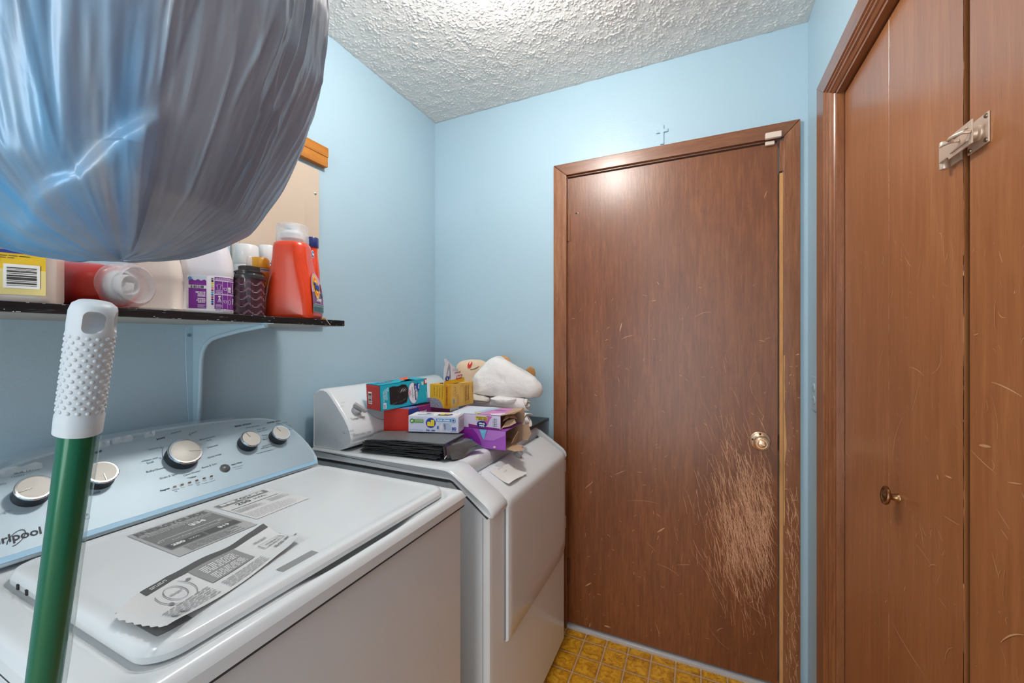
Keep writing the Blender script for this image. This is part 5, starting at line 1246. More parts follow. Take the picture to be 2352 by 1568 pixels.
# stack of folded black film bags
T = thing('folded_bags', 'stack of folded black plastic bags lying at the left edge of the dryer top', 'plastic bags', (-0.86, 1.08, DZ_T))
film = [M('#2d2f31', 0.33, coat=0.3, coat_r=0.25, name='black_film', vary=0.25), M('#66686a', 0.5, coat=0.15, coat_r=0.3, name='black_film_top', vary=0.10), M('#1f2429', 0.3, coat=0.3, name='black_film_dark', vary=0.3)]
r = random.Random(21)
zc_ = DZ_T + 0.0008; nl = 12
fl = V3((-1.008, 1.006, 0)); fR = V3((-0.720, 1.022, 0)); bR = V3((-0.712, 1.158, 0)); bL = V3((-1.045, 1.108, 0))
for k in range(nl):
    t = k / (nl - 1); th = 0.0034
    j = lambda s=0.006: V3((r.uniform(-s, s), r.uniform(-s, s), 0))
    sh_l = 0.030 * t                                      # left ends step in towards the top
    a, b_, c, d = fl + V3((sh_l, -0.016 * t, 0)) + j(.008), fR + V3((0.024 * t, -0.002 * t, 0)) + j(.005), bR + j(.005), bL + V3((0.012 * t, 0, 0)) + j(.004)
    rows = []; nu, nv = 22, 9
    for i in range(nv):
        row = []
        for m_ in range(nu):
            s, w = m_ / (nu - 1), i / (nv - 1)
            p = (a * (1 - s) + b_ * s) * (1 - w) + (d * (1 - s) + c * s) * w
            wob = 0.0011 * math.sin(s * 7 + k * 2.1) + 0.0006 * math.sin(s * 19 + k * 1.7) - (0.0022 * t * (1 - s) ** 3)
            sag = 0.0045 * t * (s ** 4) - 0.006 * (1 - s) ** 6 * t
            row.append(V3((p.x, p.y, zc_ + wob + sag)))
        rows.append(row)
    q = MB(); n_ = len(rows[0])
    top = [[p + V3((0, 0, th - 0.0004)) for p in row] for row in rows]
    ringz = []
    q.grid(rows, flip=True); q.grid(top)
    for A_, B_ in ((rows[0], top[0]), (rows[-1][::-1], top[-1][::-1])): q.grid([A_, B_])
    q.grid([[row[0] for row in rows][::-1], [row[0] for row in top][::-1]]); q.grid([[row[-1] for row in rows], [row[-1] for row in top]])
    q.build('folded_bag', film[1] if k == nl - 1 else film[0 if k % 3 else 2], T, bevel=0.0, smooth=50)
    zc_ += th + 0.0012
STK = zc_
# loose flaps folded down over the right-hand end
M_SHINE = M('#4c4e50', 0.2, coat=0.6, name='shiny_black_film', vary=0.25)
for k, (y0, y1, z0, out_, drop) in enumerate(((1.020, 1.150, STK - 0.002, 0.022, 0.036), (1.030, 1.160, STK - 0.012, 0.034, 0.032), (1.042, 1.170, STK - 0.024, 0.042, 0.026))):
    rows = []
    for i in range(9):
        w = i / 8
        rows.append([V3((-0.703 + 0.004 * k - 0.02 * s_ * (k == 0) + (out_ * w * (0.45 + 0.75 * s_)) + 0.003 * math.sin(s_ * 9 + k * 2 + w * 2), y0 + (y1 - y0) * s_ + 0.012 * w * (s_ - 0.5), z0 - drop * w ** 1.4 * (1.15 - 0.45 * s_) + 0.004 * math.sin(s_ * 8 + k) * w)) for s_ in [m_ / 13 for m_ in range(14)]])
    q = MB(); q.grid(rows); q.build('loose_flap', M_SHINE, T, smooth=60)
    if k == 0: edge_ = [p + V3((0.001, 0, 0.0012)) for p in rows[-1]]
q = MB(); q.tube(edge_[:9], 0.0014, 6); q.build('silver_edge', M('#c9cbcc', 0.25, name='silver_tie'), T, smooth=60)

# dryer-sheet carton
e1 = V3((0.96, 0.28, 0)).normalized(); e2 = V3((-0.28, 0.96, 0)).normalized()
o = V3((-0.8925, 1.098, STK + 0.0035)); L, W, H = 0.175, 0.078, 0.0535
def carton(name, label, o, e1, e2, L, W, H, col, par=None, tilt=0.0):
    T = thing(name, label, 'box', o)
    uz = V3((0, 0, 1)) if not tilt else e2.cross(V3((0,0,1))) * 0 + V3((0, 0, 1))
    q = MB(); q.obox(o, e1 * L, e2 * W, uz * H); B = q.build('carton', M(col, 0.5, coat=0.15, name='printed_card', vary=0.02), T, bevel=0.0010, seg=1)
    return T
T = carton('dryer_sheet_box', 'white and blue box of dryer sheets lying on the black folded bags', o, e1, e2, L, W, H, '#dcdfee')
pr = Pr(o, e1, (0, 0, 1), 0.0006)                         # front
pr.rect(0.001, 0.001, L - 0.001, H - 0.001, '#d3d8ec'); 
pr.rect(0.012, 0.031, 0.054, 0.043, '#5d9a41', 1); pr.disc(0.0135, 0.037, 0.0078, '#4f8d36', 2, 0.0078); pr.text('#1', 0.0135, 0.0345, 0.0055, '#eef5ea', align='C', z=3, bold=.06); pr.rect(0.024, 0.0330, 0.052, 0.0415, '#a9c99b', 2); pr.greek(0.025, 0.0337, 0.051, 0.041, 3, '#5d9a41', 3, .5, 2)
pr.text('DERMATOLOGIST', 0.030, 0.0455, 0.0022, '#7e9a8a', z=2, w=0.024)
pr.disc(0.0795, 0.0315, 0.0175, '#1d3ea6', 1, 0.0170, n=36); pr.text('all', 0.0795, 0.0225, 0.0185, '#f6d92a', align='C', w=0.025, z=3, bold=.06)
pr.rect(0.098, 0.0375, 0.158, 0.0465, '#3e94cf', 1); pr.text('dryer sheets', 0.1015, 0.0395, 0.0062, '#f0f6fb', w=0.044, z=2, bold=.04); pr.disc(0.158, 0.042, 0.0080, '#3e94cf', 2); pr.ring(0.158, 0.042, 0.0062, 0.0016, '#dbe9f5', 3); pr.disc(0.158, 0.042, 0.002, '#7d3c3a', 3, 0.003)
pr.text('free · clear', 0.0795, 0.0045, 0.0058, '#2b4fa0', align='C', w=0.032, z=2, bold=.04); pr.text('6.3 in x 9 in (16 cm x 22 cm)', 0.004, 0.0055, 0.0035, '#5a6fae', w=0.048, z=2)
pr.poly([(0.105, 0.034), (0.120, 0.035), (0.128, 0.030), (0.134, 0.020), (0.130, 0.010), (0.112, 0.006), (0.105, 0.014), (0.110, 0.024)], '#c3cce4', 1); pr.poly([(0.122, 0.030), (0.150, 0.026), (0.152, 0.010), (0.128, 0.008)], '#b7c4e2', 1); pr.rect(0.101, 0.012, 0.107, 0.022, '#3c6cb8', 2); pr.poly([(0.110, 0.022), (0.118, 0.032), (0.123, 0.02), (0.118, 0.004), (0.112, 0.004)], '#e2dce2', 2); pr.greek(0.126, 0.028, 0.146, 0.034, 2, '#7d9ace', 2, .4, 5)
pr.text('80', 0.160, 0.009, 0.0105, '#2446a0', align='C', z=2, bold=.03); pr.text('DRYER SHEETS', 0.160, 0.004, 0.0025, '#2446a0', align='C', z=2, w=0.020)
pr.build('front_print', T)
pr = Pr(o + e1 * L + e2 * W + V3((0, 0, H)), -e1, -e2, 0.0006)  # top, reads upside-down from the room
pr.rect(0.001, 0.001, L - 0.001, W - 0.001, '#e9e6ec')
pr.disc(0.055, 0.046, 0.026, '#1d3ea6', 1, 0.020, n=36); pr.text('all', 0.055, 0.036, 0.021, '#f6d92a', align='C', w=0.036, z=3, bold=.06)
pr.rect(0.094, 0.052, 0.150, 0.062, '#3e94cf', 1); pr.text('dryer sheets', 0.098, 0.0545, 0.006, '#eef4fa', w=0.042, z=2, bold=.03); pr.rect(0.040, 0.064, 0.078, 0.071, '#8fb56c', 1); pr.greek(0.043, 0.0655, 0.068, 0.070, 2, '#e8f0e0', 2, .5); pr.text('free · clear', 0.020, 0.010, 0.006, '#6d7686', w=0.050, z=2)
pr.poly([(0.10, 0.022), (0.115, 0.012), (0.150, 0.014), (0.155, 0.024), (0.12, 0.032)], '#d6cfd8', 1); pr.poly([(0.108, 0.030), (0.122, 0.038), (0.128, 0.030), (0.118, 0.024)], '#33427a', 2)
pr.build('top_print', T)
pr = Pr(o + e1 * L, e2, (0, 0, 1), 0.0006); pr.rect(0.001, 0.001, W - 0.001, H - 0.001, '#cfcad6'); pr.greek(0.012, 0.014, W - 0.012, 0.042, 5, '#55525e', 1, .25, 4); pr.build('end_print', T)
# torn tab
q = MB(); a0 = o + e1 * (L - 0.022) + e2 * 0.004 + V3((0, 0, H)); q.grid([[a0, a0 + e1 * 0.018 + V3((0, 0, 0.0015))], [a0 + e2 * 0.055 + e1 * 0.001, a0 + e2 * 0.055 + e1 * 0.019 + V3((0, 0, 0.004))]]); q.build('torn_flap', M('#dedbe2', 0.6), T)

# red, blue and magenta carton standing behind the bags
e1 = V3((1, 0.02, 0)).normalized(); e2 = V3((-0.02, 1, 0)).normalized()
o = V3((-1.0325, 1.1335, DZ_T + 0.0008)); L, W, H = 0.1085, 0.27, 0.126
T = carton('cardboard_carton', 'red-ended carton with a blue and magenta side, under the teal box', o, e1, e2, L, W, H, '#cf2f22')
pr = Pr(o + e1 * L, e2, (0, 0, 1), 0.0006); pr.rect(0.001, 0.001, 0.060, H - 0.001, '#27408f'); pr.rect(0.060, 0.001, W - 0.001, H - 0.001, '#8e2a7c'); pr.text('GIANT', 0.063, H - 0.026, 0.008, '#f0e4f0', w=0.045, z=2, bold=.05); pr.text('SIZE', 0.063, H - 0.040, 0.008, '#f0e4f0', w=0.036, z=2, bold=.05); pr.build('side_print', T)
pr = Pr(o + V3((0, 0, H)), e1, e2, 0.0006); pr.rect(0.001, 0.001, L - 0.001, 0.06, '#5f86bc'); pr.rect(0.001, 0.06, L - 0.001, W - 0.001, '#6a3f86'); pr.build('top_print', T)
RTOP = o.z + H

# teal multi-purpose bag box, tilted slightly
e1 = V3((0.27, 0.96, 0.055)).normalized(); e2 = V3((-0.96, 0.27, 0)).normalized(); e3 = e1.cross(e2).normalized()
o = V3((-0.985, 1.068, RTOP - 0.0015)); L, W, H = 0.198, 0.088, 0.089
T = thing('trash_bag_box', 'teal and red box of drawstring bags with a torn top, on the red carton', 'box', o)
q = MB(); tk = 0.0012; S = [o, e1, e2, e3]
q.obox(o, e1 * L, e2 * tk, e3 * H); q.obox(o + e2 * (W - tk), e1 * L, e2 * tk, e3 * H); q.obox(o, e1 * L, e2 * W, e3 * tk)
q.obox(o, e1 * tk, e2 * W, e3 * H); q.obox(o + e1 * (L - tk), e1 * tk, e2 * W, e3 * H)
# top with an opening torn towards the front
q.prism([o + e3 * (H - tk) + e1 * a + e2 * c for a, c in ((0, 0), (0.085, 0), (0.095, 0.020), (0.12, 0.026), (0.125, 0.060), (0.07, 0.07), (0.06, W), (0, W))], e3 * tk)
q.prism([o + e3 * (H - tk) + e1 * a + e2 * c for a, c in ((0.150, 0), (L, 0), (L, W), (0.10, W), (0.11, 0.072), (0.155, 0.062))], e3 * tk)
q.build('carton', M('#16a6bd', 0.45, coat=0.2, name='teal_card', vary=0.03), T, smooth=0)
pr = Pr(o + e2 * W, -e2, e3, 0.0005); pr.N = -e1; pr.o = o + e2 * W
pr.rect(0.001, 0.001, W - 0.001, H - 0.0015, '#b8241f'); pr.rect(0.012, 0.020, 0.036, 0.062, '#efe9e6', 1); pr.bars(0.014, 0.022, 0.034, 0.060, '#2c2625', 20, 2, True); pr.poly([(0.004, H - 0.002), (W - 0.004, H - 0.002), (W - 0.006, H - 0.010), (0.006, H - 0.006)], '#c93028', 1); pr.build('end_print', T)
pr = Pr(o, e1, e3, 0.0006)
pr.poly([(0.036, 0.018), (0.060, 0.012), (0.085, 0.010), (0.104, 0.014), (0.110, 0.030), (0.112, 0.050), (0.112, 0.066), (0.104, 0.078), (0.088, 0.081), (0.070, 0.076), (0.050, 0.079), (0.036, 0.076)], '#1e1718', 1)
for i, (x, y, l, an, c) in enumerate([(0.084, 0.060, 0.022, 1.0, '#b9b4b6'), (0.090, 0.062, 0.024, 0.9, '#8d8789'), (0.096, 0.060, 0.022, 0.8, '#c9c5c6'), (0.102, 0.058, 0.018, 0.75, '#8d8789'), (0.078, 0.066, 0.018, 1.4, '#6b6466'), (0.072, 0.058, 0.020, 2.2, '#4e4648'), (0.094, 0.026, 0.020, 0.5, '#6d6567'), (0.080, 0.022, 0.018, 0.3, '#574e50'), (0.060, 0.020, 0.016, 0.2, '#6d6567'), (0.050, 0.018, 0.010, 0.4, '#8d8789'), (0.098, 0.044, 0.016, 2.0, '#3b3335'), (0.070, 0.040, 0.020, 1.9, '#3b3335')]):
    dx, dy = math.cos(an) * l / 2, math.sin(an) * l / 2; pr.poly([(x - dx, y - dy), (x + dy * 0.14, y - dx * 0.14), (x + dx, y + dy), (x - dy * 0.14, y + dx * 0.14)], c, 2)
pr.disc(0.133, 0.043, 0.0195, '#e5e2ea', 1, 0.0385, n=36, rot=0.10); pr.ring(0.133, 0.043, 0.0215, 0.0012, '#9e3f55', 2, ry=0.0405)
pr.text('Multi-Purpose', 0.137, 0.076, 0.0085, '#20406e', rot=-math.pi / 2 + .06, w=0.060, z=3, bold=.03); pr.text('Drawstring Bags', 0.127, 0.066, 0.0055, '#4d6482', rot=-math.pi / 2 + .06, w=0.040, z=3)
pr.disc(0.155, 0.064, 0.0085, '#1f4fa5', 3, 0.0145, rot=0.05); pr.text('Great', 0.1558, 0.074, 0.006, '#eef2f8', rot=-math.pi / 2, w=0.018, z=5, bold=.04)
pr.line([(0.118, 0.058), (0.122, 0.050), (0.114, 0.044), (0.120, 0.038), (0.113, 0.032)], 0.0012, '#c43b36', 3); pr.line([(0.116, 0.058), (0.114, 0.052), (0.122, 0.044), (0.124, 0.036)], 0.0012, '#c43b36', 3)
pr.rect(0.184, H - 0.020, L - 0.001, H - 0.0015, '#c22a2c', 2); pr.text('30', 0.1875, H - 0.003, 0.0085, '#f4eeee', rot=-math.pi / 2, w=0.014, z=3, bold=.06); pr.text('20', 0.172, H - 0.008, 0.0085, '#e6f4f6', rot=-math.pi / 2, w=0.014, z=3, bold=.05)
for i in range(4): pr.text(('BAGS', 'WITH DRAWSTRING', 'EXTRA STRETCHY', 'TEAR RESISTANT')[i], 0.0275 - 0.0058 * i, 0.078 - 0.003 * i, 0.0042, '#d6f0f4', rot=-math.pi / 2, w=(0.014, 0.040, 0.036, 0.042)[i], z=3, bold=.02)
pr.rect(0.009, 0.006, 0.021, 0.026, '#e9eef2', 2); pr.text('30', 0.0105, 0.0225, 0.0075, '#27507c', rot=-math.pi / 2, w=0.014, z=3); pr.text('UNSCENTED', 0.190, 0.040, 0.004, '#bfe6ec', rot=-math.pi / 2, w=0.026, z=3)
pr.build('front_print', T)
pr = Pr(o + e3 * H, e1, e2, 0.0006); pr.poly([(0.002, 0.002), (0.084, 0.002), (0.094, 0.021), (0.119, 0.027), (0.124, 0.059), (0.07, 0.069), (0.06, 0.086), (0.002, 0.086)], '#16a6bd'); pr.disc(0.040, 0.052, 0.022, '#4f3f86', 1, 0.014, n=24); pr.text('Great', 0.040, 0.046, 0.009, '#e9e6f2', align='C', w=0.026, z=2, bold=.04); pr.rect(0.062, 0.040, 0.078, 0.056, '#cf3a34', 1); pr.build('top_print', T)
q = MB()                                                  # rolled black bags inside, torn flap standing up
rows = [[o + e1 * (0.06 + 0.11 * s) + e2 * (0.008 + 0.07 * w) + e3 * (0.070 + 0.010 * math.sin(s * 7 + w * 3) * math.sin(w * 3.1)) for s in [m_ / 9 for m_ in range(10)]] for w in [i / 7 for i in range(8)]]
q.grid(rows); q.build('bags_inside', film[2], T, smooth=60)
q = MB(); a0 = o + e3 * H; q.grid([[a0 + e1 * 0.120 + e2 * 0.05, a0 + e1 * 0.150 + e2 * 0.05], [a0 + e1 * 0.118 + e2 * 0.064 + e3 * 0.005, a0 + e1 * 0.155 + e2 * 0.06 + e3 * 0.007]]); q.build('torn_flap', M('#d4593a', 0.6), T)
# dark film hanging out under the right end
q = MB(); a0 = o + e1 * (L - 0.050) - e3 * 0.0012; q.prism([a0, a0 + e1 * 0.075 - e3 * 0.001, a0 + e1 * 0.078 + e2 * 0.03, a0 + e2 * 0.03], -e3 * 0.004); q.build('bag_corner', film[2], T)

# lower and upper purple wipes boxes, right ends torn open
def torn_box(name, label, o, e1, e2, L, W, H, col, flaps, cat='box'):
    T = thing(name, label, cat, o); k = 0.0010; z = V3((0, 0, 1))
    q = MB(); q.obox(o, e1 * L, e2 * k, z * H); q.obox(o + e2 * (W - k), e1 * L, e2 * k, z * H); q.obox(o, e1 * L, e2 * W, z * k); q.obox(o + z * (H - k), e1 * L, e2 * W, z * k); q.obox(o, e1 * k, e2 * W, z * H)
    q.build('carton', M(col, 0.45, coat=0.15, name='purple_card', vary=0.03), T, smooth=0)
    q = MB(); i = k * 1.05
    q.obox(o + e1 * k + e2 * i + z * i, e1 * (L - k - 0.0008), e2 * 0.0006, z * (H - 2 * i)); q.obox(o + e1 * k + e2 * (W - i - 0.0006) + z * i, e1 * (L - k - 0.0008), e2 * 0.0006, z * (H - 2 * i)); q.obox(o + e1 * k + e2 * i + z * i, e1 * (L - k - 0.0008), e2 * (W - 2 * i), z * 0.0006); q.obox(o + e1 * k + e2 * i + z * (H - i - 0.0006), e1 * (L - k - 0.0008), e2 * (W - 2 * i), z * 0.0006)
    q.build('card_lining', M_CARD, T, smooth=0)
    for fpts in flaps:
        p = [o + e1 * (L + a) + e2 * c + z * h for a, c, h in fpts]
        n = (p[1] - p[0]).cross(p[2] - p[0]).normalized()
        q = MB(); q.prism(p, n * 0.0011); q.build('torn_flap', M_CARD, T, smooth=0)
    return T
e1 = V3((1, 0.045, 0)).normalized(); e2 = V3((-0.045, 1, 0)).normalized()
oL = V3((-0.800, 1.2055, DZ_T + 0.0008)); L1, W1, H1 = 0.2175, 0.155, 0.0645
T = torn_box('wipes_box', 'lower purple box, torn open at its right end, under the other purple box', oL, e1, e2, L1, W1, H1, '#9a4fb4',
    [[(0, 0.012, 0.001), (0.028, 0.010, -0.003), (0.050, 0.034, -0.004), (0.046, 0.060, -0.004), (0.030, 0.066, -0.003), (0.032, 0.090, -0.003), (0, 0.085, 0.001)], [(0, W1 - 0.001, 0.002), (0.020, W1 + 0.006, 0.0), (0.034, W1 + 0.004, 0.026), (0.024, W1 + 0.002, 0.060), (0, W1 - 0.001, 0.058)], [(0.0, 0.05, 0.012), (0.006, 0.06, 0.030), (0.012, 0.085, 0.048), (0.004, 0.10, 0.020), (0.0, 0.09, 0.010)]])
pr = Pr(oL, e1, (0, 0, 1), 0.0005)
pr.rect(0.0005, 0.0005, L1 - 0.0005, H1 - 0.0005, '#a456bd'); pr.poly([(0.04, 0.0006), (0.105, 0.0006)] + [(0.125 - 0.02 * (t / 8) ** 2 * 0 - 0.0065 * t, H1 * t / 8) for t in range(9)][0:0] + [(0.128, 0.006), (0.123, 0.026), (0.112, 0.045), (0.094, 0.0635), (0.04, 0.0635)], '#8a1f9a', 1)
pr.poly([(0.120, H1 - 0.001), (0.147, H1 - 0.001), (0.1365, 0.028), (0.130, 0.038)], '#6fc2e0', 2); pr.text('cleans', 0.127, H1 - 0.010, 0.003, '#d6eef6', z=3); pr.poly([(0.152, H1 - 0.001), (0.1375, 0.030), (0.17, 0.028), (0.215, 0.050), (0.2165, H1 - 0.001)], '#b877cc', 1)
pr.poly([(0.172, 0.005), (0.180, 0.005), (0.182, 0.010), (0.176, 0.0125), (0.171, 0.009)], '#e3d2cb', 2); pr.disc(0.088, 0.020, 0.012, '#1f4fa5', 2, 0.010); pr.text('G', 0.088, 0.016, 0.010, '#e8eef6', align='C', z=3)
pr.build('front_print', T)
e1 = V3((0.995, 0.06, 0)).normalized(); e2 = V3((-0.16, 0.985, 0)).normalized()
oU = V3((-0.795, 1.2095, oL.z + H1 + 0.0016)); L2, W2, H2 = 0.190, 0.155, 0.0465
T = torn_box('wipes_box', 'upper purple and white box with a yellow panel, torn cardboard at its right end', oU, e1, e2, L2, W2, H2, '#cdb2d4',
    [[(0, 0.010, H2 - 0.001), (0.020, 0.030, H2 + 0.002), (0.034, 0.060, H2 - 0.001), (0.048, 0.100, H2 + 0.006), (0.045, 0.140, H2 + 0.008), (0, 0.15, H2 - 0.001)], [(0, W2 - 0.001, 0.0), (0.044, W2 - 0.006, -0.004), (0.050, W2 - 0.01, H2 * 0.7), (0.044, W2 - 0.004, H2 + 0.006), (0, W2 - 0.001, H2)], [(0.0, 0.015, 0.004), (0.020, 0.040, 0.006), (0.040, 0.055, 0.016), (0.030, 0.070, 0.026), (0.008, 0.05, 0.022)], [(0.002, 0.02, 0.024), (0.018, 0.045, 0.034), (0.036, 0.085, 0.024), (0.020, 0.09, 0.040), (0.004, 0.06, 0.040)]])
pr = Pr(oU, e1, (0, 0, 1), 0.0005)
pr.rect(0.0005, 0.0005, L2 - 0.0005, H2 - 0.0005, '#d9cfe6'); pr.poly([(0.07, 0.0006), (L2 - 0.002, 0.0006), (L2 - 0.002, 0.004), (0.135, 0.0065), (0.07, 0.012)], '#8e1f86', 1); pr.poly([(0.140, H2 - 0.002), (0.160, H2 - 0.004), (0.150, 0.030), (0.143, 0.012), (0.132, 0.008), (0.118, 0.014)], '#c86ab2', 1)
pr.rect(0.098, 0.0285, 0.142, 0.0405, '#e9c63a', 3); pr.text('TRAPS TOUGH DIRT', 0.140, 0.0385, 0.0035, '#3a3222', w=0.040, rot=math.pi, z=4, bold=.04); pr.text('& DIRTY WATER', 0.140, 0.0330, 0.0035, '#3a3222', w=0.032, rot=math.pi, z=4, bold=.04)
pr.disc(0.121, 0.0140, 0.0185, '#1a2c74', 3, 0.0115, n=30); pr.text('Great', 0.133, 0.0190, 0.0065, '#eef0f6', w=0.022, rot=math.pi, z=5, bold=.05); pr.text('Value', 0.132, 0.0115, 0.0065, '#eef0f6', w=0.020, rot=math.pi, z=5, bold=.05)
for i in range(3):
    for j in range(5): pr.disc(0.164 + i * 0.006, 0.011 + j * 0.0058, 0.0021, ('#4fb0d4', '#1c1c24', '#8cc47a', '#b02a6c', '#c08ab4', '#3c7a6a')[(i * 5 + j * 2) % 6], 3, n=10)
pr.build('front_print', T)
pr = Pr(oU + V3((0, 0, H2)), e1, e2, 0.0005); pr.rect(0.001, 0.001, L2 - 0.001, W2 - 0.002, '#cfdcea'); pr.poly([(0.10, 0.002), (L2 - 0.002, 0.002), (L2 - 0.002, 0.150), (0.130, 0.150)], '#c77bb0', 1); pr.poly([(0.14, 0.02), (0.16, 0.0), (L2 - 0.001, 0.002), (L2 - 0.001, 0.05)], '#e3d6e6', 2); pr.disc(0.150, 0.095, 0.020, '#8d5ba8', 2, 0.013); pr.text('Great Value', 0.150, 0.091, 0.007, '#eadff0', align='C', w=0.03, z=4)
for i in range(12): pr.rect(0.07 + 0.006 * i * 0.5, 0.03 + 0.009 * i, 0.115 + 0.002 * i, 0.0325 + 0.009 * i, '#9dbfdc', 2)
pr.rect(0.085, 0.012, 0.108, 0.026, '#e9cf4a', 3); pr.build('top_print', T)
UTOP = oU.z + H2

# yellow liner box with an unfolded flap
e2 = V3((0.08, 0.997, 0)).normalized(); e1 = V3((0.997, -0.08, 0)).normalized()
o = V3((-0.839, 1.262, UTOP + 0.0012)) - e1 * 0.090; L, W, H = 0.090, 0.158, 0.0885
T = carton('liner_box', 'yellow box of bags with a raised white flap, on the purple boxes', o, e1, e2, L, W, H, '#e0a92a')
pr = Pr(o, e1, (0, 0, 1), 0.0005); pr.rect(0.0005, 0.0005, L - 0.0005, H - 0.0005, '#dcab2c'); pr.rect(0.070, 0.0005, L - 0.0005, H - 0.0005, '#d68f14', 1); pr.text('SUPERIOR STRENGTH', 0.078, H - 0.008, 0.0065, '#7a4a08', rot=-math.pi / 2, w=0.070, z=2, bold=.04)
pr.poly([(0.001, 0.001), (0.064, 0.001), (0.058, 0.018), (0.044, 0.031), (0.026, 0.036), (0.010, 0.034), (0.001, 0.038)], '#8f90a0', 2)
for p_ in ([(0.006, 0.030), (0.024, 0.020), (0.030, 0.003)], [(0.030, 0.034), (0.028, 0.020), (0.046, 0.008)], [(0.012, 0.008), (0.024, 0.020), (0.050, 0.024)]): pr.line(p_, 0.0016, '#62637a', 3); pr.line([(a + .0022, c + .001) for a, c in p_], 0.0016, '#b9bac8', 3)
for k, (a, Lw) in enumerate(((0.058, 0.040), (0.046, 0.036), (0.034, 0.032), (0.020, 0.028))): pr.disc(a + 0.002, H - 0.009, 0.0012, '#5a3a08', 2, n=8); pr.text(('LONG LASTING ODOR', 'REINFORCED BANDS', 'FITS TALL CANS', 'EASY TO TIE')[k], a, H - 0.014, 0.0038, '#6a430a', rot=-math.pi / 2, w=Lw, z=2)
pr.build('end_print', T)
pr = Pr(o + e1 * L, e2, (0, 0, 1), 0.0005); pr.rect(0.0005, 0.0005, W - 0.0005, H - 0.0005, '#dcb25a'); pr.rect(0.0005, 0.0005, 0.012, H - 0.0005, '#d8a32a', 1)
for a, t, w_ in ((0.115, 'TOUGHNESS', 0.058), (0.104, 'GUARANTEED OR', 0.060), (0.094, 'YOUR MONEY BACK', 0.062)): pr.text(t, a + 0.004, H - 0.012, 0.0058, '#8a5a14', rot=-math.pi / 2, w=w_, z=2, bold=.03)
pr.line([(0.070, 0.012), (0.090, 0.012), (0.090, H - 0.012), (0.070, H - 0.012), (0.070, 0.012)], 0.0009, '#a9772a', 2); pr.line([(0.100, 0.010), (0.132, 0.010), (0.132, H - 0.010), (0.100, H - 0.010), (0.100, 0.010)], 0.0008, '#b3843a', 2)
for k in range(3): pr.ring(0.034, H - 0.016 - 0.013 * k, 0.008, 0.0012, '#a57a36', 2, ry=0.0055, t0=-90, t1=200)
pr.rect(0.024, 0.014, 0.034, 0.034, '#9fb0b4', 2); pr.text('500', 0.0265, 0.031, 0.0055, '#4f6a80', rot=-math.pi / 2, w=0.014, z=3); pr.text('GLAD', 0.146, 0.070, 0.008, '#b0703a', rot=-math.pi / 2, w=0.03, z=2); pr.greek(0.045, 0.012, 0.062, 0.05, 6, '#b08a48', 2, .3, 4)
pr.build('side_print', T)
# raised flap: white with a red badge
fo = o + e1 * L * 0.93 + e2 * 0.034 + V3((0, 0, H)); fd = (e2 * 0.95 + e1 * 0.20).normalized(); fu = (V3((0, 0, 1)) + e1 * 0.06 - e2 * 0.25).normalized()
pr = Pr(fo, fd, fu, 0.0006)
shp = [(-0.046, 0.0), (0.056, 0.006), (0.052, 0.030), (0.032, 0.052), (0.004, 0.076), (-0.014, 0.094), (-0.022, 0.102), (-0.030, 0.098), (-0.026, 0.080), (-0.034, 0.066), (-0.040, 0.040)]
q = MB(); q.prism([fo + fd * a + fu * c for a, c in shp], -pr.N * 0.0010); FL = q.build('raised_flap', M('#e2e1e6', 0.5, name='white_card'), T, smooth=0)
pr.poly([(-0.046, 0.0003), (0.0555, 0.006), (0.053, 0.024), (-0.006, 0.017), (-0.043, 0.016)], '#e0ac1c')
pr.poly([(0.012, 0.016), (0.040, 0.020), (0.042, 0.036), (0.014, 0.032)], '#c4391f', 1); pr.text('GLAD', 0.016, 0.022, 0.008, '#f4e4d8', w=0.022, rot=.14, z=2, bold=.05)
pr.poly([(-0.040, 0.018), (-0.014, 0.020), (-0.016, 0.040), (-0.022, 0.070), (-0.028, 0.084), (-0.034, 0.060)], '#9a9ba6', 1); pr.poly([(-0.034, 0.028), (-0.022, 0.034), (-0.026, 0.060), (-0.031, 0.05)], '#cfd0d8', 2); pr.poly([(-0.028, 0.022), (-0.018, 0.024), (-0.020, 0.040)], '#6f707c', 2)
pr.disc(-0.033, 0.024, 0.009, '#28408c', 3, 0.009); pr.text('L', -0.035, 0.0205, 0.008, '#e8ecf4', z=4, bold=.05); pr.text('advanced', 0.002, 0.040, 0.007, '#b5442c', w=0.030, rot=.10, z=2, bold=.04); pr.greek(-0.010, 0.050, 0.018, 0.062, 3, '#8e8e96', 2, .3, 3)
pr.build('flap_print', FL)
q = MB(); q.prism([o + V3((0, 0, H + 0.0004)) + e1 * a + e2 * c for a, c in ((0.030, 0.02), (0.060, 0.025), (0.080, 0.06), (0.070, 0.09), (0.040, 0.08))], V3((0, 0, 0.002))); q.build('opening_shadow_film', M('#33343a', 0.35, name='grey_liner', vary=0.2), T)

# black plank across the rear right of the dryer
q = MB(); q.box(-1.03, -0.625, 1.452, 1.762, DZ_T + 0.0008, DZ_T + 0.0135)
tag(q.build('plank', M('#2a2c2f', 0.4, coat=0.2, name='black_plank'), bevel=0.0008, seg=1), 'black board lying on the dryer under the white cloths, reaching the wall', 'board')
PK = DZ_T + 0.0135

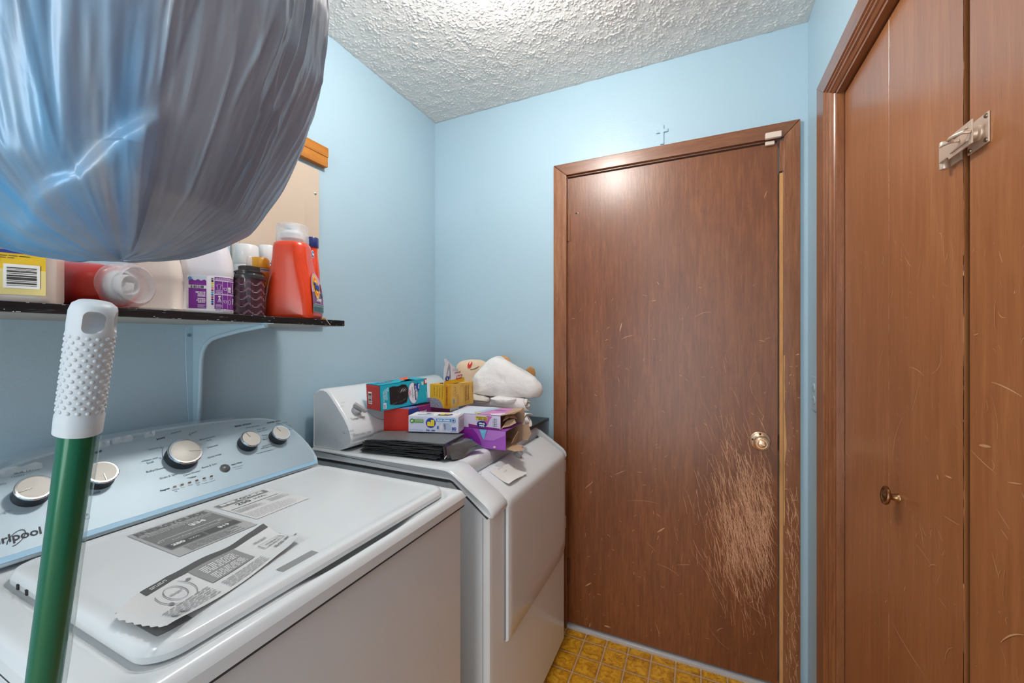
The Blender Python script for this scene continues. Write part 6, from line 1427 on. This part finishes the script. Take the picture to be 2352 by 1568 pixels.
# rolled white cloths, spiral ends towards the room
cl = NT('white_cloth'); setp(cl.bsdf, '#f0ecea', 0.9, sheen=0.3); f = cl.noise(cl.vec(), 300, 3); cl.bump(f, 0.3, 0.002); M_CLOTH = cl.m
def roll_cloth(name, label, cx, cz, R, x0, x1, y, turns, ph, seed, group=None):
    r = random.Random(seed); q = MB(); n = 40 * turns
    sec = []
    for i in range(n + 1):
        t = i / n; a = ph + t * turns * 2 * math.pi; rad = R * (1 - 0.80 * t) * (1 + 0.07 * math.sin(a * 2 + seed))
        sec.append((rad * math.cos(a) * 1.06, rad * math.sin(a) * (0.94 if math.sin(a) > 0 else 0.90)))
    rows = []
    for j in range(9):
        s = j / 8; x = x0 + (x1 - x0) * s
        row = []
        for i, (dy_, dz_) in enumerate(sec):
            wob = 0.008 * math.sin(i * 0.21 + seed) * (s ** 6) + 0.0016 * math.sin(s * 10 + i * 0.16)
            row.append(V3((x + wob, y + dy_ + 0.001 * math.sin(s * 7), cz + dz_ + 0.0015 * math.sin(s * 9 + i * 0.1))))
        rows.append(row)
    q.grid(rows)
    o = q.build(name, M_CLOTH, smooth=80)
    md = o.modifiers.new('cloth thickness', 'SOLIDIFY'); md.thickness = 0.0034; md.offset = 0
    return tag(o, label, 'cloth', group)
roll_cloth('rolled_cloth', 'white cloth rolled up on the black board, its open end facing the room', -0.61, PK + 0.0335, 0.033, -0.93, -0.618, 1.500, 2, 0.6, 2)
roll_cloth('rolled_cloth', 'upper rolled white cloth with a many-layered spiral end, under the towel', -0.61, PK + 0.0335 * 2 + 0.0250, 0.0275, -0.95, -0.640, 1.535, 3, 2.0, 5)

# plump things: outlines given on a facing plane, blown up to a real thickness
def puff(name, outline, o, U, W, depth, mat, parent=None, nr=16, nsub=96, noise=0.0, nfreq=30, seed=1, flat=0.5, centre=None, lean=0.0, soft=1):
    U, W = V3(U).normalized(), V3(W).normalized(); N = U.cross(W)
    pts = [V3((a, c, 0)) for a, c in outline]; per_ = []
    L = [(pts[i] - pts[i - 1]).length for i in range(1, len(pts))] + [(pts[0] - pts[-1]).length]; tot = sum(L)
    k, acc = 0, 0.0
    for i in range(nsub):
        t = tot * i / nsub
        while acc + L[k] < t: acc += L[k]; k += 1
        per_.append(pts[k].lerp(pts[(k + 1) % len(pts)], (t - acc) / L[k]))
    for _ in range(soft): per_ = [(per_[i - 1] + per_[i] * 2 + per_[(i + 1) % nsub]) / 4 for i in range(nsub)]
    c = V3((centre[0], centre[1], 0)) if centre else sum(per_, V3()) / nsub
    rings = []
    for side in (1, -1):
        rs = [i / nr for i in range(nr)] if side == 1 else [i / nr for i in range(nr, -1, -1)]
        for t in rs:
            rho = math.sin(t * math.pi / 2); hgt = depth * side * math.cos(t * math.pi / 2) ** flat
            rings.append([o + U * (c.x + (p.x - c.x) * max(rho, 0.004)) + W * (c.y + (p.y - c.y) * max(rho, 0.004)) + N * (hgt + lean * (c.y + (p.y - c.y) * rho)) for p in per_])
    q = MB(); q.loft(rings); ob = q.build(name, mat, parent, smooth=80)
    if noise:
        me = ob.data; co = np.empty(len(me.vertices) * 3); me.vertices.foreach_get('co', co); co = co.reshape(-1, 3)
        nn = np.empty(len(me.vertices) * 3); me.vertices.foreach_get('normal', nn); nn = nn.reshape(-1, 3)
        d = fbm(co[:, 0] * nfreq, co[:, 1] * nfreq, co[:, 2] * nfreq, 3, seed)[:, None]
        me.vertices.foreach_set('co', (co + nn * d * noise).ravel()); me.update()
    return ob
tw = NT('terry_towel'); setp(tw.bsdf, '#f7f5f3', 0.95, sheen=0.5); f = tw.noise(tw.vec(), 420, 3, .7); f2 = tw.noise(tw.vec(), 90, 3); tw.bump(tw.math('ADD', f, f2), 0.55, 0.004); M_TOWEL = tw.m
tb = V3((-0.735, 1.566, 0.0)); TU, TW_ = V3((CY * 0.9 + 0.06, SY * 0.9 - 0.08, 0)).normalized(), V3((0, 0, 1))
tpl = Pr(tb, TU, TW_)
def tow(pts): return [tpl.px(u, v) for u, v in pts]
TT = thing('bath_towel', 'thick folded white bath towel peaked on top of the cloths by the brown door', 'towel', (-0.735, 1.575, 1.056))
puff('towel_fold', tow([(1088, 902), (1086, 880), (1090, 862), (1104, 846), (1122, 828), (1138, 817), (1148, 819), (1172, 832), (1205, 851), (1232, 869), (1244, 884), (1247, 900), (1238, 912), (1222, 914), (1205, 911), (1190, 916), (1172, 921), (1154, 918), (1138, 908), (1110, 906)]), tb, TU, TW_, 0.070, M_TOWEL, TT, noise=0.0035, nfreq=26, seed=3, flat=0.55)
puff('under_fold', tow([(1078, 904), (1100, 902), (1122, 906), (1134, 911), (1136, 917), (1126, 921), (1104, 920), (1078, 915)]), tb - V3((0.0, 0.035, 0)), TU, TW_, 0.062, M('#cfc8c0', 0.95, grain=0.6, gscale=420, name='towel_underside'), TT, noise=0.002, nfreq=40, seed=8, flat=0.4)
q = MB(); q.prism([tpl.pt(a, c, 0.0985) for a, c in tow([(1090, 910.5), (1110, 912), (1127, 914.5), (1129, 916), (1110, 914.5), (1090, 912.5)])], -tpl.N * 0.004); q.build('crease_shade', M('#6e675f', 0.95, vary=0.1), TT)  # dark sliver painting the shade inside the towel's fold
puff('front_roll', tow([(1140, 910), (1160, 905), (1185, 907), (1200, 910), (1196, 918), (1178, 922.5), (1156, 920.5)]), tb - V3((0.0, 0.055, 0)), TU, TW_, 0.040, M_TOWEL, TT, noise=0.002, nfreq=40, seed=4, flat=0.45)

# plush toy peeping over the towel: a plain tan head with red cheeks and a stitched smile
tan = NT('tan_plush'); setp(tan.bsdf, '#ecd0b0', 0.95, sheen=0.5); f = tan.noise(tan.vec(), 500, 3); tan.bump(f, 0.6, 0.003); M_TAN = tan.m
pb = V3((-0.885, 1.690, 0)); pp = Pr(pb, TU, TW_)
PT_ = thing('plush_toy', 'tan stuffed toy with red cheeks and a stitched smile lying behind the towel', 'plush toy', (-0.80, 1.655, 1.06))
pts = [pp.px(u, v) for u, v in [(1048, 858), (1050, 838), (1060, 828), (1080, 825), (1104, 826), (1120, 833), (1130, 850), (1126, 880), (1100, 905), (1066, 900), (1050, 882)]]
puff('head', pts, pb, TU, TW_, 0.045, M_TAN, PT_, noise=0.001, seed=6, flat=0.5, soft=3)
pts = [pp.px(u, v) for u, v in [(1110, 850), (1130, 835), (1150, 832), (1180, 838), (1200, 858), (1205, 890), (1180, 915), (1130, 910)]]
puff('body', pts, pb + V3((0.0, 0.02, 0)), TU, TW_, 0.042, M_TAN, PT_, noise=0.001, seed=7)
pts = [pp.px(u, v) for u, v in [(1192, 860), (1194, 848), (1203, 842), (1212, 845), (1216, 856), (1214, 868), (1202, 872)]]
puff('paw', pts, pb + V3((0.02, 0.03, 0)), TU, TW_, 0.016, M('#bd8a55', 0.95, grain=0.6, gscale=400, name='brown_plush'), PT_, seed=2)
pts = [pp.px(u, v) for u, v in [(1126, 836), (1132, 822), (1144, 816), (1156, 820), (1164, 832), (1150, 842), (1136, 843)]]
puff('ear', pts, pb + V3((0.01, 0.03, 0)), TU, TW_, 0.014, M('#d8a877', 0.95, grain=0.6, gscale=400, name='tan_ear'), PT_, seed=2)
pr = Pr(pb - V3((0, 0, 0)) + pp.N * 0.0, TU, TW_, 0.0006)
hc = [sum(p[0] for p in [pp.px(1086, 864)]), pp.px(1086, 864)[1]]
def facebend(a, b, h):
    da, db = (a - hc[0]) / 0.078, (b - hc[1]) / 0.075; rho = min(0.995, math.hypot(da, db)); t = math.asin(rho)
    return pb + TU * a + TW_ * b + pp.N * (0.045 * math.cos(t) ** 0.5 + 0.003 + h)
pr.bend = facebend
a, c = pp.px(1083, 836); pr.disc(a, c, 0.0095, '#d02a20', 2, 0.017, n=20, rot=-0.35)
a, c = pp.px(1081, 829); pr.disc(a, c, 0.010, '#23406e', 1, 0.0035, n=16, rot=0.1)
a, c = pp.px(1104.5, 837); pr.disc(a, c, 0.004, '#c9251d', 2, 0.009, n=16, rot=-0.4)
sm = [pp.px(u, v) for u, v in ((1085, 847), (1094, 845.5), (1101, 842), (1106, 836), (1107, 831), (1103, 828))]
for i in range(len(sm) - 1): pr.line(sm[i:i + 2], 0.0012 + 0.0028 * math.sin(math.pi * (i + 0.8) / len(sm)), '#2a2322', 1)
pr.build('face', PT_)

# clear plastic cap left on the sloping front
sl0 = V3((-0.600, 0, 0.8847))
sN = V3((0.0490, 0, 0.0770)).normalized()
kp = hit(1189, 1046, sl0, sN)
T = thing('plastic_cap', 'small clear grey plastic cap sitting on the sloping dryer front', 'cap', kp)
q = MB(); q.lathe([(0.0155, 0.0004), (0.0160, 0.002), (0.0125, 0.0045), (0.0125, 0.013), (0.0135, 0.016), (0.0125, 0.019), (0.009, 0.0205), (0, 0.021)], kp, sN, 28); q.build('cap_shell', M('#b9bcbe', 0.14, alpha=0.8, coat=0.5, name='clear_grey_plastic', vary=0), T, smooth=40)
q = MB(); q.lathe([(0.0100, 0.0205), (0.0095, 0.0225), (0, 0.0230)], kp, sN, 24); q.build('cap_top', M('#8f9294', 0.2, name='grey_insert'), T, smooth=40)

# handwritten note taped on the slope
nU = V3((0, 1, 0)); nW = V3((-0.0770, 0, 0.0490)).normalized()
npr = Pr(sl0 + sN * 0.0006, nU, nW, 0.0004)
NT_ = thing('paper_note', 'small curling white handwritten note taped to the sloping dryer front', 'note', npr.pt(*npr.px(1160, 1085)))
c4 = [npr.px(u, v) for u, v in ((1124, 1082), (1166, 1115), (1208, 1090), (1168, 1064))]   # near-left, near-right(bottom), far-right, far-left
n = 14; rows = []
for i in range(n):
    w = i / (n - 1); row = []
    for j in range(n):
        s = j / (n - 1)
        a = (c4[0][0] * (1 - w) + c4[1][0] * w) * (1 - s) + (c4[3][0] * (1 - w) + c4[2][0] * w) * s
        b_ = (c4[0][1] * (1 - w) + c4[1][1] * w) * (1 - s) + (c4[3][1] * (1 - w) + c4[2][1] * w) * s
        row.append(npr.pt(a, b_, 0.0006 + 0.011 * max(0, w - 0.5) ** 2 * 4 * (0.35 + 0.65 * abs(math.sin(s * 3.6 + 0.5))) ))
    rows.append(row)
q = MB(); q.grid(rows); PN = q.build('note_paper', M('#e4e3e1', 0.6, name='note_paper', vary=0.02), NT_, smooth=70)
npr.lift = 0.0012
a0, b0 = npr.px(1145, 1080); npr.text("DON'T TOUCH", a0, b0, 0.0045, '#8a8a90', w=0.032, rot=0.0, z=1); a0, b0 = npr.px(1158, 1086); npr.text('MY DRYER', a0, b0, 0.0042, '#9a9aa0', w=0.022, rot=-0.0, z=1)
npr.build('handwriting', PN)
q = MB(); q.prism([npr.pt(*npr.px(u, v), 0.0) for u, v in ((1134, 1068), (1150, 1058), (1184, 1072), (1168, 1080))], sN * 0.0002); q.build('tape', M('#e6e7e8', 0.12, alpha=0.35, name='clear_tape', vary=0), NT_, smooth=0)

# ================================================================ BROOM HANDLE LEANING BY THE WASHER
pt_ = EYEV + ray(220, 690) * (0.335 / F_PX); pm_ = EYEV + ray(100, 1568) * (0.374 / F_PX)
bd = (pm_ - pt_).normalized(); foot = pt_ + bd * ((pt_.z - 0.0) / -bd.z)
T = thing('broom', 'green pole with a white dimpled grip leaning up in front of the washer', 'broom', foot)
ax = -bd; Lp = (pt_ - foot).length
gm = NT('green_pole_paint'); setp(gm.bsdf, '#056446', 0.30, 0.25, coat=0.35); M_GRN = gm.m
q = MB(); q.lathe([(0.0118, 0.02), (0.0120, Lp - 0.10)], foot, ax, 32); q.build('pole', M_GRN, T, smooth=60)
M_GRIP = M('#c9d0d6', 0.42, sub=0.15, name='white_rubber_grip', vary=0.02)
q = MB(); gl = 0.116
prof = [(0.0135, 0.0), (0.0152, 0.0008), (0.0154, 0.016), (0.0147, 0.018), (0.0148, gl - 0.030), (0.0152, gl - 0.022), (0.0150, gl - 0.010), (0.0135, gl - 0.004), (0.010, gl - 0.001), (0.004, gl), (0, gl)]
go = foot + ax * (Lp - gl)
viewd = (EYEV - pt_).normalized(); s1 = ax.cross(viewd).normalized(); s2 = s1.cross(ax)      # s2 faces the viewer
q.lathe(prof, go, ax, 48, ref=s1); GR = q.build('grip', M_GRIP, T, smooth=40)
q = MB()                                                  # hanging slot, sunk into the end of the grip
sl = [(x, y) for x, y in rrect(0.0125, 0.0185, 0.005, 6)]
td = (-s2 * math.cos(0.85) + s1 * math.sin(0.85)).normalized()
cut = MB(); cut.prism([go + ax * (gl - 0.0160 + y) + s1 * (x - 0.0005) + s2 * 0.0145 - td * 0.02 for x, y in sl], td * 0.07)
co = cut.build('grip_slot_cutter', M_GRIP, None, smooth=0)
md = GR.modifiers.new('slot', 'BOOLEAN'); md.operation = 'DIFFERENCE'; md.object = co; md.solver = 'EXACT'
dg = bpy.context.evaluated_depsgraph_get(); me2 = bpy.data.meshes.new_from_object(GR.evaluated_get(dg)); GR.modifiers.clear(); GR.data = me2
bpy.data.objects.remove(co)
q = MB()
for i in range(15):
    for j in range(15):
        t = 2 * math.pi * (j + 0.5 * (i % 2)) / 15; h = 0.022 + i * 0.0046
        d = s1 * math.cos(t) + s2 * math.sin(t); c = go + ax * h + d * 0.01465
        q.lathe([(0.0018, 0.0), (0.0016, 0.0004), (0.0010, 0.0008), (0, 0.0010)], c, d, 8)
tag(q.build('grip_bumps', M_GRIP, T, smooth=70), kind='stuff')
# clear shrink sleeve loosened along one side of the pole
q = MB(); rows = []
for i in range(40):
    s = i / 39; h = Lp - gl - 0.002 - s * 0.42
    bul = 0.0024 * math.exp(-((s - 0.55) / 0.25) ** 2) * (1 if s < 0.93 else max(0, (1 - s) / 0.07)) + 0.0026 * (1 - s) ** 1.5
    row = []
    for j in range(15):
        t = math.radians(-95 + 115 * j / 14); d = s1 * math.cos(t) + s2 * math.sin(t)
        row.append(foot + ax * h + d * (0.0124 + bul * math.cos(t) ** 2))
    rows.append(row)
q.grid(rows); q.build('clear_sleeve', M('#cfe6dc', 0.12, alpha=0.38, spec=0.7, name='clear_sleeve', vary=0), T, smooth=80)
# broom head on the floor
hd = foot + V3((0, 0, 0)); hx = V3((bd.x, bd.y, 0)).normalized() if math.hypot(bd.x, bd.y) > 1e-4 else V3((1, 0, 0))
q = MB(); q.obox(V3((foot.x - 0.11, foot.y - 0.018, 0.055)), (0.22, 0, 0), (0, 0.036, 0), (0, 0, 0.03)); q.build('broom_head', M_GRN, T, bevel=0.008, seg=3)
q = MB(); q.obox(V3((foot.x - 0.105, foot.y - 0.016, 0.0)), (0.21, 0, 0), (0, 0.032, 0), (0, 0, 0.056)); tag(q.build('bristles', M('#c9b06a', 0.9, grain=0.8, gscale=300, name='bristle'), T, bevel=0.003), kind='stuff')

# ================================================================ HANGING TRASH BAG
BX, BY = -0.662, 0.232
nt, nz = 900, 420
th_, tz = np.meshgrid(np.linspace(0, 2 * math.pi, nt), np.linspace(0, 1, nz))
PR_T = np.array([0, .04, .08, .12, .17, .25, .33, .43, .55, .66, .77, .86, .91, .95, .975, 1])
PR_Z = np.array([1.388, 1.392, 1.404, 1.424, 1.450, 1.518, 1.577, 1.65, 1.75, 1.84, 1.93, 2.01, 2.07, 2.125, 2.165, 2.2])
PR_R = np.array([.002, .055, .098, .132, .164, .194, .214, .233, .245, .245, .230, .186, .13, .07, .032, .02])
Rz = np.interp(tz, PR_T, PR_R); Zz = np.interp(tz, PR_T, PR_Z)
for _ in range(14):
    Rz[1:-1] = (Rz[:-2] + 2 * Rz[1:-1] + Rz[2:]) / 4; Zz[1:-1] = (Zz[:-2] + 2 * Zz[1:-1] + Zz[2:]) / 4
c_, s_ = np.cos(th_), np.sin(th_)
def per(fx, fz, seed, o=3): return fbm(c_ * fx + 7, s_ * fx + 3, tz * fz, o, seed)
lumps = per(1.5, 2.4, 5, 2) * 0.015 + per(2.6, 3.2, 8, 2) * 0.007
r = np.random.RandomState(5); crease = np.zeros_like(tz)
thn = (th_ + math.pi) % (2 * math.pi) - math.pi
for k in range(300):                                     # long drawn folds running up to the neck
    a0 = r.uniform(-math.pi, math.pi); w_ = r.uniform(0.008, 0.04); lo_ = r.uniform(0.16, 0.6); hi_ = lo_ + r.uniform(0.15, 0.5); h_ = r.uniform(0.0010, 0.0040) * r.choice([1, 1, -1])
    ph_ = a0 + r.uniform(-0.25, 0.25) * (tz - lo_) + 0.02 * np.sin(tz * r.uniform(8, 20))
    dth = (thn - ph_ + math.pi) % (2 * math.pi) - math.pi
    prof_ = np.exp(-np.abs(dth) / w_) if r.rand() < 0.5 else np.exp(-(dth / w_) ** 2)
    crease += h_ * prof_ * np.clip((tz - lo_) / 0.10, 0, 1) * np.clip((hi_ - tz) / 0.15, 0, 1)
for k in range(60):                                      # short crossing crinkles
    a0, t0_ = r.uniform(-math.pi, math.pi), r.uniform(0.10, 0.9); an = r.uniform(-0.9, 0.9); L_ = r.uniform(0.05, 0.2)
    dth = (thn - a0 + math.pi) % (2 * math.pi) - math.pi; dt = (tz - t0_) * 2.2
    uu, vv = dth * math.cos(an) + dt * math.sin(an), -dth * math.sin(an) + dt * math.cos(an)
    crease += r.uniform(0.001, 0.0030) * np.exp(-np.abs(uu) / 0.025) * np.exp(-(vv / L_) ** 2)
# the slack corner of the bag: a pouch folded over low on the near side
deg = np.degrees(thn)
te = np.interp(deg, [-110, -75, -63, -48, -24, -14, -6], [.03, .06, .075, .10, .156, .207, .24])
pouch = 1 / (1 + np.exp(-(te - tz) / 0.0055)) * np.clip((-3 - deg) / 6, 0, 1) * np.clip((deg + 112) / 22, 0, 1)
pouch = pouch * (0.5 + 0.5 * np.clip(tz / 0.10, 0, 1))
fine = (1 - np.abs(per(11.0, 3.5, 31, 3))) ** 2 * 0.0028
amp = np.clip((tz - 0.05) / 0.15, 0, 1)
calm = 1 - 0.85 * np.exp(-((te - tz) / 0.035) ** 2) * np.clip((6 - deg) / 10, 0, 1) * np.clip((deg + 120) / 20, 0, 1)
crease = crease * (1 - 0.5 * pouch) * calm; fine = fine * calm
disp = lumps + amp * crease + amp * fine + 0.021 * pouch - 0.0055
crum = per(4.0, 4.0, 23, 2)
Rr = np.clip(Rz + disp * np.clip(Rz / 0.1, 0, 1), 0.001, None)
zdis = 0.002 * crum * (tz < 0.2)
SEAM = np.abs(th_ - math.pi)
Rr[:, -1] = Rr[:, 0]
bg = NT('bag_film'); setp(bg.bsdf, '#8a94a2', 0.34, 0.18, spec=0.6, coat=0.30, coat_r=0.2)
tc = bg.new('ShaderNodeTexCoord'); sp = bg.new('ShaderNodeSeparateXYZ'); bg.link(tc.outputs['Object'], sp.inputs[0])
# blue wall reflection painted into one side's colour, grey film elsewhere
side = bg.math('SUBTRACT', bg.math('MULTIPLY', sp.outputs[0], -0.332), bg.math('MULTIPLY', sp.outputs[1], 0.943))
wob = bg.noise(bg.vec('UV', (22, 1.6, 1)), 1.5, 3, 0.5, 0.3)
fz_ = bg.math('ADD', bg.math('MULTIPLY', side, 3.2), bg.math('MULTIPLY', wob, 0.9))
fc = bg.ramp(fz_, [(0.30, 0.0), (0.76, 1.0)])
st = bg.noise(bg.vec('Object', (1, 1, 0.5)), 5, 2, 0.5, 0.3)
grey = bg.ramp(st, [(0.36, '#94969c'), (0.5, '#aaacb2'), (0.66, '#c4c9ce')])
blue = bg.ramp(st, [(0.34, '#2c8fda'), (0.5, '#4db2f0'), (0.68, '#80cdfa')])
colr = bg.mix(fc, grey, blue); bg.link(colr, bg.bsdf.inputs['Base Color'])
w1 = bg.noise(bg.vec('Object', (1, 1, 0.22)), 34, 3, 0.5, 0.5); w2 = bg.noise(bg.vec('Object', (1, 1, 0.6)), 16, 3, 0.5, 0.8)
bg.bump(bg.math('ADD', w1, w2), 0.22, 0.006)
tl = bg.new('ShaderNodeBsdfTranslucent'); bg.link(colr, tl.inputs[0]); mx = bg.new('ShaderNodeMixShader', i_0=0.30)
bg.link(bg.bsdf.outputs[0], mx.inputs[1]); bg.link(tl.outputs[0], mx.inputs[2]); bg.link(mx.outputs[0], bg.out.inputs['Surface'])
BAG = thing('trash_bag', 'bulging blue-grey plastic trash bag hanging in front of the shelf', 'trash bag', (BX, BY, 1.40))
wseam = 0.035 * np.clip(1 - tz / 0.20, 0, 1) ** 2
bu = Rr * np.cos(th_ - YAW) + wseam * np.tanh(2.2 * np.cos(th_ - YAW)); bw = Rr * np.sin(th_ - YAW) * (1 - 0.35 * np.clip(1 - tz / 0.2, 0, 1) ** 2)
zdis = zdis + 0.010 * np.clip(1 - tz / 0.10, 0, 1) * (bu / 0.1) ** 2 * 0.3
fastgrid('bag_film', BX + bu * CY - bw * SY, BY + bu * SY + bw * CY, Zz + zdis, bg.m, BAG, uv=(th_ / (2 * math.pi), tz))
q = MB(); q.lathe([(0.024, 2.155), (0.027, 2.160), (0.027, 2.172), (0.024, 2.177)], (BX, BY, 0), (0, 0, 1), 20); q.tube([(BX, BY, 2.17), (BX + 0.004, BY, 2.26), (BX, BY, 2.40)], 0.004, 10); q.build('tie', M('#b02a24', 0.4, name='red_drawstring'), BAG)
q = MB(); q.tube([(BX, BY, 2.437), (BX, BY, 2.42), (BX + 0.012, BY, 2.405), (BX + 0.006, BY, 2.392), (BX - 0.006, BY, 2.394)], 0.0028, 10); q.lathe([(0.012, 2.434), (0.012, 2.4395)], (BX, BY, 0), (0, 0, 1), 16)
tag(q.build('ceiling_hook', M('#d6d8da', 0.3, 0.9)), 'white screw hook in the ceiling carrying the trash bag', 'hook')

# ================================================================ CEILING LAMPS (out of the picture, the rear one added as fill)
def ceiling_lamp(x, y, zb, label):
    T = thing('ceiling_light', label, 'light', (x, y, ZC))
    q = MB(); q.lathe([(0.062, ZC - 0.004), (0.060, ZC - 0.022), (0.036, ZC - 0.030)], (x, y, 0), (0, 0, 1), 32); q.build('lamp_holder', M('#e8e8e6', 0.4), T)
ceiling_lamp(LAMP_AT[0], LAMP_AT[1], LAMP_AT[2], 'white porcelain lamp holder on the ceiling above the dryer')
ceiling_lamp(REAR_FILL_AT[0], REAR_FILL_AT[1], REAR_FILL_AT[2], 'added white lamp holder for the unseen fill lamp behind the viewer')
